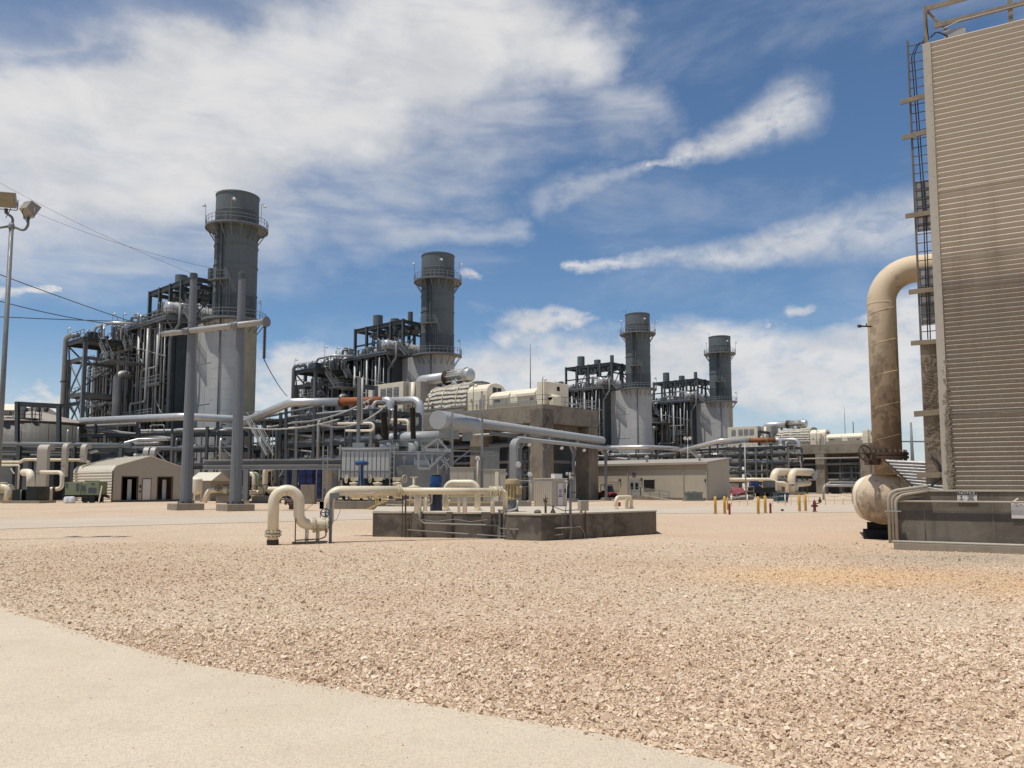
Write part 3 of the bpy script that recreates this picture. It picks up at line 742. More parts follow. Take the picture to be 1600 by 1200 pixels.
    MB().bar(A + Vector((-.05, -.1, .05)), E + Vector((.1, -.15, -.1)), .06, .05).build('edge_strip', RUST, l)
make_riser()
# ================================================================== CHIMNEYS AND HEAT-RECOVERY BOILERS (built in the plant grid's own axes)
U_POS = [(-39.8, 113.0), (-13.5, 143.0), (30.7, 193.0), (58.4, 222.5)]
def pol(r, deg, z): return Vector((r * math.cos(R(deg)), r * math.sin(R(deg)), z))
def LB(mb, name, m, root, **k): return mb.build(name, m, root, world=False, **k)
def gallery(root, z, r0, r1, a0, a1, name='gallery', h=1.1):
    mb = MB(); n = max(8, int((a1 - a0) / 10))
    A = [a0 + (a1 - a0) * k / n for k in range(n + 1)]
    for a, b in zip(A, A[1:]):
        q = [pol(r0, a, z), pol(r1, a, z), pol(r1, b, z), pol(r0, b, z)]
        mb.prism(q, (0, 0, .16))
        mb.prism([pol(r1 - .05, a, z - .12), pol(r1, a, z - .12), pol(r1, b, z - .12), pol(r1 - .05, b, z - .12)], (0, 0, .12))
    g = LB(mb, name, STEEL, root)
    mb = MB().rail([pol(r1 - .05, a, z + .16) for a in A], h, .026, 1.2)
    LB(mb, 'railing', STEELL, g)
    mb = MB()
    for a in A[::2]: mb.bar(pol(r1 - .15, a, z - .02), pol(r0 + .02, a, z - 1.9), .11)
    LB(mb, 'brackets', STEEL, g); return g
def lamp_on_pole(root, p, h=2.4, d=(0, -.5)):
    p = Vector(p); mb = MB().tube([p, p + UP * h, p + UP * (h + .12) + Vector((d[0] * .7, d[1] * .7, 0)), p + UP * (h - .05) + Vector((d[0], d[1], 0))], .04, 6, .15)
    l = LB(mb, 'lamp_pole', STEELL, root)
    LB(MB().lathe(p + UP * (h - .3) + Vector((d[0], d[1], 0)), UP, [(.26, 0), (.2, .16), (.07, .3)], 12), 'lamp', WHITE, l)
def make_stack():
    r = thing('chimney', '', 'chimney', (*U_POS[0], 0), GA); H = 43.5; R0 = 2.98
    LB(MB().lathe((0, 0, 0), UP, [(R0, 25.2), (R0, H), (R0 - .12, H), (R0 - .14, 30)], 56, cap=False), 'shell', STACKM, r)
    for z in (28.8, 32.9, 35.8): LB(MB().lathe((0, 0, z), UP, [(R0, 0), (R0 + .09, .02), (R0 + .09, .16), (R0, .18)], 56, cap=False), 'stiffening_ring', STACKM, r)
    LB(MB().lathe((0, 0, H - .22), UP, [(R0, 0), (R0 + .07, .02), (R0 + .07, .24), (R0 - .1, .24)], 56, cap=False), 'top_rim', STACKM, r)
    LB(MB().lathe((0, 0, 39.0), UP, [(R0, 0), (R0 + .05, .02), (R0 + .05, 1.9), (R0, 1.95)], 56, cap=False), 'dark_band', STEELD, r)
    LB(MB().lathe((0, 0, 25.1), UP, [(R0, 0), (R0 + .05, .02), (R0 + .05, 3.4), (R0, 3.45)], 56, cap=False), 'lower_dark_band', STEELD, r)
    gallery(r, 38.6, R0, 4.35, 0, 360)
    gallery(r, 25.0, R0, 4.45, -150, 62, 'lower_gallery')
    # ladder with its cable ducts
    for (aa, z0, z1) in ((-73, 25.2, 39.5),):
        mb = MB()
        for q in (-6, -1): mb.bar(pol(R0 + .28, aa + q, z0), pol(R0 + .28, aa + q, z1), .10)
        z = z0
        while z < z1: mb.tube([pol(R0 + .28, aa - 6, z), pol(R0 + .28, aa - 1, z)], .02, 5); z += .6
        mb.obox(pol(R0 + .05, aa + 3, z0), pol(.26, aa + 3, 0), pol(.30, aa + 93, 0), (0, 0, z1 - z0 - .3))
        lad = LB(mb, 'ladder', STEELD, r)
        mb = MB(); z = z0 + 2.4
        while z < z1 - .3:
            if not 30 < z < 32.4: mb.tube([pol(R0 + .28, aa - 6, z)] + [pol(R0 + .28 + .55 * math.sin(math.pi * k / 6), aa - 6 + 5 * (k / 6), z) for k in range(1, 6)] + [pol(R0 + .28, aa - 1, z)], .03, 5)
            z += 1.0
        LB(mb, 'ladder_cage', STEELD, lad)
    g = MB()
    for a in range(-92, -44, 8): g.prism([pol(R0, a, 30.4), pol(R0 + 1.1, a, 30.4), pol(R0 + 1.1, a + 8, 30.4), pol(R0, a + 8, 30.4)], (0, 0, .14))
    g.rail([pol(R0 + 1.05, a, 30.54) for a in range(-92, -36, 8)], 1.1, .028, 1.0); g.bar(pol(R0 + 1, -60, 30.4), pol(R0, -60, 29.3), .1); g.bar(pol(R0 + 1, -85, 30.4), pol(R0, -85, 29.3), .1)
    for q in (-48, -42): g.bar(pol(R0 + .3, q, 26.4), pol(R0 + .3, q, 31.4), .09)
    for k in range(8): g.tube([pol(R0 + .3, -48, 26.5 + k * .6), pol(R0 + .3, -42, 26.5 + k * .6)], .02, 5)
    LB(g, 'rest_platform', STEEL, r)
    for (a, z) in ((-120, 38.8), (-40, 38.8), (20, 38.8)): lamp_on_pole(r, pol(4.3, a, z), 3.0, tuple(pol(.5, a + 60, 0).xy))
    lamp_on_pole(r, pol(4.4, 25, 25.2), 2.6, (-.4, 0))
    # lagged base and the breeching wall towards the boiler
    b = MB(); n = 40; prof = []
    z = 1.6
    while z < 24.9: prof += [(R0 + .14, z), (R0 + .14, min(24.95, z + 1.42)), (R0 + .115, min(24.96, z + 1.44)), (R0 + .115, min(24.97, z + 1.49))]; z += 1.5
    b.lathe((0, 0, 0), UP, prof, 48, cap=False)
    LB(b, 'lagged_base', LAGGING, r)
    b = MB(); b.b2(-6.0, -.2, -R0 - .10, R0 + .1, 1.6, 24.9)
    br = LB(b, 'breeching_wall', LAGGING, r)
    m2 = MB()
    for x in (-5.9, -3.9, -2.0): m2.b2(x, x + .08, -R0 - .14, -R0 - .10, 1.7, 24.8)
    for z in (7.4, 13.2, 19.0): m2.b2(-6.0, -.3, -R0 - .145, -R0 - .10, z, z + .07)
    LB(m2, 'cover_strip', LAGGING, br)
    LB(MB().lathe((0, 0, 0), UP, [(R0 + .17, 2), (R0 + .17, 24.6)], 14, cap=False, a0=R(72), a1=R(150)), 'stained_strip', LAGTAN, r)
    mb = MB().tube([pol(R0 + .3, -62, 24.9), pol(R0 + .3, -62, 2)], .09, 6); LB(mb, 'downpipe', STEELD, r)
    mb = MB().b2(-3.6, 3.6, -3.6, 3.6, 0, 1.6); LB(mb, 'plinth', CONC, r)
    LB(MB().tube([pol(R0 - .1, -160, H), pol(R0 - .1, -160, H + 1.6)], .035, 5).tube([pol(R0 - .1, -160, H + 1.3), pol(R0 + .9, -150, H + 1.1)], .02, 5), 'lightning_rod', STEELD, r)
    return r
def make_boiler():
    r = thing('boiler_unit', '', 'boiler', (*U_POS[0], 0), GA); rnd = random.Random(5)
    LB(MB().b2(-30, -6.02, -5.5, 5.5, 3.2, 25.2), 'casing', CASING, r); LB(MB().b2(-34.5, -30.01, -5.3, 5.3, 3.0, 22.6), 'burner_casing', CASING, r)
    LB(MB().prism([(-34.4, -5.0, 3.4), (-34.4, -5.0, 21.0), (-42, -3.0, 15), (-42, -3.0, 6)], (0, 8, 0)), 'inlet_duct', CASING, r)
    for k in range(-1, 9):
        x = -29.8 + k * 2.95; LB(MB().hbeam((x, -6.0, 0), (x, -6.0, 26.0), .5, .5), 'column', STEELD, r)
    for z in (6.5, 10.0, 14.0, 18.0, 22.0):
        LB(MB().hbeam((-34, -5.72, z), (-6.1, -5.72, z), .36, .42), 'buckstay', STEELD, r)
    mb = MB()
    for k in range(7): x = -28.4 + k * 2.95; mb.b2(x, x + .7, -5.62, -5.48, rnd.choice((4, 8, 11)), rnd.choice((18, 21, 24)))
    for k in range(5): x = -27 + k * 4.4; z = rnd.choice((7.5, 11.5, 15.3)); mb.b2(x, x + 1.4, -5.66, -5.48, z, z + 1.9)
    LB(mb, 'access_panels', STEEL, r)
    LB(MB().bar((-29.8, -6.2, 22), (-20.9, -6.2, 10), .22).bar((-18, -6.2, 22), (-9.2, -6.2, 10), .22).bar((-20.9, -6.2, 22), (-15, -6.2, 14), .18), 'bracing', STEELD, r)
    # roof deck
    DZ = 25.55
    mb = MB().b2(-24.5, -5.2, -7.5, 6.5, DZ, DZ + .12)
    for y in (-7.45, -4, 0, 4, 6.4): mb.hbeam((-24.5, y, DZ - .22), (-5.2, y, DZ - .22), .3, .42)
    for x in (-24.4, -20, -15, -10, -5.3): mb.hbeam((x, -7.5, DZ - .24), (x, 6.5, DZ - .24), .3, .42)
    for k in range(7): x = -24 + k * 3.1; mb.bar((x, -7.3, DZ - .4), (x, -5.8, DZ - 2.6), .16)
    dk = LB(mb, 'roof_deck', STEEL, r)
    LB(MB().rail([(-24.4, 6.3, DZ + .1), (-24.4, -7.4, DZ + .1), (-5.3, -7.4, DZ + .1), (-5.3, 6.3, DZ + .1)], 1.1, .035, 1.6, (.5,), .15), 'railing', STEEL, dk)
    # penthouse frame
    X0, X1, Y0, Y1, ZT = -19.3, -5.0, -3.8, 5.0, 31.6
    mb = MB(); xs = [X0 + (X1 - X0) * k / 4 for k in range(5)]
    for y in (Y0, .6, Y1):
        for x in xs: mb.hbeam((x, y, DZ), (x, y, ZT + .45), .42, .42)
        mb.hbeam((X0, y, ZT), (X1, y, ZT), .45, .6)
    for x in xs: mb.hbeam((x, Y0, ZT - .02), (x, Y1, ZT - .02), .4, .55)
    for x in xs[:-1]: mb.hbeam((x, Y0 + .1, ZT - 3.0), (x + 3.5, Y0 + .1, ZT - 3.0), .25, .25); 
    for x in xs[1::2]: mb.bar((x, Y0 + .2, DZ + .2), (x + 3.5, Y0 + .2, ZT - .2), .16); mb.bar((x, Y1 - .2, ZT - .2), (x + 3.5, Y1 - .2, DZ), .16)
    mb.bar((X1, Y0, DZ), (X1, .6, ZT), .16); mb.bar((X1, .6, ZT), (X1, Y1, DZ), .16)
    mb.hbeam((X1, Y0, ZT - 2.2), (X1, Y1, ZT - 2.2), .25, .3)
    fr = LB(mb, 'penthouse_frame', STEELD, r)
    mb = MB()
    for k in range(9):
        x = X0 + .8 + k * 1.55; mb.b2(x, x + rnd.uniform(.7, 1.2), rnd.uniform(-2.5, 0), rnd.uniform(1, 4.5), ZT - .9, ZT - .35)
    LB(mb, 'grating_panels', STEELD, fr)
    for (x, y, rr, z1) in ((-17.6, .3, .95, 35.1), (-12.4, .3, .85, 33.7), (-7.9, .3, .48, 34.4), (-21.9, -2.5, .5, 28.4)):
        LB(MB().lathe((x, y, ZT - 1.2 if z1 > 30 else DZ), UP, [(rr, 0), (rr, z1 - (ZT - 1.2 if z1 > 30 else DZ) - .02), (rr - .08, z1 - (ZT - 1.2 if z1 > 30 else DZ)), (rr - .1, 1.6)], 20, cap=False), 'steam_silencer', STACKM, r)
    for (x, z, rr, y0) in ((-6.6, 27.05, .92, -7.1), (-12.6, 26.7, .62, -4.6), (-17.5, 26.7, .55, -4.4)):
        prof = [(rr * math.sin(R(90) * k / 6), .35 - .35 * math.cos(R(90) * k / 6)) for k in range(7)]
        L = 12.6 if y0 < -6 else 9.6
        LB(MB().lathe((x, y0, z), (0, 1, 0), prof + [(rr, L - .35)] + [(q, L - h) for q, h in prof[::-1]], 24), 'steam_drum', ALU if rr > .6 else ALUD, r)
    bd = MB()
    for k in range(5): bd.lathe((-6.6, -6.3 + k * 2.4, 27.05), (0, 1, 0), [(.925, 0), (.95, .01), (.95, .08), (.925, .09)], 24, cap=False)
    LB(bd, 'drum_bands', ALUD, r)
    # roof pipework
    for k in range(40):
        x = rnd.uniform(-23.5, -6); y = rnd.uniform(-6.5, 3); h = rnd.uniform(.9, 3.4); rr = rnd.choice((.07, .09, .13, .2))
        pts = [(x, y, DZ), (x, y, DZ + h), (x + rnd.uniform(-2.2, 2.2), y, DZ + h)]
        if rnd.random() < .6: pts.append((pts[-1][0], y + rnd.uniform(.5, 2.5), DZ + h)); 
        if rnd.random() < .5: pts.append((pts[-1][0], pts[-1][1], DZ + rnd.uniform(.2, 1)))
        LB(MB().tube(pts, rr, 8, rr * 2, seg=3), 'roof_pipe', rnd.choice((ALU, ALUD, STEEL, GALV)), r)
    for k in range(10):
        x = rnd.uniform(-23, -7); y = rnd.uniform(-7, -3); LB(MB().box((x, y, DZ + .8), (.22, .22, 1.2)).lathe((x, y, DZ + 1.3), UP, [(.1, 0), (.24, .05), (.24, .25), (.08, .35)], 10), 'roof_valve', rnd.choice((STEELL, ALUD, STEEL)), r)
    # vertical pipes in front of the casing
    vp = [(-33.6, .3, 4, 21.5, STEEL), (-32.6, .12, 3, 22, GALV), (-31.4, .22, 6, 22.4, ALUD), (-30.5, .1, 3, 22, STEELL), (-29.2, .16, 3, 23, STEEL), (-27.9, .14, 4, 23, ALUD), (-26.6, .2, 8, 25, ALUD), (-25.2, .1, 2, 24, GALV), (-23.9, .16, 5, 22, STEELL), (-21.6, .36, 9, 25.4, ALUD), (-20.4, .12, 3, 24, STEELL), (-18.9, .18, 2, 21, ALUD), (-14.9, .28, 3, 25, ALUD), (-13.6, .12, 10, 24, GALV), (-12.3, .14, 9, 25, STEELL), (-11.3, .24, 12, 25.2, ALUD), (-9.9, .12, 10, 24.6, STEELL), (-8.8, .2, 8, 25.2, ALUD), (-7.6, .12, 10, 25, STEELL), (-6.7, .1, 10, 25, GALV)]
    for (x, rr, z0, z1, m) in vp:
        y = -6.75 - rr; pts = [(x, y, z0), (x, y, z1)]
        if rnd.random() < .5: pts.append((x, y + 1.1, z1))
        LB(MB().tube(pts, rr, 10, rr * 2, seg=4), 'riser', m, r)
    for pts, rr, m in (([(-15.6, -7.6, 2), (-15.6, -7.6, 13.8), (-10.6, -7.6, 13.8), (-10.6, -7.6, 24.5)], .2, ALUD),
                       ([(-12.8, -7.4, 10), (-12.8, -7.4, 18.6), (-7.6, -7.4, 18.6), (-7.2, -7.4, 24.8)], .13, STEELL),
                       ([(-14.2, -7.1, 22.9), (-14.2, -7.1, 25.0), (-12.9, -7.1, 25.0), (-12.9, -7.1, 22)], .1, GALV),
                       ([(-20.2, -7.4, 21.3), (-18.2, -7.4, 21.3), (-18.2, -7.4, 6)], .16, ALUD),
                       ([(-5.6, -6.6, 6), (-5.6, -6.6, 22.6), (-4.4, -5.9, 24.6), (-4.4, -5.9, 27.5)], .2, STEEL)):
        LB(MB().tube(pts, rr, 10, rr * 2.2, seg=5), 'jogged_pipe', m, r)
    LB(MB().tube([(-16.6, -9.2, 2), (-16.6, -9.2, 18.2), (-16.6, -6.0, 18.2)], .62, 20, .9, seg=8), 'large_elbow_pipe', ALUD, r)
    # thin service lines, mid-height walkways and small platforms that crowd the face
    for k in range(26):
        x = rnd.uniform(-34, -6.5); z0 = rnd.uniform(2, 12); z1 = rnd.uniform(z0 + 4, 25); y = rnd.uniform(-7.6, -6.2)
        pts = [(x, y, z0), (x, y, z1)]
        if rnd.random() < .6: pts += [(x + rnd.uniform(-3.5, 3.5), y, z1), (pts[-1][0], y + .3, z1)][:1]
        if rnd.random() < .5: pts = [(x + rnd.uniform(-2.5, 2.5), y, z0)] + pts
        LB(MB().tube(pts, rnd.choice((.05, .06, .08, .1)), 7, .2, seg=3), 'service_line', rnd.choice((STEEL, STEELL, GALV, ALUD)), r)
    for (x0, x1, z) in ((-33.5, -24, 19.4), (-33.5, -19, 14.6), (-30, -17.5, 9.6), (-13, -6.4, 16.2), (-24, -16, 22.3)):
        pf = LB(MB().b2(x0, x1, -7.6, -6.1, z, z + .1).hbeam((x0, -7.55, z - .18), (x1, -7.55, z - .18), .2, .28), 'walkway', STEEL, r)
        LB(MB().rail([(x0, -6.2, z + .1), (x0, -7.55, z + .1), (x1, -7.55, z + .1), (x1, -6.2, z + .1)], 1.05, .03, 1.4, (.5,)), 'railing', STEELL, pf)
    for k in range(16):
        x = rnd.uniform(-33, -14); z = rnd.uniform(5, 24); s_ = rnd.uniform(.25, .7)
        LB(MB().box((x, -6.9, z), (s_, .5, s_ * rnd.uniform(.7, 1.6))).lathe((x + s_, -6.9, z), (1, 0, 0), [(s_ * .3, 0), (s_ * .5, .1), (s_ * .5, .5), (s_ * .2, .6)], 10), 'face_equipment', rnd.choice((STEEL, STEELD, ALUD, STEELL)), r)
    # cable tray and stray diagonal stays
    LB(MB().bar((-24, -7.0, 24.2), (-6, -7.0, 20.0), .14).bar((-18.5, -6.9, 25), (-7.0, -6.9, 12), .12), 'diagonal_stay', STEELL, r)
    # low balcony in front
    mb = MB().b2(-17, -6.2, -8.6, -6.3, 11.2, 11.36).hbeam((-17, -8.55, 11.0), (-6.2, -8.55, 11.0), .25, .3)
    for x in (-16.5, -12, -7): mb.bar((x, -8.5, 11.0), (x, -6.3, 9), .14)
    bl = LB(mb, 'balcony', STEEL, r); LB(MB().rail([(-17, -6.4, 11.36), (-17, -8.5, 11.36), (-6.3, -8.5, 11.36)], 1.1, .035, 1.3, (.33, .66)), 'railing', STEELL, bl)
    # stair tower on the inlet side
    mb = MB(); a, b, c, d = -24.6, -18.5, -13.2, -6.8; TZ = 23.3
    for (x, y) in ((a, c), (b, c), (a, d), (b, d)): mb.hbeam((x, y, 0), (x, y, TZ - (2.6 if x == a else 0)), .46, .46)
    for z in (7.5, 9.9, 15.1, 20.4):
        for p, q in (((a, c), (b, c)), ((a, c), (a, d)), ((b, c), (b, d)), ((a, d), (b, d))): mb.hbeam((*p, z), (*q, z), .3, .42)
    for z0, z1 in ((9.9, 15.1), (15.1, 20.4)):
        mb.bar((a, c, z0), (b, c, z1), .2); mb.bar((a, d, z1), (a, c, z0), .2); mb.bar((b, c, z1), (b, d, z0), .2); mb.bar((b, c, z0), (a, c, z1), .16)
    tw = LB(mb, 'stair_tower', STEEL, r)
    mb = MB().b2(a - .6, b + .5, c - .5, d + 1.2, TZ, TZ + .12)
    for y in (c - .4, d): mb.hbeam((a - .6, y, TZ - .28), (b + .4, y, TZ - .28), .35, .5)
    for x in (a - .5, b): mb.hbeam((x, c - .4, TZ - .28), (x, d + 1.2, TZ - .28), .35, .5)
    mb.bar((a - .5, c, TZ - .4), (a, c, TZ - 3), .18); mb.bar((a, c - .4, TZ - .4), (a, c + 2.6, TZ - 3.2), .2)
    LB(mb, 'tower_deck', STEELD, tw)
    LB(MB().rail([(b + .4, c - .4, TZ + .1), (a - .5, c - .4, TZ + .1), (a - .5, d + 1, TZ + .1)], 1.1, .035, 1.5), 'railing', STEEL, tw)
    def stair(x0, y0, z0, x1, y1, z1, w=.9):
        m3 = MB(); A, B = Vector((x0, y0, z0)), Vector((x1, y1, z1)); s = Vector((y0 - y1, x1 - x0, 0)).normalized() * w
        for o in (Vector((0, 0, 0)), s):
            m3.bar(A + o, B + o, .06, .26); m3.bar(A + o + UP * 1.0, B + o + UP * 1.0, .06); m3.bar(A + o + UP * .5, B + o + UP * .5, .05)
            for k in range(4): q = A.lerp(B, k / 3) + o; m3.bar(q, q + UP, .05)
        n = int(abs(z1 - z0) / .3)
        for k in range(n): q = A.lerp(B, (k + .5) / n); m3.obox(q, s, Vector((x1 - x0, y1 - y0, 0)).normalized() * .2, (0, 0, .03))
        return m3
    LB(stair(-18.3, -11.5, 22.9, -14.8, -11.5, 19.6), 'stair', STEEL, r); LB(stair(-23.5, -12.5, 15.1, -19.5, -12.5, 10), 'stair', STEEL, r)
    LB(stair(-5.3, -5.6, 27.6, -2.2, -5.6, 24.9), 'stair', STEEL, r); LB(stair(-18.3, -9.0, 26.0, -14.6, -9.0, 21.5), 'stair', STEEL, r)
    LB(MB().b2(-15.5, -11.8, -12.4, -6.3, 19.4, 19.55).rail([(-15.5, -12.3, 19.55), (-11.9, -12.3, 19.55), (-11.9, -7, 19.55)], 1.1, .035, 1.3), 'landing', STEEL, r)
    LB(MB().b2(-18.4, -17, -12.6, -7, 9.9, 10.02).rail([(-18.4, -12.5, 10.0), (-17, -12.5, 10.0)], 1.1, .03, 1.2).b2(-24, -18.6, -13, -7, 15.05, 15.2).rail([(-24, -12.9, 15.2), (-18.7, -12.9, 15.2)], 1.1, .03, 1.2), 'tower_landing', STEEL, r)
    for pts, rr, m in (([(-24.9, -13.75, 7.5), (-24.9, -13.75, 24.3), (-22.6, -12.8, 24.3)], .34, ALUD), ([(-21.5, -11.0, TZ), (-21.5, -11.0, 25.6), (-17.5, -10.0, 25.9), (-15.0, -7, 25.9)], .22, ALU)):
        LB(MB().tube(pts, rr, 14, .85, seg=8), 'steam_pipe', m, r)
    LB(MB().lathe((-24.9, -13.75, 17.2), UP, [(.34, 0), (.5, .03), (.5, .22), (.34, .25)], 14).bar((-24.9, -13.75, 17.3), (-24.4, -13.2, 17.3), .12), 'pipe_flange', STEELD, r)
    LB(MB().lathe((-24.0, -13.0, 23.9), UP, [(.02, 0), (.3, .1), (.35, .5), (.1, .9)], 10).box((-22, -11, TZ + .8), (2.2, 1.5, 1.4)).box((-20, -12, TZ + .5), (1.1, 1.1, .9)), 'valve_group', STEELD, r)
    for k in range(18):
        x = rnd.uniform(-24.5, -15); y = rnd.uniform(-12.6, -6.5); LB(MB().tube([(x, y, TZ), (x, y, TZ + rnd.uniform(.8, 2.4)), (x + rnd.uniform(-1, 1.5), y + .3, TZ + rnd.uniform(1, 2.2))], rnd.choice((.07, .12, .18)), 8, .2), 'tower_pipe', rnd.choice((ALU, ALUD, STEEL)), r)
    for (x, y, z, h) in ((-24.3, -7.3, DZ, 3.2), (-20.3, -7.3, DZ, 2.6), (-24.9, -13.5, TZ, 2.3)): lamp_on_pole(r, (x, y, z), h, (.6, 0))
    LB(MB().b2(-30, -6.1, -5.3, 5.3, .0, 3.15), 'base_shade_block', DARK, r)  # near-black block paints the shade below the casing
    return r
S_LAB = ['tallest looking grey chimney, nearest one, behind the two gantry poles', 'grey chimney second from the left, beyond the white turbine casing', 'grey chimney third from the left, above the low tan building', 'smallest looking grey chimney, rightmost, with a rusty yellow strip on its base']
B_LAB = ['dark boiler structure largest in view, left of the nearest chimney', 'dark boiler structure left of the second chimney, behind the orange steam pipe', 'dark boiler structure left of the third chimney, partly behind the concrete turbine deck', 'farthest dark boiler structure, between the third and fourth chimneys']
st0 = make_stack(); bo0 = make_boiler()
for i, (x, y) in enumerate(U_POS):
    s = st0 if i == 0 else copy_thing(st0, (x, y, 0))
    if i in (1, 2):
        for ch in list(s.children):
            if ch.name.startswith('stained_strip'): bpy.data.objects.remove(ch)
    b = bo0 if i == 0 else copy_thing(bo0, (x, y, 0))
    tag(s, S_LAB[i], 'chimney', 'chimneys of the power plant'); tag(b, B_LAB[i], 'boiler', 'boiler structures beside the chimneys')

# ================================================================== TURBINES ON CONCRETE DECKS
TGO = Vector((3.46, 90.0, 0)); TGD = 108.0
def make_pedestal():
    r = thing('turbine_deck', '', 'concrete deck', TGO, GA)
    DT = 10.95
    LB(MB().b2(-34, 0, 0, 10.6, DT - 2.1, DT), 'deck_slab', CONC, r, bevel=.05)
    LB(MB().b2(-1.9, .03, -.03, 1.9, DT - 2.6, DT - .5), 'stained_corner', CONCD, r)
    for x in (-1.0, -10.6, -20.4, -31):
        for y in (1.0, 9.6): LB(MB().b2(x - 1, x + .98, y - .98, y + .98, 0, DT - 2.12), 'column', CONC, r, bevel=.04)
    LB(MB().b2(-33, -1.2, 3.2, 9.0, DT - 3.5, DT - 2.12), 'crossbeam', CONCD, r)
    LB(MB().rail([(-33.8, .12, DT), (-.12, .12, DT), (-.12, 10.4, DT), (-8, 10.4, DT)], 1.1, .03, 1.9, (.5,)), 'railing', STEELL, r)
    LB(MB().b2(-30, -3.5, 3.8, 9.8, .2, DT - 3.0), 'underdeck_dark_box', STEELD, r)  # added dark box, paints the shaded machine space under the deck
    for pts, rr, m in (([(-33, -.5, 7.8), (-2.0, -.5, 7.8)], .16, GALV), ([(-30, 1.5, 6.6), (-3, 1.5, 6.6)], .3, STEEL), ([(-28, 2.4, 3.2), (-4, 2.4, 3.2)], .25, ALU), ([(-28, 2.0, 4.6), (-2.5, 2.0, 4.6), (-2.5, 8, 4.6)], .2, ALUD), ([(-7, 2.2, 0), (-7, 2.2, 8)], .3, STEEL), ([(-14.5, 2.2, 0), (-14.5, 2.2, 8)], .25, STEELD), ([(-4.6, 2.2, 0), (-4.6, 2.2, 6), (-4.6, 8, 6)], .22, STEEL)):
        LB(MB().tube(pts, rr, 10, .5), 'pipe', m, r)
    # scaffold-like service stair under the deck
    mb = MB()
    for x in (-6.2, -3.4):
        for y in (1.5, 3.2): mb.bar((x, y, 0), (x, y, 7), .1)
    for z in (1.6, 3.0, 4.4, 5.8): mb.b2(-6.2, -3.4, 1.5, 3.2, z, z + .06); mb.rail([(-6.2, 1.5, z), (-3.4, 1.5, z)], 1.0, .025, 1.4)
    LB(mb, 'service_stair', STEEL, r)
    for (x, y, z, h) in ((-.15, .15, DT, 3.0), (-11.2, .15, DT, 3.2), (-19.5, .15, DT, 2.4)): lamp_on_pole(r, (x, y, z), h, (.3, .1))
    LB(MB().tube([(-7.0, 6, DT), (-7.0, 6, DT + 8.5)], .09, 6, r1=.04), 'lightning_mast', STEEL, r)
    return r
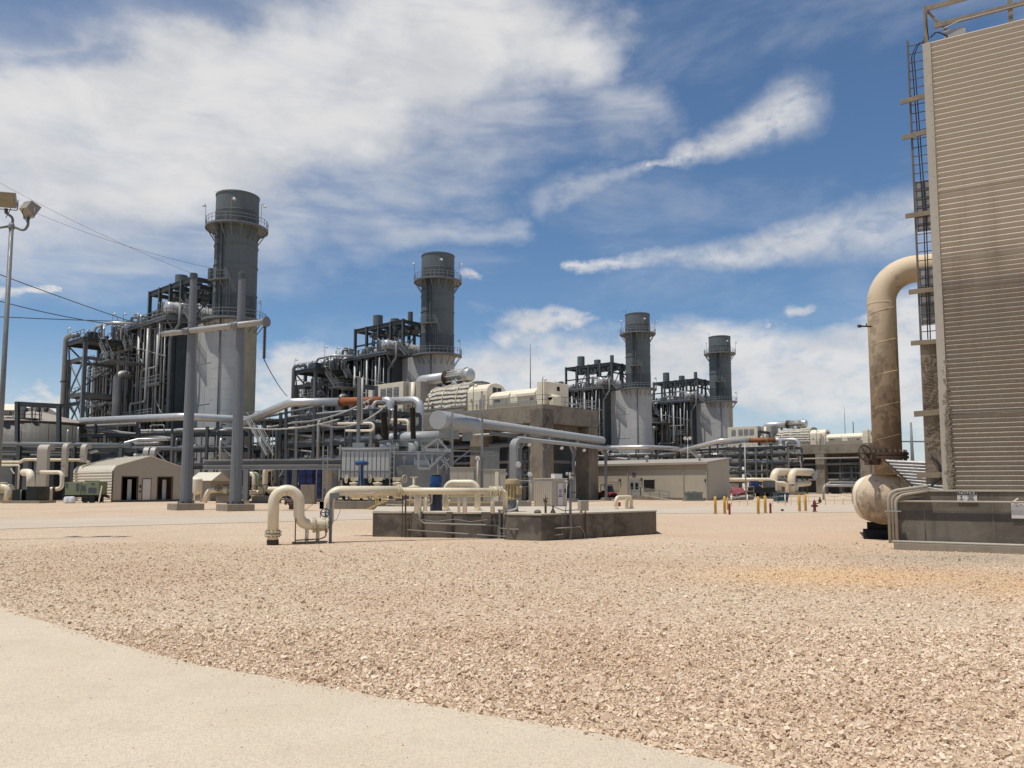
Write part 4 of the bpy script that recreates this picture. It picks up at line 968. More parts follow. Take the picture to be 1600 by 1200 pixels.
def make_turbine():
    r = thing('steam_turbine', '', 'turbine', TGO + UP * 10.95, GA); DT = 0.0
    def arch(x0, x1, y0, y1, z0, zs, zt, n=10):
        # box with an arched roof, extruded along x
        c = (y0 + y1) / 2; w = (y1 - y0) / 2
        pr = [(x0, y0, z0), (x0, y0, zs)] + [(x0, c - w * math.cos(math.pi * k / n), zs + (zt - zs) * math.sin(math.pi * k / n)) for k in range(1, n)] + [(x0, y1, zs), (x0, y1, z0)]
        return MB().prism(pr, (x1 - x0, 0, 0))
    # generator
    g = arch(-9.6, -1.6, 1.2, 5.2, DT, 1.35, 2.35); ge = LB(g, 'generator_casing', CREAMW, r)
    mb = MB().prism([(-9.0, .95, 1.25), (-9.0, .95, 1.55), (-9.0, 1.35, 1.95), (-9.0, 1.35, 1.25)], (2.9, 0, 0)); mb.prism([(-4.9, .95, 1.25), (-4.9, .95, 1.55), (-4.9, 1.35, 1.95), (-4.9, 1.35, 1.25)], (2.9, 0, 0))
    LB(mb, 'side_ledge', CREAMW, ge)
    LB(MB().b2(-9.5, -1.7, .95, 1.2, DT, .55), 'skirting', TAND, ge)
    LB(MB().b2(-8.7, -7.7, 1.12, 1.2, .85, 1.15).b2(-2.9, -2.4, 1.12, 1.2, .7, 1.0), 'hatch', ALUD, ge)
    e = LB(MB().b2(-1.6, -.5, .9, 5.4, DT, 2.75), 'end_cabinet', CREAMW, r, bevel=.04)
    LB(MB().b2(-.5, .15, 1.6, 3.2, DT, .9).lathe((-.2, 1.6, .9), (0, 1, 0), [(.35, 0), (.35, 1.6)], 16), 'cooler_box', CREAMW, e)
    LB(MB().b2(-.505, -.47, 3.2, 3.7, 1.8, 2.3), 'vent_louvre', DARK, e)
    # arched front cabinet with dark windows
    a = LB(arch(-13, -9.6, .9, 4.3, DT, 2.35, 3.4), 'arched_cabinet', CREAMW, r)
    LB(MB().b2(-9.6, -9.55, 1.9, 2.6, 2.15, 2.85).b2(-9.6, -9.55, 2.75, 3.45, 2.15, 2.85), 'cabinet_window', GLASS, a)
    LB(MB().b2(-10.6, -9.9, .84, .9, .1, 1.9).b2(-9.6, -9.56, 3.5, 4.2, .1, 1.9), 'cabinet_door', BEIGE, a)
    LB(MB().b2(-12.4, -12.1, .84, .9, 1.2, 1.5).b2(-10.6, -10.3, .84, .9, 2.1, 2.35).tube([(-11.3, .8, .2), (-11.3, .8, 1.1)], .05, 6), 'hatch', TAND, a)
    # quilted hood
    n = 16; mb = MB(); xs = [-21.8 + 8.8 * k / 28 for k in range(29)]; vs = []
    for i, x in enumerate(xs):
        f = (x + 21.8) / 8.8; hgt = 4.1 * (1 - .10 * (1 - f)) * (min(1, .6 + f * 3)); wid = 3.0 * min(1, .8 + f * 1.2)
        for k in range(n + 1):
            t = math.pi * k / n; q = .035 * math.sin(x * 5.2 + .6 * math.sin(t * 3)) * math.sin(t * 9 + x)
            vs.append((x, 3.6 - (wid + q) * math.copysign(abs(math.cos(t)) ** .6, math.cos(t)), (hgt + q) * (math.sin(t) ** .7 if math.sin(t) > 0 else 0)))
    fs = [(i * (n + 1) + k, (i + 1) * (n + 1) + k, (i + 1) * (n + 1) + k + 1, i * (n + 1) + k + 1) for i in range(28) for k in range(n)]
    mb._add(vs, fs, True); mb._add(vs[:n + 1], [tuple(range(n + 1))]); mb._add(vs[-n - 1:], [tuple(range(n, -1, -1))])
    hd = LB(mb, 'quilted_hood', BLANKET, r)
    for x in (-20.0, -17.4, -15.0):
        i = min(range(29), key=lambda q: abs(xs[q] - x)); pts = [Vector(v) * 1.0 + Vector((0, -.06 if v[1] < 3.6 else .06, .05)) for v in vs[i * (n + 1):(i + 1) * (n + 1)]]
        LB(MB().tube(pts[:n // 2 + 3], .06, 6), 'hood_pipe', CREAMW, hd)
    LB(MB().b2(-22, -13.0, .15, .55, 0, .65), 'hood_skirt', TAND, hd)
    # inlet box and louvred cabinet
    b = LB(MB().b2(-24.6, -22.2, 1.2, 5.2, DT, 4.7), 'inlet_box', BEIGE, r, bevel=.03)
    LB(MB().tube([(-24.8, .9, 1.0), (-24.8, .9, 2.2), (-24.2, .9, 2.2)], .16, 8, .25).tube([(-23.5, 1.0, DT), (-23.5, 1.0, 4.6)], .28, 12), 'vent_pipe', CREAMW, b)
    c = LB(MB().b2(-33, -25.4, .9, 6, DT, 4.9), 'louvred_cabinet', CREAMW, r, bevel=.03)
    for x in (-32.0, -30.2, -28.8, -27.4):
        mb = MB()
        for k in range(6): mb.prism([(x, .86, 3.0 + k * .2), (x, .80, 3.02 + k * .2), (x, .86, 3.16 + k * .2)], (1.1, 0, 0))
        LB(MB().b2(x, x + 1.1, .87, .9, 2.98, 4.24), 'louvre_shade_plate', DARK, c); LB(mb, 'louvre', ALUD, c)  # near-black plate paints the shade behind the louvre blades
    # crossover steam pipe
    ZP = 5.0
    x = LB(MB().tube([(-24.2, 3, 3.8), (-24.2, 3, ZP), (-19.0, 3, ZP)], .78, 26, 1.25, seg=10), 'crossover_pipe', ALU, r)
    mb = MB()
    for k in range(12): mb.lathe((-22.6 + k * .3, 3, ZP), (1, 0, 0), [(.78, 0), (.80, .02), (.80, .05), (.78, .07)], 26, cap=False)
    LB(mb, 'lagging_bands', ALU, x)
    LB(MB().lathe((-19.1, 3, ZP), (1, 0, 0), [(.78, 0), (.98, .02), (.98, .16), (.84, .2), (.84, .5), (.98, .54), (.98, .68), (.78, .7)], 26), 'expansion_joint', RUST, r)
    bel = MB().lathe((-18.4, 3, ZP), (1, 0, 0), [(.84, 0), (.84, 3.0)], 26); bl = LB(bel, 'bellows_casing', ALUD, r)
    mb = MB()
    for k in range(8): t = 2 * math.pi * k / 8; mb.bar((-18.4, 3 + .95 * math.cos(t), ZP + .95 * math.sin(t)), (-15.4, 3 + .95 * math.cos(t), ZP + .95 * math.sin(t)), .07)
    LB(mb, 'tie_rods', CREAMW, bl)
    pr = [(.95, 0), (1.04, .03), (1.04, .3), (.9, .34), (.9, .8)] + [(.9 * math.cos(R(90) * k / 5), .8 + .3 * math.sin(R(90) * k / 5)) for k in range(1, 6)]
    LB(MB().lathe((-15.45, 3, ZP), (1, 0, 0), pr, 28), 'end_cap', ALU, r)
    LB(MB().cyl((-16.9, 3, 2.9), (-16.9, 3, ZP - .4), .95, 20, r1=.85), 'neck', ALUD, r)
    LB(MB().bar((-20.4, 3, 2.6), (-20.4, 3, ZP - .7), .4), 'pipe_support', STEELD, r)
    return r
pd0 = make_pedestal(); tb0 = make_turbine(); sh = GYV * TGD
pd1 = copy_thing(pd0, TGO + sh); tb1 = copy_thing(tb0, TGO + sh + UP * 10.95)
tag(pd0, 'stained concrete turbine deck on thick columns, in the middle of the plant', 'concrete deck', 'turbine decks')
tag(pd1, 'far concrete turbine deck behind the yellow bollards, right of the pipe rack', 'concrete deck', 'turbine decks')
tag(tb0, 'near cream turbine with quilted hood and silver crossover pipe, left of centre', 'turbine', 'cream turbines on concrete decks')
tag(tb1, 'far cream turbine, small in view, on the deck beside the muddy riser pipe', 'turbine', 'cream turbines on concrete decks')
# ================================================================== PUMP PAD IN THE MIDDLE FOREGROUND
PZ = .82
def make_pad():
    A, B, Cc, D, E, Fp = [GX(582, 26.6), GX(786, 25.7), GX(793, 25.0), GX(846, 24.5), GX(888, 25.2), GX(1026, 28.0)]
    back = [GX(1004, 33.5), GX(590, 33.5)]
    r = thing('pump_pad', 'raised stained concrete pad carrying cream pipes and two pump motors', 'concrete pad', gz((A + Fp) / 2))
    poly = [gz(p, -.05) for p in (A, B, Cc, D, E, Fp, *back)]
    MB().prism(poly, UP * (PZ + .05 - .05)).build('slab', CONCD, r, bevel=.03)
    cen = sum((Vector((p.x, p.y, 0)) for p in poly), Vector()) / len(poly)
    MB().prism([gz(p + (cen - p).normalized() * -.02, PZ - .05) for p in poly], UP * .05).build('top_slab', CONCT, r)
    # pilasters and formwork steps on the front
    for px, w in ((652, .34), (702, .18), (760, .32)):
        q = GX(px, 26.6 - (px - 582) / 204 * .9 - .03); MB().box((q.x, q.y, .36), (w, .16, .94), -.04).build('pilaster', CONCD, r)
    mb = MB()
    for px, w, h in ((588, .05, .22), (592, .04, .12), (1022, .05, .18)):
        q = GX(px, 26.52 if px < 700 else 27.9); mb.prism([(q.x - w, q.y - .03, 0), (q.x + w, q.y - .03, 0), (q.x, q.y - .03, h)], (0, .02, 0))
    return r
make_pad()
def front_y(px): return 26.55 - max(0, px - 582) / 204 * .9 if px < 788 else (24.95 if px < 890 else 25.2 + (px - 888) / 138 * 2.8)

def flange(mb, c, ax, r, t=.03, n=18):
    ax = Vector(ax).normalized(); return mb.lathe(Vector(c) - ax * t, ax, [(r * .6, 0), (r, 0), (r, t * 2), (r * .6, t * 2)], n, False)
def make_water_pipe():
    r0 = .155
    pts = [P(426, 850, 22.9), P(426, 766, 22.9), P(467.5, 766, 23.1), P(467.5, 818, 23.2), P(495, 820, 23.5), P(513.5, 820, 23.9), P(513.5, 768.5, 24.1), P(622, 767, 24.6)]
    pts[0] = gz(GX(426, 22.9), .12)
    pts[1] = Vector((pts[0].x, pts[0].y, P(426, 766, 22.9).z)); pts[2].z = pts[1].z; pts[3].x, pts[3].y = pts[2].x, pts[2].y + .05
    zt = P(540, 767, 24.4).z; pts[6].z = zt; pts[7].z = zt; zl = pts[4].z; pts[5].z = zl; pts[6].x, pts[6].y = pts[5].x, pts[5].y
    r = thing('water_pipe', 'cream pipe hooping up from the gravel, then running level over to the pump pad', 'pipe', gz(pts[0]))
    MB().tube([pts[0], pts[1], pts[2], pts[3], pts[4]], r0, 22, .375, seg=12).build('hoop', CREAM, r)
    MB().tube([pts[4] + Vector((.18, .06, 0)), pts[5], pts[6], pts[7]], r0 * .97, 22, .34, seg=12).build('riser', CREAM, r)
    e = P(779, 768, 25.6); e.z = zt - .02; e2 = P(789, 795, 25.9); e2.z = PZ
    MB().tube([pts[7], e], .105, 18).build('level_run', CREAM, r)
    MB().tube([e, e + Vector((.22, .05, -.02)), e2 + Vector((.0, 0, 0))], .08, 14, .15).build('down_leg', CREAM, r)
    f = MB(); b = pts[0]
    flange(f, b + UP * .16, UP, .235, .025); flange(f, b + UP * .24, UP, .235, .025); fl = f.build('flange', FAN, r)
    mb = MB()
    for k in range(10): t = k * .628; q = b + Vector((.19 * math.cos(t), .19 * math.sin(t), .1)); mb.cyl(q, q + UP * .2, .018, 6)
    mb.build('bolts', RUST, fl)
    MB().cyl(gz(b, -.05), gz(b, .14), .165, 18).build('buried_stub', RUST, r)
    # isolating valve low down between hoop and riser
    v = pts[4] + Vector((.09, .03, 0)); ax = Vector((1, .35, 0)).normalized()
    f = MB(); f.lathe(v - ax * .20, ax, [(.155, 0), (.23, .0), (.23, .05), (.17, .06), (.19, .2), (.17, .34), (.23, .35), (.23, .40), (.155, .40)], 20); vb = f.build('valve_body', FAN, r)
    mb = MB()
    for k in range(8):
        t = k * .785; o = Vector((-ax.y, ax.x, 0)) * (.2 * math.cos(t)) + UP * (.2 * math.sin(t)); mb.cyl(v - ax * .22 + o, v - ax * .12 + o, .016, 6); mb.cyl(v + ax * .13 + o, v + ax * .23 + o, .016, 6)
    mb.build('bolts', FAN, vb)
    MB().tube([v + UP * .2, v + UP * .40], .011, 6).build('stem', RUST, vb)
    hw = P(508, 801, 23.5); MB().wheel(hw, (.25, -1, 0), .12, .016, 4).tube([hw, pts[5]], .02, 6).build('handwheel', BLUE, vb)
    for px, yy in ((479, 23.3), (496, 23.6)):
        q = GX(px, yy); MB().cyl(gz(q, 0.05), gz(q, zl - .1), .055, 12).build('support_leg', CREAMW, r)
    q0, q1 = GX(458, 23.2), GX(510, 23.7); MB().bar(gz(q0, .03), gz(q1, .03), .28, .06).build('skid_base', CONCB, r)
    for px, yy in ((650, 24.9), (716.7, 25.3), (726, 25.35), (769.5, 25.5)):
        q = GX(px, yy); MB().cyl(gz(q, PZ if px > 640 else 0), gz(q, zt - .08), .045 if px in (716.7,) else .07, 12).build('support_post', CREAMW, r)
    f = MB(); xd = (e - pts[7]).normalized()
    for t in (.0, .06): flange(f, pts[7] + xd * t, xd, .20, .022)
    for t in (-.28, -.20, .0, .08): flange(f, e + xd * t, xd, .165, .02)
    f.build('pair_of_flanges', FAN, r)
    MB().lathe(e - xd * .24, xd, [(.11, 0), (.15, .06), (.15, .16), (.11, .22)], 16).build('check_valve', FAN, r)
    return zt
ZT = make_water_pipe()
def make_pipe_stand():
    q = GX(516, 23.6)
    r = thing('instrument_post', 'slim grey steel post with a small box beside the cream riser pipe', 'post', gz(q))
    MB().bar(gz(q, -.05), gz(q, 1.45), .075).build('post', STEEL, r)
    MB().box((q.x + .12, q.y - .02, 1.38), (.22, .12, .16)).box((q.x + .02, q.y - .06, 1.30), (.1, .05, .14)).build('junction_box', STEEL, r)
    MB().tube([(q.x + .2, q.y, 1.4), (q.x + 1.15, q.y + .2, 1.42), (q.x + 1.35, q.y + .2, 1.53)], .018, 6).tube([(q.x - .04, q.y, 1.2), (q.x - .12, q.y, 1.15), (q.x - .13, q.y, .9)], .015, 6, .05).tube([(q.x + .14, q.y, 1.3), (q.x + .28, q.y, .95), (q.x + .18, q.y, .7), (q.x + .05, q.y, .6)], .008, 5, .12).build('conduit', GALV, r)
    q = GX(461, 23.0); r = thing('sample_frame', 'thin pipe frame standing in front of the low cream valve', 'frame', gz(q))
    MB().tube([gz(q, 0), gz(q, .72)], .018, 6).build('upright', RUST, r)
    MB().tube([gz(q, .12), gz(GX(500, 23.3), .14), gz(GX(509, 23.4), .2), gz(GX(509, 23.4), .62)], .02, 6, .08).build('bent_tube', RUST, r)
make_pipe_stand()
def n_pipe(name, label, px0, px1, pytop, Y0, Y1, rr, z0=PZ, extra=None, m=CREAM):
    a, b = GX(px0, Y0, z0), GX(px1, Y1, z0); zt = P(px0, pytop, Y0).z - rr
    r = thing(name, label, 'pipe', a)
    MB().tube([a, gz(a, zt), gz(b, zt), b], rr, 16, rr * 2.6, seg=8).build('pipe', m, r)
    f = MB(); flange(f, gz(a, z0 + .03), UP, rr * 1.5, .025); flange(f, gz(b, z0 + .03), UP, rr * 1.5, .025); f.build('base_flange', CREAMW, r)
    if extra: q = GX(extra, Y1 + .1, z0); MB().tube([q, gz(q, zt - .02), gz(b, zt)], rr, 14, .15).build('branch', m, r)
    return r
n_pipe('return_pipe', 'large cream arched pipe standing behind the long level run on the pad', 696.5, 746, 749.5, 28.2, 28.0, .105)
n_pipe('vent_pipe', 'small cream arched pipe alone near the right end of the pad', 962.5, 986.5, 774, 29.5, 30.2, .065, extra=979.5)

def make_motors():
    b = GX(681.5, 27.6, PZ)
    r = thing('pump_motor', 'dark blue vertical pump motor on the concrete pad', 'pump motor', b)
    z = PZ; R_ = .21
    MB().lathe(b, UP, [(R_ * 1.02, 0), (R_, .05), (R_, .60), (R_ * 1.02, .62)], 24).build('pump_casing', PUMPN, r)
    MB().lathe(b, UP, [(R_, .62), (R_ * 1.06, .64), (R_ * 1.06, .68), (R_ * .96, .70), (R_ * .96, .9), (R_ * 1.05, .92), (R_ * 1.05, 1.12), (R_ * .98, 1.17), (R_ * .6, 1.19)], 24).build('motor', BLUE, r)
    MB().box(b + Vector((-.1, -.22, .82)), (.2, .1, .2)).build('terminal_box', BLUE, r)
    MB().lathe(b + UP * 1.19, UP, [(.13, 0), (.2, .02), (.2, .05), (.1, .07)], 16).build('top_cover', STEELD, r)
    MB().tube([b + Vector((-.12, -.26, .72)), b + Vector((-.12, -.28, .25)), b + Vector((-.4, -.3, .1))], .022, 6, .15).build('flexible_conduit', GALV, r)
    b = GX(800.5, 26.6, PZ)
    r = thing('pump_motor', 'tan vertical pump motor with ribbed body on the concrete pad', 'pump motor', b); R_ = .235
    MB().lathe(b, UP, [(R_ * .9, 0), (R_ * .9, .03), (R_ * .82, .05), (R_ * .82, .36), (R_, .38), (R_, .40)], 24).build('pump_head', STEEL, r)
    MB().lathe(b, UP, [(R_, .40), (R_, .45), (R_ * .82, .48), (R_ * .82, .88), (R_ * .98, .90), (R_ * 1.0, 1.0), (R_ * .92, 1.06), (R_ * .6, 1.08)], 28).build('motor', MOTOR, r)
    mb = MB()
    for k in range(14): t = k * math.pi / 7; c = b + Vector((math.cos(t), math.sin(t), 0)) * R_ * .88; mb.box(c + UP * .68, (.09, .02, .38), t)
    mb.build('cooling_ribs', MOTOR, r)
    MB().box(b + Vector((.2, -.16, .70)), (.16, .16, .28), .6).tube([b + Vector((.22, -.2, .80)), b + Vector((.32, -.25, .80))], .04, 8).build('terminal_box', MOTOR, r)
    MB().tube([b + Vector((.17, -.22, .38)), b + Vector((.17, -.24, .10)), b + Vector((-.1, -.3, .03)), b + Vector((-.45, -.3, .03))], .035, 8, .15).build('flexible_conduit', GALV, r)
    MB().box(b + Vector((-.42, -.2, .62)), (.25, .03, .08)).build('name_plate', BUSH, r)
make_motors()
def make_valves():
    # gate valves on the parallel pipe behind the long run
    Yv = 26.9; zc = P(560, 769, Yv).z
    r = thing('bypass_pipe', 'second cream pipe hidden behind the long level run, carrying the valves', 'pipe', gz(GX(560, Yv)))
    a, b = gz(GX(535, Yv), zc), gz(GX(668, Yv), zc); MB().tube([a, b], .12, 16).build('pipe', CREAM, r)
    for px in (655, 664): q = GX(px, Yv); MB().cyl(gz(q, PZ), gz(q, zc), .07, 10).build('support_leg', CREAMW, r)
    f = MB()
    for px in (548, 556, 567, 572, 579, 583, 592, 597, 616, 626, 641, 651): flange(f, gz(GX(px, Yv), zc), (1, 0, 0), .22, .03)
    f.build('flanges', FAN, r)
    def valve(px, side, label):
        c = gz(GX(px, Yv), zc)
        v = thing('gate_valve', label, 'valve', c)
        MB().lathe(c + Vector((-.16, 0, 0)), (1, 0, 0), [(.12, 0), (.2, .03), (.22, .16), (.2, .29), (.12, .32)], 18).lathe(c, UP, [(.14, 0), (.12, .26), (.17, .27), (.17, .31), (.07, .34), (.05, .40)], 16).build('valve_body', FAN, v)
        w = c + Vector((.13 * side, -.05, .42)); MB().box(c + UP * .44 + Vector((-.02 * side, 0, 0)), (.26, .16, .12)).build('gearbox', FAN, v)
        MB().wheel(w + Vector((.12 * side, -.04, .02)), (.9 * side, -.55, 0), .13, .014, 5).build('handwheel', FAN, v)
    valve(552, -1, 'cream gate valve with handwheel left of the blue actuator')
    valve(589, -1, 'cream gate valve with handwheel right of the blue actuator')
    valve(620, 1, 'cream gate valve with rusty gearbox near the pair of flanges')
    c = gz(GX(646, Yv), zc); v = thing('tee_handle_valve', 'cream valve with a flat cross handle on its upright stem', 'valve', c)
    MB().lathe(c, UP, [(.22, 0), (.23, .18), (.12, .2), (.05, .24), (.04, .5)], 16).build('valve_body', FAN, v)
    MB().bar(c + Vector((-.14, 0, .5)), c + Vector((.14, 0, .5)), .035).bar(c + Vector((0, -.1, .5)), c + Vector((0, .1, .5)), .035).build('handle', FAN, v)
    # control valve with blue diaphragm actuator
    c = gz(GX(563, Yv), zc); v = thing('control_valve', 'control valve with a blue mushroom shaped actuator on a tall yoke', 'valve', c)
    MB().lathe(c + Vector((-.2, 0, 0)), (1, 0, 0), [(.12, 0), (.22, .02), (.2, .2), (.22, .38), (.12, .4)], 18).build('valve_body', FAN, v)
    zt = P(563, 724, Yv).z
    MB().lathe(c, UP, [(.13, .1), (.11, .3), (.075, .5), (.075, zt - zc - .1), (.1, zt - zc - .06)], 14).build('yoke', BLUE, v)
    MB().lathe(gz(c, zt - .09), UP, [(.08, 0), (.22, .03), (.245, .07), (.245, .10), (.22, .14), (.1, .19), (.03, .2)], 22).build('actuator', BLUE, v)
    MB().tube([gz(c, zt + .15), gz(c + Vector((.02, -.1, 0)), zt + .12), gz(c + Vector((.0, -.26, 0)), zt - .1), gz(c + Vector((.02, -.2, 0)), zc + .1)], .012, 5).build('air_line', GALV, v)
make_valves()
def make_pad_clutter():
    r = thing('conduit_run', 'grey electrical conduits clipped along the front face of the pad', 'conduit', gz(GX(700, 25.9)))
    def FP(px, z, o=-.10): q = GX(px, front_y(px)); return Vector((q.x, q.y + o, z))
    MB().tube([FP(655, .88), FP(657, .55), FP(663, .46), FP(700, .44), FP(760, .42), FP(778, .42), FP(778, .02)], .032, 8, .06).build('conduit', PADC, r)
    MB().tube([FP(632, .25), FP(700, .17), FP(790, .12), FP(786, .12)], .02, 6).build('conduit', PADC, r)
    MB().tube([FP(650, .60), FP(680, .52), FP(712, .60), FP(735, .52), FP(762, .60), FP(780, .58)], .012, 6).build('cable', PADC, r)
    MB().tube([FP(780, .33), FP(800, .33), FP(846, .34), FP(884, .38), FP(906, .38), FP(912, .2), FP(913, 0)], .022, 6, .1).build('conduit', PADC, r)
    MB().tube([FP(780, .17), FP(846, .13), FP(880, .18)], .022, 6).build('conduit', PADC, r)
    for px, z in ((634, 1.42), (629, 1.38)): MB().bar(FP(px, 0, -.13), FP(px, z, -.13), .045 if px == 634 else .03).build('upright', RUST, r)
    for px in (780.5, 787.5): MB().bar(FP(px, 0, -.12), FP(px, .92, -.12), .07).build('upright', PADC, r)
    MB().bar(FP(779, .9, -.1), FP(792, .9, .1), .05).build('crossbar', PADC, r)
    for px, z in ((852, .0), (847, .0)):
        pass
    # tall instrument stand
    q = FP(891, 0, -.15); r = thing('signal_post', 'tall corroded post with gauges and lamps at the right corner of the pad', 'post', gz(q))
    zt = P(892, 738, q.y).z
    MB().cyl(gz(q, 0), gz(q, zt), .042, 10).build('post', STEEL, r)
    MB().cyl(gz(q + Vector((-.16, 0, 0)), .75), gz(q + Vector((-.10, 0, 0)), zt - .35), .016, 6).build('tube', GALV, r)
    for k, (dx, dz) in enumerate(((-.10, -.05), (.06, -.1), (-.12, -.30), (-.05, -.36), (.05, -.16))):
        c = gz(q + Vector((dx, -.06, 0)), zt + dz); MB().lathe(c, (0, -1, 0), [(.05, 0), (.055, .04), (.04, .08), (.01, .09)], 12).build('gauge', RUST if k % 2 else GALV, r)
    MB().box(gz(q + Vector((.07, -.05, 0)), zt - .12), (.09, .06, .2)).build('switch_box', GALV, r)
    MB().bar(gz(q, zt - .62), gz(q + Vector((.2, -.1, 0)), zt - .63), .04).build('side_arm', RUST, r)
    MB().box(gz(q + Vector((-.2, -.06, 0)), .80), (.22, .12, .05)).bar(gz(q + Vector((-.28, -.06, 0)), 0), gz(q + Vector((-.28, -.06, 0)), .8), .05).build('bracket', STEEL, r)
    q = GX(911, 25.75); r = thing('control_box', 'grey brown control box on two thin legs at the pad edge', 'control box', gz(q))
    zc = P(912, 790, q.y - .1).z; MB().box((q.x, q.y - .12, zc), (.30, .2, .33), .45).build('box', DUSTY, r, bevel=.01)
    for dx in (-.05, .07): MB().bar((q.x + dx, q.y - .12, 0), (q.x + dx, q.y - .12, zc - .1), .035).build('leg', RUST, r)
    MB().tube([(q.x - .08, q.y - .12, zc - .16), (q.x - .15, q.y - .2, zc - .4), (q.x - .4, q.y - .25, zc - .55)], .012, 5, .1).build('cable', GALV, r)
    MB().tube([(q.x - .1, q.y - .05, zc - .13), (q.x - .6, q.y + .3, PZ + .05), (q.x - 1.1, q.y + .6, PZ + .25)], .014, 5, .2).build('cable', RUST, r)
    q = GX(852.5, 25.1, PZ); r = thing('standpipe', 'short rusty standpipe with a needle valve on the pad', 'standpipe', q)
    MB().cyl(q, q + UP * .34, .035, 8).build('pipe', RUST, r); MB().box(q + UP * .37, (.12, .06, .08)).cyl(q + UP * .4, q + UP * .56, .014, 6).bar(q + UP * .42 + Vector((-.08, 0, .0)), q + UP * .42 + Vector((.08, 0, .04)), .03).build('needle_valve', RUST, r)
    MB().tube([q + UP * .5, q + UP * .72, q + UP * .74 + Vector((.35, .5, 0))], .008, 5, .05).build('tube', GALV, r)
    q = GX(864, 25.2, PZ); r = thing('breather_vent', 'small rusty cone shaped breather vent on the pad', 'vent', q)
    MB().lathe(q, UP, [(.09, 0), (.08, .03), (.03, .13), (.02, .2), (.035, .22), (.01, .25)], 12).build('cone', RUST, r)
    q = GX(840, 25.0, PZ); r = thing('manhole_stone', 'rounded grey stone lying on the front of the pad', 'stone', q)
    MB().lathe(q, UP, [(.11, 0), (.12, .05), (.08, .1), (.02, .115)], 9, False).build('stone', CONCD, r)
make_pad_clutter()

# ================================================================== FLOODLIGHT MAST AT THE LEFT EDGE
def make_mast():
    Ym = 25.0; b = GX(-9, Ym); zt = P(10, 352, Ym).z
    r = thing('floodlight_mast', 'slim grey floodlight mast at the left edge with square lamps', 'floodlight', b)
    MB().cyl(b, gz(b, zt), .085, 12, r1=.065).build('pole', STEEL, r)
    cross = gz(b, zt - .0)
    def head(px, py, face, w, d, h, tilt, armpts):
        c = P(px, py, Ym + (0 if px > 30 else .1)); f = Vector(face).normalized(); s = f.cross(UP).normalized(); u = s.cross(f)
        MB().tube(armpts, .04, 8, .25, seg=5).build('arm', STEEL, r)
        m = MB(); fr = [c - f * d / 2 + s * (w / 2 * a) + u * (h / 2 * q) for a, q in ((-.8, -.75), (.8, -.75), (.8, .75), (-.8, .75))]
        bk = [c + f * d / 2 + s * (w / 2 * a) + u * (h / 2 * q) for a, q in ((-1, -1), (1, -1), (1, 1), (-1, 1))]
        m._add(fr + bk, [(0, 1, 2, 3)[::-1], (4, 5, 6, 7), (0, 1, 5, 4), (1, 2, 6, 5), (2, 3, 7, 6), (3, 0, 4, 7)]); hd = m.build('lamp_head', BRONZE, r)
        g = [c + f * (d / 2 + .006) + s * (w / 2 * a * .82) + u * (h / 2 * q * .82) for a, q in ((-1, -1), (1, -1), (1, 1), (-1, 1))]
        MB().prism(g, f * .012).build('lens', LENS, hd)
        e = armpts[-1]; low = c - UP * (h * .5 + .10)
        MB().tube([c - s * (w / 2 + .03), Vector((*(c - s * (w / 2 + .03)).xy, low.z)), Vector((*(c + s * (w / 2 + .03)).xy, low.z)), c + s * (w / 2 + .03)], .016, 6, .05).build('yoke', STEEL, hd)
        MB().cyl(e, Vector((e.x, e.y, low.z + .03)), .055, 10).build('mount', BUSH, hd)
        MB().tube([c - u * h * .4 - f * d * .4, c - u * h * .7 - f * d * .3, e - UP * .15], .012, 5, .08).build('lamp_cable', CABLE, hd)
    head(13, 311, (.22, -.78, -.50), .50, .30, .50, 0, [gz(b, zt - .05), gz(b, zt + .28) + Vector((-.02, .1, 0)), P(9.5, 333, Ym + .1)])
    head(46, 326, (.30, .78, -.50), .42, .34, .44, 0, [gz(b, zt - .02), P(38, 361, Ym), P(44, 352, Ym), P(44, 343, Ym)])
    head(-30, 322, (-.7, .3, -.4), .46, .3, .46, 0, [gz(b, zt - .02), P(-30, 360, Ym), P(-32, 340, Ym)])
    MB().lathe(gz(b, zt - .12), UP, [(.085, 0), (.1, .02), (.1, .1), (.06, .2)], 12).build('collar', STEEL, r)
make_mast()

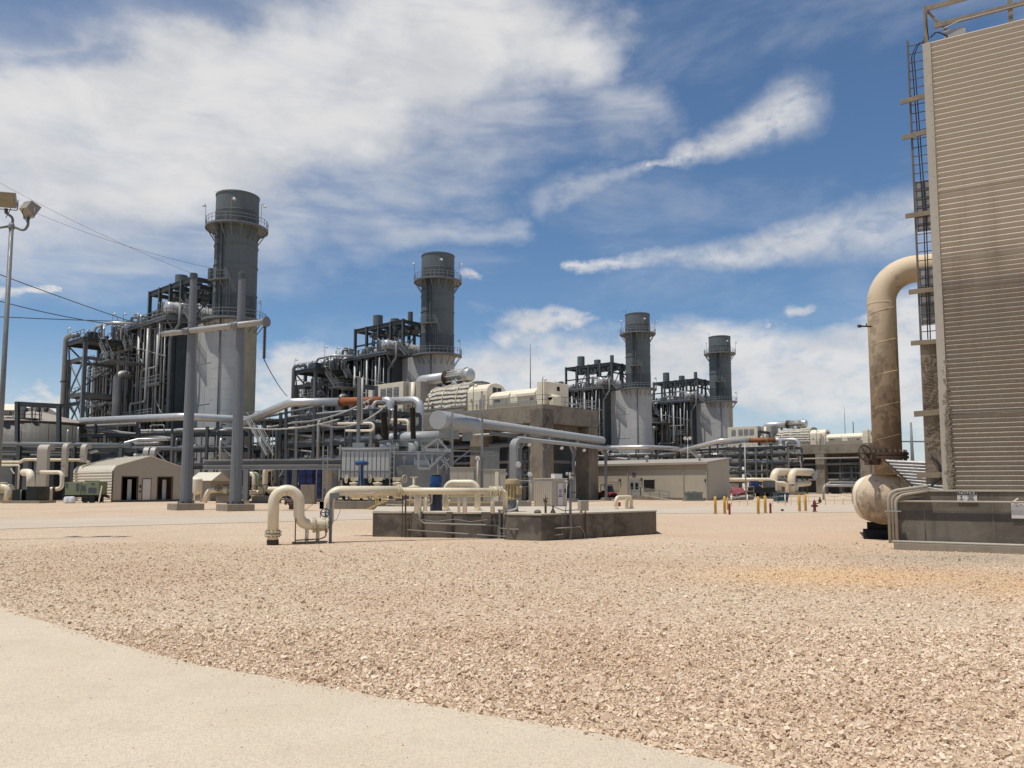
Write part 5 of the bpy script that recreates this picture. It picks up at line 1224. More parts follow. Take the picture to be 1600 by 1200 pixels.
# ================================================================== GANTRY: two tapered poles with a cross tube
def make_gantry():
    def pole(pxb, Y, pyt, patch, label):
        b = GX(pxb, Y); zt = P(pxb + 10, pyt, Y).z
        r = thing('gantry_pole', label, 'pole', b, group='tapered steel gantry poles')
        MB().lathe(b, UP, [(.42, .42), (.235, zt - .02), (.2, zt)], 12, False).build('shaft', STEELL if False else GREYPOLE, r)
        MB().box((b.x, b.y, .21), (1.9, 1.9, .5), R(42) - R(90)).build('footing', CONCB, r, bevel=.02)
        MB().lathe(b, UP, [(.60, .46), (.60, .50)], 12, False).build('base_plate', STEEL, r)
        mb = MB()
        for k in range(8): t = k * math.pi / 4; mb.cyl(b + Vector((.52 * math.cos(t), .52 * math.sin(t), .46)), b + Vector((.52 * math.cos(t), .52 * math.sin(t), .66)), .05, 6)
        mb.build('anchor_bolts', RUST, r)
        MB().lathe(gz(b, zt - .45), UP, [(.245, 0), (.27, .02), (.27, .42), (.22, .45)], 12).build('cap', STEELD, r)
        return b, zt
    global GREYPOLE
    GREYPOLE = mat('galvanised_pole_grey', (.170, .180, .185), .6, .1, var=.1, scale=.5, streak=.12)
    b1, z1 = pole(290, 56.5, 427, False, 'left grey gantry pole of the pair carrying the cross tube')
    b2, z2 = pole(367.5, 54.5, 426, True, 'right grey gantry pole of the pair, with a faded patch low down')
    A = P(259, 524, 57.6); B = P(421, 503.5, 53.2); z = (A.z + B.z) / 2
    off = Vector((-.1, -.34, 0))
    A = Vector((A.x, A.y, z)) + off; B = Vector((B.x, B.y, z)) + off
    r = thing('cross_tube', 'pale steel cross tube bolted between the two gantry poles', 'beam', (A + B) / 2)
    MB().cyl(A, B, .20, 16).build('tube', GALV, r)
    f = MB(); ax = (B - A).normalized(); flange(f, A, ax, .235, .02); flange(f, B, ax, .36, .05); f.build('end_plate', STEEL, r)
    for b in (b1, b2):
        t = (b - gz(A)).dot(gz(ax)) ; c = A + ax * t
        f = MB(); f.lathe(c - ax * .3, ax, [(.25, 0), (.25, .6)], 14); f.box((b.x, b.y - .1, z), (.7, .5, .3)); f.build('clamp', STEEL, r)
    mb = MB(); p0 = B + UP * -.1 - ax * .12
    for k in range(1): mb.lathe(p0 - UP * 2.45, UP, [(.03, 0)] + [(v, .05 + i * .06) for i in range(38) for v in ((.13,) if i % 2 else (.06,))] + [(.05, 2.4)], 12)
    s = thing('insulator_string', 'brown insulator string hanging from the right end of the cross tube', 'insulator', p0 - UP * 2.45)
    mb.build('discs', BUSH, s); MB().cyl(p0 - UP * .1, p0 + UP * .1, .05, 8).build('hook', STEEL, s)
    return A, B, z, p0
GA_, GB_, GZ_, GP_ = make_gantry()
def catenary(a, b, sag, n=18): return [a.lerp(b, k / n) - UP * sag * 4 * (k / n) * (1 - k / n) for k in range(n + 1)]
def wire(a, b, sag, label, r=.022, group='overhead wires'):
    o = MB().tube(catenary(a, b, sag), r, 5).build('power_line', WIRE); tag(o, label, 'wire', group)
d = GP_ - UP * 2.45
wire(d, P(449, 619, 80), .25, 'dark drooping wire from the hanging insulator down towards the steam pipe', .035)
wire(P(-400, 268, 34), P(262, 521, 57.4), .3, 'steepest overhead wire coming from the left edge to the gantry', .028)
wire(P(-400, 322, 34), P(300, 515, 56.6), 1.4, 'sagging middle overhead wire from the left edge to the gantry', .028)
wire(P(-300, 478, 40), P(372, 505, 54.6), .2, 'nearly level overhead wire from the left edge to the gantry', .028)
wire(P(-200, 165, 60), P(302, 428, 56.5), .8, 'faint overhead wire reaching the top of the left gantry pole', .012)
wire(P(-200, 196, 60), P(376, 428, 54.5), 1.6, 'faint overhead wire reaching the top of the right gantry pole', .012)
# ================================================================== TRANSFORMER YARD BEHIND THE PAD
def make_transformer():
    Yt = 63.0
    r = thing('power_transformer', 'grey power transformer with a bank of flat radiators and tall brown bushings', 'transformer', GX(600, 65))
    zt, zb = P(570, 705, Yt).z, P(570, 747, Yt).z
    a, b = GX(533, Yt), GX(608, Yt)
    n = 11
    for k in range(n):
        x0 = a.x + (b.x - a.x) * k / n
        MB().obox((x0, Yt, zb), ((b.x - a.x) / n * .86, 0, 0), (0, 1.5, 0), (0, 0, zt - zb)).build('radiator', RAD, r, bevel=.02)
    MB().obox((a.x, Yt - .06, P(0, 738, Yt).z), (b.x - a.x, 0, 0), (0, .05, 0), (0, 0, .12)).build('radiator_tie_bar', STEEL, r)
    mb = MB().cyl((a.x - .1, Yt + .4, zt + .15), (b.x + .2, Yt + .4, zt + .15), .14, 12).cyl((a.x - .1, Yt + 1.1, zt + .12), (b.x + .2, Yt + 1.1, zt + .12), .12, 12)
    mb.build('header_pipe', XFMR, r)
    for k in range(7):
        x0 = a.x + (b.x - a.x) * (k + .5) / 7; f = MB(); f.lathe((x0, Yt + .1, zb - .35), (0, 1, 0), [(.26, 0), (.26, .3)], 14); f.build('cooling_fan', BLACK, r)
    MB().obox((a.x, Yt + .6, .9), (b.x - a.x, 0, 0), (0, 1.2, 0), (0, 0, zb - 1.0)).build('radiator_base', DARK, r)
    # tank
    c, d = GX(606, Yt + 1.2), GX(702, Yt + 1.2); ztk = P(640, 705, Yt + 1.2).z
    tk = MB().obox((c.x, Yt + 1.6, .6), (d.x - c.x, 0, 0), (0, 4.0, 0), (0, 0, ztk - .6)).build('tank', XFMR, r, bevel=.04)
    mb = MB()
    for k in range(6): x0 = c.x + .3 + (d.x - c.x - .6) * k / 5; mb.obox((x0, Yt + 1.5, .8), (.1, 0, 0), (0, .11, 0), (0, 0, ztk - 1.2))
    mb.obox((c.x - .1, Yt + 1.46, ztk - .25), (d.x - c.x + .2, 0, 0), (0, .2, 0), (0, 0, .14)); mb.build('stiffener', XFMR, tk)
    MB().box((GX(655, Yt).x, Yt + 1.35, P(0, 735, Yt).z), (1.2, .4, 1.7)).build('control_cubicle', XFMR, r).data
    for px in (622, 677): MB().box((GX(px, Yt).x, Yt + 1.4, 1.3), (.8, .35, 1.7)).build('marshalling_box', STEEL, r)
    # bushings
    def bush(px, pyb, pyt, pyf, rr, Y, lean=0.0):
        p = P(px, pyf, Y); zb_, zt_ = P(px, pyb, Y).z, P(px, pyt, Y).z; ax = Vector((lean, .0, 1)).normalized()
        bb = MB().cyl((p.x, Y, zb_), (p.x, Y, p.z), rr * 1.9, 18).lathe((p.x, Y, p.z), ax, [(rr * 2.1, -.05), (rr * 2.1, .06), (rr * 1.2, .08)], 18).build('bushing_turret', XFMR, r)
        L = (zt_ - p.z) / ax.z; pr = [(rr * .9, .08)]; k = 0
        while .12 + k * .075 < L: pr += [(rr * 1.25, .12 + k * .075), (rr * .85, .155 + k * .075)]; k += 1
        MB().lathe((p.x, Y, p.z), ax, pr, 16).build('porcelain', BUSH, bb)
        MB().cyl(Vector((p.x, Y, p.z)) + ax * L, Vector((p.x, Y, p.z)) + ax * (L + .35), .05, 8).build('terminal', RUST, bb)
    bush(602.5, 706, 643, 690, .25, Yt + 2.2, -.08); bush(617.5, 706, 632, 692, .16, Yt + 3.0, 0); bush(646, 722, 637, 688, .21, Yt + 2.0, -.04)
    # surge arrester posts
    for px, pt, w in ((558, 600, .14), ):
        q = GX(px, Yt + 1.2); MB().hbeam(gz(q, 3.5), gz(q, P(px, 590, Yt + 1.2).z), .26).build('arrester_post', STEEL, r)
        q = GX(px + 5, Yt + .9); MB().cyl(gz(q, P(px, 660, Yt).z), gz(q, P(px, 588, Yt).z), .09, 10).build('arrester_tube', GALV, r)
        MB().box((q.x - .2, Yt + 1.0, P(0, 698, Yt).z), (.9, .8, .7)).build('arrester_box', XFMR, r)
    # walkway rail on top
    za = zt + .2; x0, x1 = GX(525, Yt).x, GX(700, Yt).x
    MB().rail([(GX(608, Yt).x, Yt + 1.45, ztk), (x1, Yt + 1.45, ztk)], .9, .02, 1.3, (.5,)).build('railing', XFMR, r)
    MB().obox((x0, Yt - .1, zt + .22), (GX(622, Yt).x - x0, 0, 0), (0, .12, 0), (0, 0, .1)).build('top_rail', XFMR, r)
    # access ladder
    def ladder(px0, px1, Y, py0, py1, m, nm='ladder'):
        p0, p1 = GX(px0, Y), GX(px1, Y); z0, z1 = P(px0, py1, Y).z, P(px0, py0, Y).z; mb = MB()
        for p in (p0, p1): mb.bar(gz(p, z0), gz(p, z1), .07)
        k = z0 + .2
        while k < z1: mb.bar(gz(p0, k), gz(p1, k), .045); k += .42
        return mb.build(nm, m, r)
    ladder(608.5, 615, Yt - .2, 693, 768, XFMR)
    ladder(503.5, 510.5, Yt, 697, 783, STEELL)
    # oil drum (conservator) on its stand
    A, B = P(684, 656, 62.5), P(741, 659.5, 69.0); B.z = A.z
    ax = (B - A).normalized(); L = (B - A).length; R_ = .75
    pr = [(R_ * .99, 0), (R_, .02), (R_, L * .55), (R_ + .02, L * .56), (R_ + .02, L * .6), (R_, L * .61), (R_, L - .14)] + [(R_ * math.cos(R(90) * k / 5), L - .14 + .14 * math.sin(R(90) * k / 5)) for k in range(1, 6)]
    MB().lathe(A, ax, pr, 32).build('conservator', GREYBUS, r)
    for t in (.18, .42, .8): c_ = A + ax * L * t; MB().obox(Vector((c_.x - .45, c_.y - .2, A.z - 1.35)), (.9, 0, 0), (0, .25, 0), (0, 0, .9)).build('saddle', GREYBUS, r)
    mb = MB(); base = A.z - 1.3; zl = P(680, 728, 62.5).z
    def pp(px, py): return P(px, py, 62.3)
    for (p, q, w) in (((684, 685), (660, 703), .16), ((684, 685), (700, 703), .16), ((660, 703), (705, 704), .26), ((661, 707), (673, 730), .14), ((673, 730), (700, 702), .16), ((654, 705), (654, 732), .16), ((654, 732), (673, 732), .2), ((675, 705), (675, 729), .12), ((684, 685), (684, 745), .1)):
        mb.bar(pp(*p), pp(*q), w)
    for (px, Y) in ((706, 63.2), (753, 69.5)): q = GX(px, Y); mb.bar(gz(q, 0), gz(q, P(px, 642 if px < 720 else 646, Y).z), .17)
    mb.bar(P(706, 642, 63.2), P(753, 646, 69.5), .14); mb.rail([P(660, 704, 62.3), P(706, 705, 64), P(758, 706, 69.5)], .0 + .02, .03, 9, ())
    mb.bar(P(706, 713, 64), P(775, 712, 69.5), .09); mb.bar(P(660, 702, 62), P(770, 706, 69.5), .08); mb.bar(P(705, 725, 64), P(735, 703, 68), .1)
    mb.build('conservator_stand', XFMR, r)
    MB().tube([P(680, 676, 62), P(688, 678, 62), P(697, 683, 63), P(706, 692, 64)], .035, 6, .2).build('oil_pipe', XFMR, r)
    # second drum and cooler lying behind
    A2, B2 = P(628, 686, 66.5), P(690, 681, 66); B2.z = A2.z + .1
    MB().lathe(A2, (B2 - A2), [(.56, 0), (.58, .03), (.58, (B2 - A2).length)], 24).lathe(A2 + Vector((-1.0, .3, 0)), (B2 - A2), [(.5, 0), (.52, .02), (.52, .8)], 20).build('expansion_drum', GREYBUS, r)
    MB().cyl(P(684, 682, 65.9), P(705, 683, 66.5), .3, 16).build('grey_pipe', GREYBUS, r)
    MB().box(P(660, 748, 64) , (3.6, .8, 2.2)).build('lower_housing', STEEL, r)
    # floodlights and an inclined pipe pair
    for px, py in ((632, 715), (626, 738), (687, 735)): MB().lathe(P(px, py, 62.6), (.4, -.8, -.3), [(.05, -.22), (.12, -.1), (.17, 0), (.12, .02)], 14).build('floodlight', STEELL, r)
    MB().bar(P(690, 717, 62), P(699, 732, 62), .07).bar(P(694, 715, 62), P(703, 731, 62), .07).bar(P(687, 733, 62), P(702, 716, 62), .07).build('cross_brace', GALV, r)
    return r
make_transformer()
def make_bund():
    Yb = 58.8
    r = thing('containment_wall', 'low grey concrete containment wall round the transformer', 'wall', GX(600, Yb))
    a, b = GX(499, Yb), GX(640, Yb); z = P(0, 783, Yb).z
    MB().obox((a.x, Yb, 0), (b.x - a.x, 0, 0), (0, .35, 0), (0, 0, z)).obox((a.x, Yb, 0), (.35, 0, 0), (0, 7, 0), (0, 0, z - .01)).build('front_wall', CONC, r, bevel=.02)
    a, b = GX(640, Yb + .4), GX(830, Yb + .4); MB().obox((a.x, Yb + .4, 0), (b.x - a.x, 0, 0), (0, .35, 0), (0, 0, z * .98)).build('side_wall', CONC, r, bevel=.02)
    s = thing('crossing_stairs', 'pale yellow steel steps climbing over the containment wall', 'steps', GX(590, Yb - 1))
    mb = MB(); n = 6; x0, x1 = GX(576, Yb - .9).x, GX(602, Yb - .9).x
    for k in range(n): x = x0 + (x1 - x0) * k / n; mb.obox((x, Yb - 1.4, .05 + k * z / n), (.34, 0, 0), (0, 1.0, 0), (0, 0, .07))
    mb.build('treads', FAN, s)
    for y in (Yb - 1.4, Yb - .45):
        mb = MB(); mb.bar((x0, y, .05), (x1, y, z + .02), .03, .08); mb.bar((x0 + .6, y, .3), (x0 + .6, y, 1.5), .08); mb.bar((x1, y, z), (x1, y, z + 1.0), .06); mb.bar((x0 + .6, y, 1.4), (x1, y, z + 1.0), .06)
        mb.build('handrail', PALEY, s)
    r = thing('yellow_guardrail', 'long low yellow and cream guardrail behind the pad pipes', 'railing', GX(680, 57))
    mb = MB(); mb.bar(P(604, 788, 57.5), P(632, 789, 57.5), .08); mb.bar(P(632, 781, 57.5), P(632, 797, 57.5), .08); mb.bar(P(620, 789, 57.5), P(620, 797, 57.5), .07); mb.bar(P(603, 789, 57.5), P(603, 797, 57.5), .07); mb.build('near_rail', FAN, r)
    MB().rail([P(640, 795, 58.2), P(700, 795, 58.2), P(770, 795, 58.2)], .9, .035, 1.2, (.5,)).build('far_rail', PALEY, r)
    MB().bar(P(596, 783, 58), P(608, 770, 58), .06).bar(P(645, 783, 57.5), P(657, 774, 57.5), .07).build('stair_rail', PALEY, r)
make_bund()
def make_busduct():
    A, B = P(742, 662, 69.5), P(942, 690, 96.0); z = 7.15; A.z = B.z = z; ax = (B - A).normalized(); L = (B - A).length
    r = thing('bus_duct', 'long straight grey round duct running from the oil drum past the concrete deck', 'duct', gz(A))
    MB().lathe(A, ax, [(.44, 0), (.44, L - .25), (.39, L - .08), (.27, L)], 28).build('duct', GREYBUS, r)
    mb = MB()
    for t in (.12, .36, .60, .84, .97): mb.lathe(A + ax * L * t, ax, [(.44, 0), (.47, .01), (.47, .09), (.44, .1)], 28, cap=False)
    mb.build('joint_band', GREYBUS, r)
    s = ax.cross(UP).normalized()
    r2 = thing('duct_support_frame', 'grey steel frame of posts and beams carrying the long round duct', 'frame', gz(A + ax * L * .6))
    for t in (.28, .46, .70, 1.02):
        c = A + ax * L * t; p = MB(); p.hbeam(gz(c + s * .1, .3), gz(c + s * .1, z - .62), .32, .32); p.build('post', STEEL, r2)
        MB().box((c.x + s.x * .1, c.y + s.y * .1, .15), (.9, .9, .34), .4).build('footing', CONCB, r2)
        MB().bar(c - s * .6 - UP * .66, c + s * .7 - UP * .66, .16, .2).bar(c + s * .1 - UP * 2.0, c + s * .1 + ax * 1.4 - UP * .75, .12).bar(c + s * .1 - UP * 2.0, c + s * .1 - ax * 1.4 - UP * .75, .12).build('knee_brace', STEELL, r2)
    MB().hbeam(A + ax * L * .08 - UP * .74 + s * .1, B + ax * 1 - UP * .74 + s * .1, .22, .3).build('long_beam', STEEL, r2)
    o = s * .75 - UP * 1.0
    MB().tube([A + ax * L * .22 + o, B + ax * 2.2 + o], .20, 12).build('lower_pipe', GREYBUS, r2)
    for t, px in ((.3, 0), (.55, 0), (.75, 0)): c = A + ax * L * t + o - UP * .5; MB().lathe(c, (.2, -.8, -.5), [(.04, -.2), (.15, -.1), (.2, 0), (.18, .03)], 12).build('floodlight', PLASTIC, r2)
    # tall square cable duct
    q = GX(801, 68); zt = P(800, 684, 68).z
    r3 = thing('cable_riser', 'wide flat grey cable duct rising beside the far end of the yard and bending right', 'cable duct', q)
    mb = MB(); w = .70; prof = [(0, 0), (0, zt - .8)] + [(.8 - .8 * math.cos(R(90) * k / 6), zt - .8 + .8 * math.sin(R(90) * k / 6)) for k in range(1, 7)] + [(2.2, zt)]
    inn = [(2.2, zt - .35), (.8, zt - .35)] + [(.8 - .45 * math.cos(R(90) * k / 6), zt - .8 + .45 * math.sin(R(90) * k / 6)) for k in range(5, -1, -1)] + [(.35, 0)]
    d = Vector((.62, .78, 0)); n_ = Vector((.78, -.62, 0))
    mb.prism([Vector((q.x, q.y, 0)) - n_ * w / 2 + d * a + UP * b for a, b in prof + inn], n_ * w); mb.build('duct', STEELL, r3)
    MB().lathe(P(810, 726, 67.5), (.5, -.8, -.1), [(.05, -.2), (.2, -.1), (.26, 0), (.24, .03)], 14).build('floodlight', PLASTIC, r3)
make_busduct()
def cabinet(name, label, px0, px1, pyt, Y, D, m, group=None, seam=True, z0=0.0):
    a, b = GX(px0, Y, z0), GX(px1, Y, z0); zt = P(px0, pyt, Y).z
    r = thing(name, label, 'cabinet', (a + b) / 2, group=group)
    MB().obox(a, (b.x - a.x, 0, 0), (0, D, 0), (0, 0, zt - z0)).build('housing', m, r, bevel=.02)
    if seam:
        n = 3
        for k in range(1, n): x = a.x + (b.x - a.x) * k / n; MB().obox((x - .02, Y - .012, z0 + .1), (.04, 0, 0), (0, .012, 0), (0, 0, zt - z0 - .2)).build('door_seam', TAND, r)
    MB().obox((a.x - .05, Y - .05, zt), (b.x - a.x + .1, 0, 0), (0, D + .1, 0), (0, 0, .06)).build('roof_sheet', m, r)
    return r, a, b, zt
cabinet('electrical_cabinet', 'plain tan electrical cabinet left of the tall thin posts behind the pad', 703, 740, 731, 60.5, 1.6, BEIGE, 'tan electrical cabinets')
r_, a_, b_, z_ = cabinet('electrical_cabinet', 'tan electrical cabinet with a bright vertical strip behind the arched cream pipe', 755, 790, 734, 61.0, 1.6, BEIGE, 'tan electrical cabinets')
MB().obox((a_.x + (b_.x - a_.x) * .52, 60.93, .2), (.28, 0, 0), (0, .05, 0), (0, 0, z_ - .35)).build('bright_strip', CREAMW, r_)
def make_shed():
    c = GX(862, 63.4); a = GX(834, 66.0); b = GX(886, 64.6); zt = P(862, 748.5, 63.4).z
    r = thing('instrument_shed', 'small tan sheet metal shed with a white notice on its narrow door', 'shed', c)
    e = (a - c) + (b - c) + c
    MB().prism([c, b, e, a], UP * zt).build('walls', BEIGE, r, bevel=.02)
    MB().prism([gz(c + (c - e).normalized() * .1, zt), gz(b + (b - a).normalized() * .1, zt), gz(e, zt), gz(a + (a - b).normalized() * .1, zt)], UP * .07).build('roof', BEIGER, r)
    mb = MB(); u = (a - c); nn = Vector((-u.y, u.x, 0)).normalized(); nn = nn if nn.y < 0 else -nn
    for k in range(1, 9): mb.obox(c + u * k / 9 + nn * .0, u.normalized() * .05, nn * .025, UP * zt)
    mb.build('wall_ribs', BEIGE, r)
    v = b - c; n2 = Vector((-v.y, v.x, 0)).normalized(); n2 = n2 if n2.y < 0 else -n2
    MB().obox(c + v * .34 + n2 * .0 + UP * .1, v * .40, n2 * .03, UP * (zt - .38)).build('door_frame', TAND, r)
    dr = MB().obox(c + v * .37 + n2 * .03 + UP * .12, v * .34, n2 * .02, UP * (zt - .44)).build('door', SIGNW, r)
    sg = MB(); o = c + v * .54 + n2 * .06 + UP * (zt - .85)
    for k, w in enumerate((.34, .42, .2, .36)): sg.bar(o - v.normalized() * w / 2 - UP * k * .13, o + v.normalized() * w / 2 - UP * k * .13, .015, .07)
    sg.bar(o - v * .13 - UP * .52, o + v * .13 - UP * .52, .02, .1); sg.build('door_lettering', SIGNP, dr)
    MB().box(c + v * .88 + n2 * .05 + UP * 1.3, (.12, .1, .3)).build('switch', RUST, r)
    MB().obox(c + v * .2 + UP * (zt + .07), v * .5, u * .2, UP * .35).build('roof_unit', WHITE, r)
    MB().cyl(gz(GX(830, 62), 0), gz(GX(830, 62), 1.9), .03, 6).build('rod', GALV, r)
    MB().bar(P(786, 750, 62), P(862, 752, 62), .09).build('conduit', GALV, r)
make_shed()
# thin lamp posts behind the pad
for i, (px, pt, Y, lab) in enumerate(((746, 716, 60, 'thin bright steel post with a lamp between the two tan cabinets'), (828, 741, 58, 'short thin post with a white sensor left of the tan shed'))):
    q = GX(px, Y); zt = P(px, pt, Y).z; r_ = thing('lamp_post', lab, 'lamp post', q)
    MB().cyl(q, gz(q, zt), .07 if i == 0 else .035, 8).build('post', GALV, r_)
    MB().lathe(gz(q, zt), (.1, -.8, -.3), [(.05, -.15), (.16, -.05), (.18, .05)], 12).build('lamp', PLASTIC, r_)

# ================================================================== PIPE RACKS
def make_rack(name, label, P0, d, s, L, W, levels, bays, seed, npipes=7, stairs=True, tint=None):
    """steel rack from P0 along d (unit), width W along s; pipes lie on each level"""
    rnd = random.Random(seed); r = thing(name, label, 'pipe rack', P0)
    def Q(a, b, z): return Vector((P0.x, P0.y, 0)) + d * a + s * b + UP * z
    top = levels[-1]
    for k in range(bays + 1):
        a = L * k / bays
        for b in (0, W):
            MB().hbeam(Q(a, b, 0), Q(a, b, top + (.9 if k % 2 else 0)), .34, .34).build('column', STEELD if (k + (b > 0)) % 2 else STEEL, r)
    for z in levels:
        mb = MB()
        for k in range(bays + 1): mb.hbeam(Q(L * k / bays, 0, z), Q(L * k / bays, W, z), .28, .36)
        for b in (0, W): mb.hbeam(Q(0, b, z - .05), Q(L, b, z - .05), .24, .32)
        mb.build('level_beams', STEELD, r)
    mb = MB()
    for k in range(bays):
        a0, a1 = L * k / bays, L * (k + 1) / bays
        if k % 2 == 0: mb.bar(Q(a0, -.05, levels[0]), Q((a0 + a1) / 2, -.05, levels[1] if len(levels) > 1 else 0), .14); mb.bar(Q(a1, -.05, levels[0]), Q((a0 + a1) / 2, -.05, levels[1] if len(levels) > 1 else 0), .14)
        else: mb.bar(Q(a0, -.05, 0.2), Q(a1, -.05, levels[0] - .2), .14)
    mb.build('bracing', STEELL, r)
    for z in levels:
        b = .3
        for k in range(npipes):
            rr = rnd.choice((.07, .09, .12, .16, .22, .30)); b += rr + .1
            if b > W - .2: break
            a0 = rnd.choice((-.6, 0, rnd.uniform(0, L * .4))); a1 = rnd.choice((L + .6, L, rnd.uniform(L * .6, L))); y = z + .2 + rr
            pts = [Q(a0, b, y), Q(a1, b, y)]
            q = rnd.random()
            if q < .35: pts = [Q(a0, b, y), Q(a0 + (a1 - a0) * .45, b, y), Q(a0 + (a1 - a0) * .45, b, y + rnd.choice((-1.2, 1.1))), Q(a1, b, y + .4)] if rnd.random() < .4 else pts + [Q(a1, b, y + rnd.choice((-2, 1.6)))]
            elif q < .55: pts = [Q(a0, b, y - 1.8)] + pts
            MB().tube(pts, rr, 9, rr * 2.2, seg=4).build('pipe', rnd.choice((ALU, ALU, ALUD, STEELL, GALV, STEEL)), r); b += rr
    for k in range(26):
        a = rnd.uniform(0, L); b = rnd.uniform(-.3, 1.2); z0 = rnd.uniform(.5, levels[0]); z1 = rnd.uniform(levels[0] + 1, top + 1.5); rr = rnd.choice((.06, .09, .13, .2))
        pts = [Q(a, b, z0), Q(a, b, z1)]; pts += [Q(a, b + 1.4, z1)] if rnd.random() < .5 else [Q(a + rnd.uniform(-2, 2), b, z1)]
        MB().tube(pts, rr, 8, rr * 2.4, seg=4).build('drop_pipe', rnd.choice((ALU, ALUD, GALV, STEEL)), r)
    for k in range(26):
        a = rnd.uniform(0, L); z = rnd.choice(levels) + .5; b = rnd.uniform(-.1, 1.5)
        MB().lathe(Q(a, b, z), d, [(.12, -.3), (.28, -.28), (.28, -.2), (.16, -.14), (.2, 0), (.16, .14), (.28, .2), (.28, .28), (.12, .3)], 12).cyl(Q(a, b, z), Q(a, b, z + .7), .05, 6).lathe(Q(a, b, z + .62), UP, [(.18, 0), (.18, .05)], 10).build('rack_valve', rnd.choice((ALU, STEELL, ALUD)), r)
    if stairs:
        zt = top
        mb = MB(); mb.obox(Q(L - 6.5, -1.2, zt), d * 6.5, s * 3.4, UP * .1); mb.rail([Q(L, 2, zt + .1), Q(L, -1.1, zt + .1), Q(L - 6.5, -1.1, zt + .1)], 1.1, .035, 1.3, (.5,)); mb.build('walkway', STEEL, r)
        mb = MB(); A, B = Q(L - 3.2, -1.4, zt), Q(L - 8.0, -1.4, zt - 4.4)
        for o in (0, -.9):
            mb.bar(A + s * o, B + s * o, .07, .28); mb.bar(A + s * o + UP, B + s * o + UP, .06); mb.bar(A + s * o + UP * .5, B + s * o + UP * .5, .05)
        for k in range(18): mb.obox(A.lerp(B, k / 18) - s * .9, s * .9, d * .25, UP * .03)
        mb.build('stair', STEELL, r)
    return r, Q
D_ = -GXV.copy(); S_ = GYV.copy()
RP = GX(578, 86.0)
rk0, Qr = make_rack('pipe_rack', '', RP, D_, S_, 25, 7.0, [2.6, 4.6, 6.5, 8.3, 9.8], 7, 3, 11)
rk1 = copy_thing(rk0, Vector(rk0.location) + sh)
tag(rk0, 'tangled pipe rack with stairs left of the radiators, under the orange striped steam pipe', 'pipe rack', 'tall pipe racks beside the turbine decks')
tag(rk1, 'tangled pipe rack right of the low tan building, behind the red car', 'pipe rack', 'tall pipe racks beside the turbine decks')
def make_steam_pipe():
    Y = 93.5
    z = P(600, 626, Y).z; lo = P(382, 652, 100)
    def pt(px, Yy, zz): g = GX(px, Yy, zz); return g
    a = pt(376, 101, 9.6); b = pt(455, 95.5, z); c = pt(532, 94.9, z); d = pt(610, 93.5, z)
    r = thing('steam_pipe', '', 'pipe', gz(c))
    MB().tube([a, b, c], .50, 20, 1.6, seg=8).build('silver_jacket', ALU, r)
    c2 = pt(598, 93.9, z); MB().tube([c, c2], .52, 20).build('rusty_jacket', ORNG, r)
    MB().tube([c2, d, gz(d, z - 4.3), gz(d, z - 4.3) + Vector((1.2, 1.3, 0))], .5, 20, 1.1, seg=8).build('drop_leg', ALU, r)
    e = pt(657, 92.5, z); MB().tube([pt(604, 95.2, z + .05), e, gz(e, z - 4.2), gz(e, z - 4.2) + Vector((1.2, 1.3, 0))], .47, 20, 1.15, seg=8).build('second_leg', ALU, r)
    f = MB()
    for t in (.0, 1.0): q = c.lerp(c2, t); f.lathe(q, c2 - c, [(.50, -.05), (.56, -.04), (.56, .04), (.5, .05)], 20)
    f.build('jacket_band', RUST, r)
    MB().tube([pt(564, 92.8, z + .6), pt(572, 92.9, z - .9), pt(582, 93, z - .5)], .05, 6, .3).build('drain_line', GALV, r)
    MB().hbeam(pt(447, 96, 0), pt(447, 96, z - .5), .3).build('support_column', STEELD, r); MB().hbeam(pt(588, 94.6, 0), pt(588, 94.6, z - 3.1), .36).build('support_column', STEELD, r)
    mb = MB(); mb.hbeam(pt(560, 95, z + 1.9), pt(588, 94.6, z + 1.6), .4, .5); mb.hbeam(pt(560, 95, z - 3), pt(560, 95, z + 2.1), .35); mb.hbeam(pt(588, 94.6, z - 3), pt(588, 94.6, z + 1.9), .35)
    mb.build('goal_post_frame', STEELD, r)
    return r
sp0 = make_steam_pipe(); sp1 = copy_thing(sp0, Vector(sp0.location) + sh)
tag(sp0, 'big silver steam pipe with a rusty orange stretch, rising left of the near turbine', 'pipe', 'silver and orange steam pipes')
tag(sp1, 'far silver steam pipe with a rusty orange stretch, right of the fourth chimney', 'pipe', 'silver and orange steam pipes')
# pipe-loop in front of the near rack
q0 = P(556, 672, 84)
r_ = thing('expansion_loop', 'small cream U shaped expansion loop standing out of the near pipe rack', 'pipe', q0)
MB().tube([P(528, 662, 84.5), P(584, 661, 84), P(584, 673, 84), P(540, 673, 84.2)], .13, 10, .65, seg=8).build('pipe', CREAMW, r_)
r_ = thing('corner_pipe', 'small cream pipe bent down beside the tallest brown bushing', 'pipe', P(640, 680, 72))
MB().tube([P(612, 656, 74), P(638, 656.5, 73), P(638, 690, 73)], .13, 10, .4, seg=6).build('pipe', CREAMW, r_)
# flexible cables looping over the rack
for i, (p, q, sag, l) in enumerate(((P(455, 660, 75), P(582, 622, 80), .6, 'grey flexible cable sweeping up over the rack to the orange pipe'), (P(500, 663, 72), P(605, 632, 78), 1.0, 'grey flexible cable looping under the bend of the orange pipe'), (P(380, 668, 78), P(530, 655, 76), .5, 'grey flexible cable lying along the front of the pipe rack'))):
    o = MB().tube(catenary(p, q, sag), .08, 6).build('cable', GALV); tag(o, l, 'cable', 'flexible cables over the pipe rack')
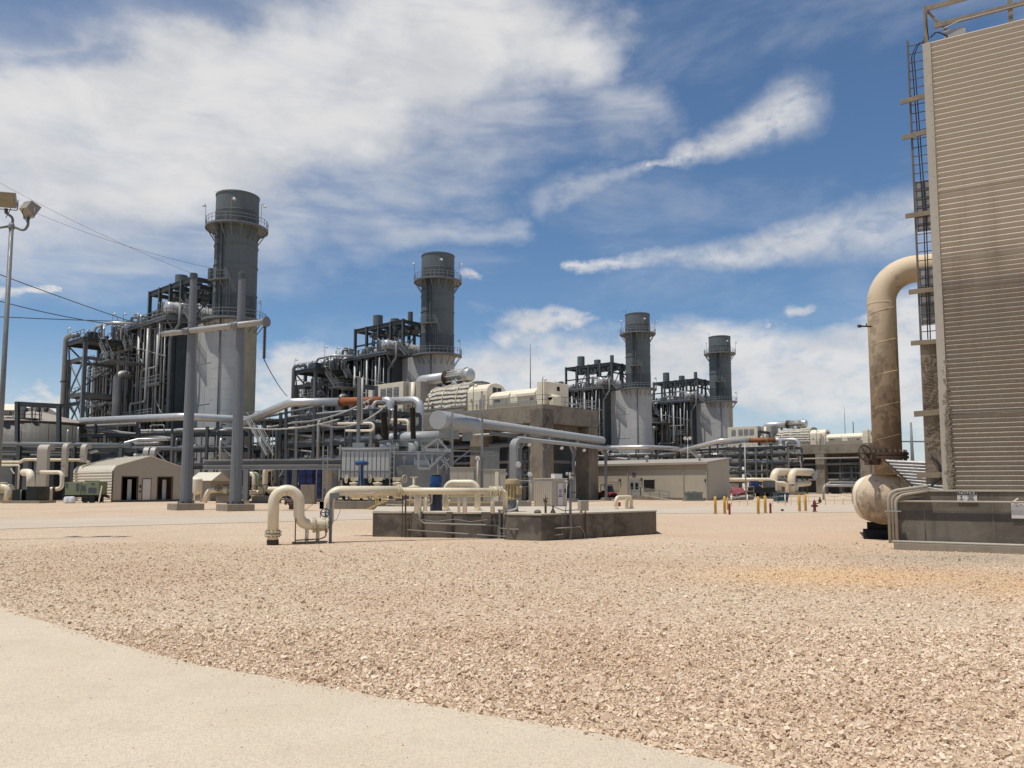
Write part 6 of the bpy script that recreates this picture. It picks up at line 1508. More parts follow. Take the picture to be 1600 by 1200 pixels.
# low cable bridge in front
def make_bridge():
    Yb = 78.0; a, b = GX(316, Yb + 1.5), GX(532, Yb - 1.5); zt, zb = P(420, 719, Yb).z, P(420, 733, Yb).z
    r = thing('cable_bridge', 'low grey steel cable bridge of twin beams behind the right gantry pole', 'cable bridge', (a + b) / 2)
    MB().hbeam(gz(a, zb + .18), gz(b, zb + .18), .5, .40).build('lower_beam', STEELL, r); MB().hbeam(gz(a, zb + .62) + Vector((0, .5, 0)), gz(b, zb + .62) + Vector((0, .5, 0)), .5, .42).build('upper_beam', STEEL, r)
    MB().bar(gz(a, zt + .05), gz(b, zt + .05), .12, .08).build('top_rail', GALV, r)
    for px, w in ((384, .46), (460, .46), (523, .5)):
        q = GX(px, Yb); MB().hbeam(gz(q, .25), gz(q, zb), w, w).build('column', STEEL, r); MB().box((q.x, q.y, .12), (.9, .9, .3)).build('footing', CONCB, r)
    q = GX(515, Yb + .6); MB().box((q.x, q.y, 1.7), (1.2, .8, 3.3)).build('concrete_pier', CONCB, r)
make_bridge()

def make_backdrop():  # dark backdrop added to fill the sky gaps behind the rack
    a = GX(478, 116); r = thing('dark_backdrop', 'dark ribbed backdrop added behind the tangled pipe rack in place of dark clutter', 'backdrop', a)
    x0, x1 = GX(372, 116).x, GX(585, 116).x
    MB().b2(x0, x1, 116, 122, 0, 7.4).build('walls', CASING, r)
    mb = MB()
    for k in range(26): x = x0 + (x1 - x0) * k / 26; mb.b2(x, x + .12, 115.92, 116, .1, 7.3)
    mb.build('wall_ribs', STEELD, r)
    for k in range(5): x = x0 + 1 + k * 3.9; MB().b2(x, x + 2.4, 115.85, 115.92, 1.0, 3.4).build('louvre', STEEL, r)
    MB().b2(x0 - .2, x1 + .2, 115.8, 122.2, 7.4, 7.6).build('roof', STEEL, r)
make_backdrop()

cabinet('grey_enclosure', 'plain grey equipment enclosure in the shade under the front of the near turbine deck', 750, 780, 700, 80, 3.0, STEEL)
# ================================================================== LEFT SIDE: tank, low racks, garage, small plant
def make_left_rack():
    # silver main above a dark rack in front of the first boiler
    r, Q = make_rack('pipe_rack', 'long dark pipe rack under the silver main, in front of the nearest boiler', GX(376, 104), (GX(132, 109) - GX(376, 104)).normalized(), Vector((0, 1, 0)), 36, 3.2, [4.2, 6.5, 8.6], 7, 9, 5, False)
    tag(r, group='tall pipe racks beside the turbine decks')
    z = 10.6
    m = thing('steam_main', 'long silver steam main running level behind the gantry poles', 'pipe', gz(GX(290, 103)))
    MB().tube([GX(128, 110, z), GX(288, 102.6, z), GX(392, 108, z), GX(440, 112, z)], .50, 18, 2.0, seg=8).build('jacket', ALU, m)
    for px, Y in ((150, 109), (215, 106), (270, 103.5), (340, 105.2)): q = GX(px, Y, z); MB().hbeam(gz(q, 8.6), gz(q, z - .5), .25).build('shoe', STEELD, m)
    MB().tube([GX(160, 108.6, 7.2), GX(232, 104, 7.2), GX(250, 103, 7.2)], .22, 12).build('lower_pipe', ALUD, m)
    r2 = copy_thing(r, Vector(r.location) + sh); m2 = copy_thing(m, Vector(m.location) + sh)
    tag(r2, 'far pipe rack showing above the roof of the tan building', 'pipe rack'); tag(m, group='silver steam mains'); tag(m2, 'far silver steam main running level above the roof of the tan building', 'pipe', 'silver steam mains')
make_left_rack()
def make_tank():
    c = GX(48, 112); R_ = 7.9; ze = P(0, 657.5, 104.5).z
    r = thing('storage_tank', 'wide grey storage tank with a low tan cone roof at the left edge', 'tank', c)
    MB().lathe(c, UP, [(R_, 0), (R_, ze)], 64).build('shell', TANK, r)
    mb = MB()
    for z in (2.4, 4.9, 7.3): mb.lathe((c.x, c.y, z), UP, [(R_, 0), (R_ + .03, .01), (R_ + .03, .07), (R_, .08)], 64, cap=False)
    for k in range(16): t = k * .39; mb.obox(c + Vector((math.cos(t), math.sin(t), 0)) * (R_ - .01), Vector((-math.sin(t), math.cos(t), 0)) * .06, Vector((math.cos(t), math.sin(t), 0)) * .03, UP * ze)
    mb.build('plate_seam', TANK, r)
    MB().lathe((c.x, c.y, ze), UP, [(R_ + .12, 0), (R_ + .12, .1), (.4, 2.0), (.05, 2.05)], 64).build('cone_roof', TANKR, r)
    z = ze + .3; y = c.y - R_ * .82
    mb = MB(); x0, x1 = c.x - 3.0, c.x + 4.2
    mb.b2(x0, x1, y - .6, y + 1.0, z, z + .1); mb.rail([(x0, y + .9, z), (x0, y - .5, z), (x1, y - .5, z), (x1, y + .9, z)], 1.1, .035, 1.4); mb.build('roof_walkway', RUST, r)
    MB().box((c.x + .1, y + .2, z + .8), (.9, .7, .6)).box((c.x + 2.0, y + .4, z + .9), (.5, .5, 1.6)).build('roof_fittings', STEEL, r)
    for px, pt in ((101, 672), (117, 668)):
        q = GX(px, 103.6); MB().tube([gz(q, 5.5), gz(q, P(px, pt, 103.6).z), gz(q, P(px, pt, 103.6).z) + Vector((-.3, .6, 0))], .11, 8, .3).build('overflow_pipe', ALU, r)
    f = thing('steel_frame', 'dark blue grey steel frame standing over the storage tank roof', 'frame', GX(60, 101))
    def q(px, py): return P(px, py, 101)
    for px in (27, 92): MB().hbeam(gz(GX(px, 101), 0), q(px, 628 if px < 50 else 634), .42).build('post', STEELD, f)
    MB().hbeam(q(25, 631), q(97, 635), .4, .55).build('beam', STEELD, f); MB().hbeam(q(97, 634), q(124, 630), .32, .4).build('beam', STEELD, f)
    MB().bar(q(107, 632), q(117, 648), .18).bar(q(50, 635), q(50, 660), .14).bar(q(62, 635), q(62, 660), .12).build('bracing', STEELD, f)
    for px in (40, 60, 72): MB().lathe(q(px, 640), UP, [(.12, -.3), (.3, -.2), (.3, .15), (.1, .3)], 10).build('hanging_valve', STEELD, f)
make_tank()
def make_cream_building():
    a = GX(-60, 135); r = thing('cream_building', 'cream building with louvred wall beyond the storage tank', 'building', a)
    b = GX(24, 135); zt, zr = P(0, 641, 135).z, P(0, 632, 137).z
    MB().obox(a, (b.x - a.x, 0, 0), (0, 12, 0), UP * zt).build('wall', CREAMW, r)
    MB().prism([Vector((a.x, a.y - .3, zt)), Vector((a.x, a.y + 6, zr + .5)), Vector((a.x, a.y + 12.3, zt))], (b.x - a.x + .3, 0, 0)).build('roof', CREAMW, r)
    for k in range(5): x = GX(2 + k * 5, 135).x; MB().obox((x, a.y - .05, P(0, 652, 135).z), (.25, 0, 0), (0, .05, 0), (0, 0, .9)).build('louvre', TAND, r)
make_cream_building()
def make_low_rack():
    Y = 92.0
    r = thing('low_pipe_rack', 'low rack of level grey pipes crossing in front of the storage tank', 'pipe rack', GX(90, Y))
    for px in (-30, 26, 112, 186):
        q = GX(px, Y); MB().hbeam(gz(q, 0), gz(q, P(px, 690, Y).z), .4).hbeam(gz(q + Vector((0, 2.4, 0)), 0), gz(q + Vector((0, 2.4, 0)), P(px, 690, Y).z), .4).build('column', STEELD, r)
        MB().hbeam(gz(q, P(0, 704, Y).z - .4), gz(q + Vector((0, 2.4, 0)), P(0, 704, Y).z - .4), .3).build('crossbeam', STEELD, r)
    for k, (py, rr, x1, m) in enumerate(((694, .28, 205, STEEL), (701, .24, 215, STEELD), (699, .2, 300, STEEL), (707, .12, 200, STEELD), (712, .3, 120, STEELD))):
        MB().tube([P(-60, py - 1, Y + .5 * k), P(x1, py + 2, Y + .5 * k)], rr, 10).build('pipe', m, r)
    MB().tube([P(140, 707, Y), P(216, 687, Y + 3), P(262, 686, Y + 3)], .2, 10, .5).build('rising_pipe', ALU, r)
    for px, pz in ((-5, 735), (33, 735), (60, 735), (118, 722)): MB().b2(GX(px, Y + 4).x, GX(px + 22, Y + 4).x, Y + 4, Y + 6, 0, P(0, 708, Y + 4).z).build('dark_equipment', STEEL if px % 2 else CASING, r)
    MB().b2(GX(-60, Y + 7).x, GX(190, Y + 7).x, Y + 7, Y + 8, 0, P(0, 705, Y + 7).z).build('rear_screen', CASING, r)
    MB().tube([P(-20, 722, Y - 1), P(32, 722, Y - 1), P(38, 718, Y - 1), P(130, 719, Y - 1), P(140, 723, Y - 1)], .17, 10, .3).build('cream_pipe', CREAM, r)
    # flat ducts that hook over the rack
    def hook(px0, px1, pyt, pyb, Yd, label, m=BEIGE):
        a, b = GX(px0, Yd), GX(px1, Yd); zt, zb = P(0, pyt, Yd).z, max(0, P(0, pyb, Yd).z); w = b.x - a.x; d = min(.6, w)
        t = thing('flat_duct', label, 'duct', gz(a, zb), group='flat ducts hooked over the low pipe rack')
        pr = [(0, zb), (0, zt - .7)] + [(.7 - .7 * math.cos(R(90) * k / 6), zt - .7 + .7 * math.sin(R(90) * k / 6)) for k in range(1, 7)] + [(1.5, zt), (1.5, zt - d), (.7, zt - d)] + [(d, zt - .75), (d, zb)]
        MB().prism([Vector((a.x, Yd + q, z)) for q, z in pr], (w, 0, 0)).build('duct', m, t)
        MB().obox((a.x - .04, Yd - .03, zb + (zt - zb) * .35), (w + .08, 0, 0), (0, .03, 0), (0, 0, .1)).build('seam_band', m, t)
    hook(54, 70, 694, 762, 88, 'widest pale flat duct hooked over the low rack', BEIGE); hook(92.5, 100, 692, 745, 89, 'narrow pale flat duct right of the widest one', BEIGE); hook(121.5, 129, 693, 722, 89.5, 'narrow pale flat duct just left of the garage roof', BEIGE)
    hook(220, 228, 698, 716, 92, 'left one of the two small flat ducts behind the garage ridge', GALV); hook(231, 238.5, 698, 716, 92, 'right one of the two small flat ducts behind the garage ridge', GALV)
    p = thing('white_pipe', 'white pipe with two elbows at the left, between the flat ducts and the green trailer', 'pipe', GX(97, 85))
    MB().tube([P(64, 738, 85.5), P(97, 738, 85), P(97, 764, 85), P(56, 764.5, 85)], .21, 14, .5, seg=7).build('pipe', CREAMW, p)
    MB().lathe(P(84, 764.5, 85), (1, 0, 0), [(.3, 0), (.3, .1)], 14).lathe(P(86, 764.5, 85), (1, 0, 0), [(.3, 0), (.3, .1)], 14).build('flange', RUST, p)
    p = thing('elbow_pipe', 'short fat white elbow pipe left of the widest flat duct', 'pipe', GX(48, 84))
    MB().tube([P(37, 738, 86), P(48, 738.5, 84), P(47.5, 764, 84)], .38, 16, .7, seg=8).build('pipe', CREAMW, p)
    p = thing('goal_post', 'thin white pipe frame left of the fat white elbow pipe', 'frame', GX(28, 83))
    MB().tube([P(-20, 727, 83), P(30, 727, 83), P(28, 764, 83)], .09, 8, .1).bar(P(17, 732, 83), P(22, 740, 83), .1).build('frame', CREAMW, p)
    p = thing('flanged_pump', 'cream flanged pump body at the very left edge of the yard', 'pump', GX(5, 82))
    MB().lathe(P(-8, 767, 82), (1, 0, 0), [(.4, 0), (.5, .3), (.65, .5), (.65, .65), (.5, .7), (.5, 1.4), (.7, 1.45), (.7, 1.6), (.3, 1.7)], 18).lathe(P(3, 765, 82), UP, [(.35, 0), (.35, .5), (.5, .55), (.5, .7), (.2, .75)], 16).build('body', FAN, p)
    MB().tube([P(-6, 760, 81.5), P(14, 762, 81.5), P(10, 782, 81.5)], .3, 12, .5).build('suction_pipe', CREAM, p); MB().box(gz(GX(3, 82), .4), (2.2, 1.2, .8)).build('plinth', CONCB, p)
    q = GX(75, 84); p = thing('junction_cabinet', 'small tan cabinet on the ground left of the pale green trailer', 'cabinet', q)
    MB().box(gz(q, .62), (.62, .5, 1.24)).build('housing', BEIGE, p, bevel=.02); MB().box(gz(q + Vector((-.02, -.26, 0)), .7), (.5, .02, .9)).build('door', CREAMW, p)
    q = GX(42, 80.5); p = thing('transformer_box', 'dark green pad transformer box on a low concrete slab at the left', 'transformer', GX(36, 80))
    z1, z2 = P(0, 760, 80).z, P(0, 765, 80).z
    MB().b2(GX(6, 79).x, GX(65, 79).x, 78.6, 81.5, -.02, .26).build('slab', CONCB, p)
    MB().b2(GX(40, 79).x, GX(57, 79).x, 79, 81.2, .26, z1).build('tall_compartment', GREEND, p, bevel=.03); MB().b2(GX(16, 79).x, GX(31, 79).x, 79.2, 81.2, .26, z2).build('low_compartment', GREEND, p, bevel=.03)
    MB().b2(GX(31, 79).x, GX(40, 79).x, 79.7, 81.0, .26, z2 - .1).build('cubicle_shade_block', DARK, p); MB().cyl(gz(GX(32, 79), .3), gz(GX(32, 79), z2), .05, 8).build('conduit', STEEL, p)  # solid near-black block between the compartments paints the shade of an opening
make_low_rack()
def make_garage():
    c = GX(174.5, 83.6); u, dd = GYV, -GXV; Wg, Lg = 7.6, 10.8
    e1 = c + u * Wg; zE = P(0, 729.5, 83.6).z; zR = P(226, 713, 86.3).z
    r = thing('metal_garage', 'cream sheet metal garage with two open doorways and a white door between', 'garage', c + u * Wg / 2)
    # rounded-eave roof profile across u
    pr = [(0, 0), (0, zE - .55), (.08, zE - .2), (.30, zE + .12), (Wg / 2, zR), (Wg - .30, zE + .12), (Wg - .08, zE - .2), (Wg, zE - .55), (Wg, 0)]
    # side wall with deep horizontal corrugations
    m = MB(); zz = [0]; n = 11; vs = []; fs = []; prof = []
    for k in range(n):
        z0 = (zE - .35) * k / n; h = (zE - .35) / n
        prof += [(z0, 0), (z0 + h * .35, -.09), (z0 + h * .6, -.09), (z0 + h * .95, 0)]
    for (q, off) in prof:
        for t in (0, Lg): vs.append(c + dd * t + u * off + UP * q)
    for k in range(len(prof) - 1): fs.append((2 * k, 2 * k + 2, 2 * k + 3, 2 * k + 1))
    m._add(vs, fs); m.build('corrugated_wall', BEIGER, r)
    rf = [(-.05, zE - .38), (.06, zE - .16), (.28, zE + .14), (Wg / 2, zR + .05), (Wg - .28, zE + .14), (Wg - .06, zE - .16), (Wg + .05, zE - .38)]
    inn = [(a, b - .06) for a, b in rf[::-1]]; inn[0] = (Wg, zE - .40); inn[-1] = (0, zE - .40)
    rs = MB().prism([c + u * a + UP * b - dd * .12 for a, b in rf + inn], dd * (Lg + .2)); ro = rs.build('roof', BEIGER, r)
    mb = MB()
    for k in range(13): t = Lg * k / 12; mb.prism([c + u * a + UP * (b + .02) + dd * t for a, b in rf] + [c + u * a + UP * (b + .06) + dd * t for a, b in rf[::-1]], dd * .12)
    mb.build('roof_rib', BEIGER, ro)
    # front gable with real openings
    th = .15; d1, d2, pd = (1.0, 2.55), (4.75, 6.3), (3.1, 3.95); hD = P(0, 745.5, 84).z; hP = P(0, 748.5, 85).z
    def wall(a0, a1, z0, z1): return MB().obox(c + u * a0 + UP * z0, u * (a1 - a0), dd * th, UP * (z1 - z0))
    fr = MB()
    for a0, a1 in ((0.0, d1[0]), (d1[1], d2[0]), (d2[1], Wg)):
        fr.obox(c + u * a0, u * (a1 - a0), dd * th, UP * hD)
    fr.prism([c + u * a + UP * b for a, b in [(0, hD), (0, zE - .42), (.08, zE - .2), (.30, zE + .06), (Wg / 2, zR - .03), (Wg - .30, zE + .06), (Wg - .08, zE - .2), (Wg, zE - .42), (Wg, hD)]], dd * th)
    fr.build('front_gable', TAN, r)
    MB().obox(c + u * Wg, u * -.1, dd * Lg, UP * (zE - .5)).obox(c + dd * Lg, u * Wg, dd * .1, UP * (zE - .5)).build('rear_walls', TAN, r)
    for a in (d1, d2):
        o = MB(); w = .10
        for x in (a[0] - w, a[1]): o.obox(c + u * x - dd * .03, u * w, dd * .06, UP * (hD + w))
        o.obox(c + u * a[0] - dd * .03 + UP * hD, u * (a[1] - a[0]), dd * .06, UP * w); o.build('door_frame', RUST, r)
        MB().obox(c + u * (a[0] + .95) + dd * 1.0, u * .42, dd * .1, UP * 2.4).build('inner_panel', PLASTIC, r)
    MB().obox(c + u * .2 + dd * 8, u * (Wg - .4), dd * .1, UP * (zE - .6)).build('inner_shade_panel', DARK, r)  # near-black panel puts the garage's inner shade into colour
    MB().obox(c + u * pd[0] - dd * .05 + UP * .1, u * (pd[1] - pd[0]), dd * .05, UP * (hP - .1)).build('personnel_door', SIGNW, r)
    f = MB()
    for x in (pd[0] - .07, pd[1]): f.obox(c + u * x - dd * .04, u * .07, dd * .04, UP * (hP + .07))
    f.obox(c + u * pd[0] - dd * .04 + UP * hP, u * (pd[1] - pd[0]), dd * .04, UP * .07); f.build('door_frame', RUST, r)
    MB().obox(c + u * 2.78 - dd * .05 + UP * 1.5, u * .18, dd * .05, UP * .3).obox(c + u * 2.78 - dd * .05 + UP * 1.0, u * .18, dd * .05, UP * .2).build('switch_box', RUST, r)
    MB().obox(c - u * .06 - dd * .06, u * (Wg + .12), dd * .06, UP * .22).build('base_strip', CONCD, r)
    MB().obox(c - dd * .10 - u * .08 + UP * 0, u * .1, dd * .06, UP * (zE - .4)).build('corner_trim', RUST, r)
    b = P(204, 712, 93); t = thing('roof_vent_box', 'long white box showing above the garage roof', 'duct', gz(GX(204, 95)))
    MB().b2(GX(188, 95).x, GX(220, 95).x, 95, 97, P(0, 722, 95).z, P(0, 709, 95).z).build('box', WHITE, t, bevel=.15)
    MB().b2(GX(190, 95).x, GX(218, 95).x, 95.4, 96.6, 0, P(0, 722, 95).z).build('stand', STEEL, t)
make_garage()
def wheel_part(parent, c, ax, R_, w, spokes=False):
    w0 = MB().lathe(Vector(c) - Vector(ax).normalized() * w / 2, ax, [(R_ * .55, 0), (R_ * .93, 0), (R_, w * .2), (R_, w * .8), (R_ * .93, w), (R_ * .55, w)], 20).build('wheel', BLACK, parent)
    MB().lathe(Vector(c) - Vector(ax).normalized() * w * .42, ax, [(R_ * .15, 0), (R_ * .56, .01), (R_ * .56, w * .84), (R_ * .15, w * .84)], 16).build('rim', GALV, w0)
def make_trailer():
    Y = 80.5; a, b = GX(98, Y), GX(157, Y); zt, zb = P(0, 752.5, Y).z, P(0, 773.5, Y).z; W = b.x - a.x
    r = thing('compressor_trailer', 'pale green compressor trailer parked against the ribbed garage wall', 'trailer', (a + b) / 2)
    MB().b2(a.x + .15, a.x + W * .46, Y, Y + 1.7, zb, zt - .06).build('left_cabinet', GREENL, r, bevel=.03); MB().b2(a.x + W * .47, a.x + W * .62, Y + .04, Y + 1.66, zb, zt - .1).build('mid_cabinet', GREENL, r, bevel=.03)
    MB().b2(a.x + W * .62, a.x + W * .94, Y, Y + 1.7, zb, zt + .02).build('right_cabinet', GREENL, r, bevel=.03)
    for f0, f1, q0, q1 in ((.06, .12, .55, .9), (.33, .42, .3, .85), (.66, .88, .15, .55), (.74, .82, .75, .9), (.49, .58, .3, .7)):
        MB().b2(a.x + W * f0, a.x + W * f1, Y - .02, Y, zb + (zt - zb) * q0, zb + (zt - zb) * q1).build('grille', STEELD, r)
    for k in range(3): MB().b2(a.x + W * (.5 + k * .13), a.x + W * (.56 + k * .13), Y + .4, Y + 1.0, zt, zt + .12).build('exhaust_lid', BLACK, r)
    MB().b2(a.x - .2, a.x + W, Y + .1, Y + 1.6, zb - .22, zb).bar((a.x + W, Y + .8, zb - .15), (a.x + W + .5, Y + .8, .5), .12).build('chassis', BLACK, r)
    MB().b2(a.x + W * .5, a.x + W * .85, Y - .05, Y + .05, zb - .4, zb - .2).build('mudguard', BLACK, r)
    for x in (.58, .75):
        for y in (Y + .08, Y + 1.62): wheel_part(r, (a.x + W * x, y, .36), (0, 1, 0), .36, .22)
    for x in (.02, .96): MB().bar((a.x + W * x, Y + .8, 0), (a.x + W * x, Y + .8, zb), .08).build('prop', STEEL, r)
    q = GX(108, 79.3); t = thing('wrapped_bundle', 'white plastic wrapped bundle on the ground before the green trailer', 'bundle', q)
    MB().lathe((q.x - .15, q.y, 0), UP, [(.2, 0), (.36, .08), (.38, .45), (.3, .62), (.1, .66)], 14).lathe((q.x + .22, q.y + .05, 0), UP, [(.2, 0), (.34, .1), (.36, .42), (.27, .62), (.06, .68)], 13).build('wrapping', PLASTIC, t)
    q = GX(154, 79); t = thing('white_post', 'thin leaning white post beside the right end of the green trailer', 'post', q); MB().bar(q, gz(q + Vector((.25, 0, 0)), 1.7), .1).build('post', CREAMW, t)
make_trailer()
def make_pumps():
    Y = 84
    r = thing('dosing_tank', 'small pale tank on legs between the garage and the gantry poles', 'tank', GX(308, Y))
    q = GX(307, Y); z0, z1 = P(0, 769, Y).z, P(0, 749, Y).z
    MB().lathe((q.x, q.y, z0), UP, [(.1, -.3), (.5, .0), (.52, .1), (.52, z1 - z0), (.3, z1 - z0 + .2)], 20).build('vessel', CREAMW, r)
    for t in (.3, 2.4, 4.5): MB().bar((q.x + .42 * math.cos(t), q.y + .42 * math.sin(t), 0), (q.x + .42 * math.cos(t), q.y + .42 * math.sin(t), z0 + .2), .09).build('leg', CREAMW, r)
    c = GX(318, 92); s = thing('small_shelter', 'cream roofed shelter behind the small tank on legs', 'shelter', c)
    a, b = GX(296, 90).x, GX(327, 90).x; zw = P(0, 751, 90).z; zt = P(0, 738, 93).z
    MB().b2(a, b, 90.2, 96, 0, zw).build('walls', TAND, s); MB().prism([(a - .2, 89.9, zw), (a - .2, 93, zt), (a - .2, 96.2, zw)], (b - a + .4, 0, 0)).build('roof', BEIGER, s)
    for i, (px0, px1, lab) in enumerate(((336, 362, 'cream pump with a bent suction pipe, left of the right gantry pole'), (392, 424, 'cream pump with a tall elbow pipe, right of the right gantry pole'))):
        Yp = 80; a, b = GX(px0 + 4, Yp), GX(px1 + 10, Yp); p = thing('transfer_pump', lab, 'pump', (a + b) / 2, group='cream pumps on concrete plinths')
        MB().b2(a.x, b.x, Yp - .5, Yp + 1.2, 0, P(0, 775, Yp).z).build('plinth', CONC, p)
        z = P(0, 766, Yp).z
        MB().lathe((a.x + .5, Yp, z), (1, 0, 0), [(.25, 0), (.45, .1), (.45, .5), (.2, .6), (.2, .9), (.36, .95), (.36, 1.9), (.25, 2.0)], 16).build('casing', FAN, p)
        MB().tube([(a.x + .5, Yp - .1, z), (a.x - .9, Yp - .1, z), (a.x - 1.3, Yp - .1, .1)] if i == 0 else [(a.x - .9, Yp, z - .3), (a.x + .9, Yp, z - .2), (a.x + 1.1, Yp, z + .6), (a.x + 1.1, Yp, P(0, 733, Yp).z), (a.x + 1.8, Yp + .2, P(0, 731, Yp).z)], .26, 14, .55, seg=7).build('pipe', CREAM, p)
        MB().lathe((a.x + .9, Yp, z + .5), UP, [(.5, 0), (.5, .08)], 14).wheel((a.x + .2, Yp - .5, z + .2), (0, -1, 0), .3, .03).build('handwheel', RUST, p)
    for i, px in enumerate((396, 403)):
        q = GX(px, 88); t = thing('vertical_pipe', ('left' if i == 0 else 'right') + ' one of two pale hooked pipes standing behind the right gantry pole', 'pipe', q)
        MB().tube([gz(q, .4), gz(q, P(0, 740, 88).z), gz(q, P(0, 740, 88).z) + Vector((-1.0, .2, 0))], .22, 12, .5).build('pipe', GREENL if i else CREAMW, t)
    t = thing('heat_exchanger', 'dark blue plate heat exchanger frames under the grey cable bridge', 'heat exchanger', GX(478, 84))
    for px0, px1 in ((448, 453), (466, 487), (494, 508)):
        MB().b2(GX(px0, 84).x, GX(px1, 84).x, 84, 85.6, .4, P(0, 733, 84).z).build('plate_pack', BLUED, t)
        mb = MB()
        for k in range(3): mb.b2(GX(px0, 84).x, GX(px1, 84).x, 83.95, 84.0, 1 + k * .9, 1.06 + k * .9)
        mb.b2((GX(px0, 84).x + GX(px1, 84).x) / 2 - .04, (GX(px0, 84).x + GX(px1, 84).x) / 2 + .04, 83.94, 84, .5, 3.4); mb.build('tie_bar', BLACK, t)
    MB().b2(GX(445, 84).x, GX(512, 84).x, 84.3, 86.2, 0, .45).build('plinth', CONCB, t); MB().lathe(P(520, 742, 83.5), (1, 0, 0), [(.3, -.5), (.6, -.4), (.6, .6), (.3, .7)], 16).build('round_cover', PLASTIC, t)
    q = GX(456, 58); t = thing('yard_hydrant', 'rusty low valve stand on the gravel behind the cream hoop', 'valve', q)
    MB().lathe(q, UP, [(.22, 0), (.22, .3), (.3, .32), (.3, .42), (.15, .45), (.15, .7)], 12).lathe(q + UP * .52 + Vector((-.5, 0, 0)), (1, 0, 0), [(.2, 0), (.2, .1), (.1, .12), (.1, .9), (.2, .92), (.2, 1.0)], 12).build('body', RUST, t)
    t = thing('concrete_block', 'squat grey concrete block behind the right side of the cream hoop', 'block', GX(482, 76)); MB().box(gz(GX(482, 76), .9), (1.3, 1, 1.8)).build('block', CONC, t, bevel=.03)
make_pumps()
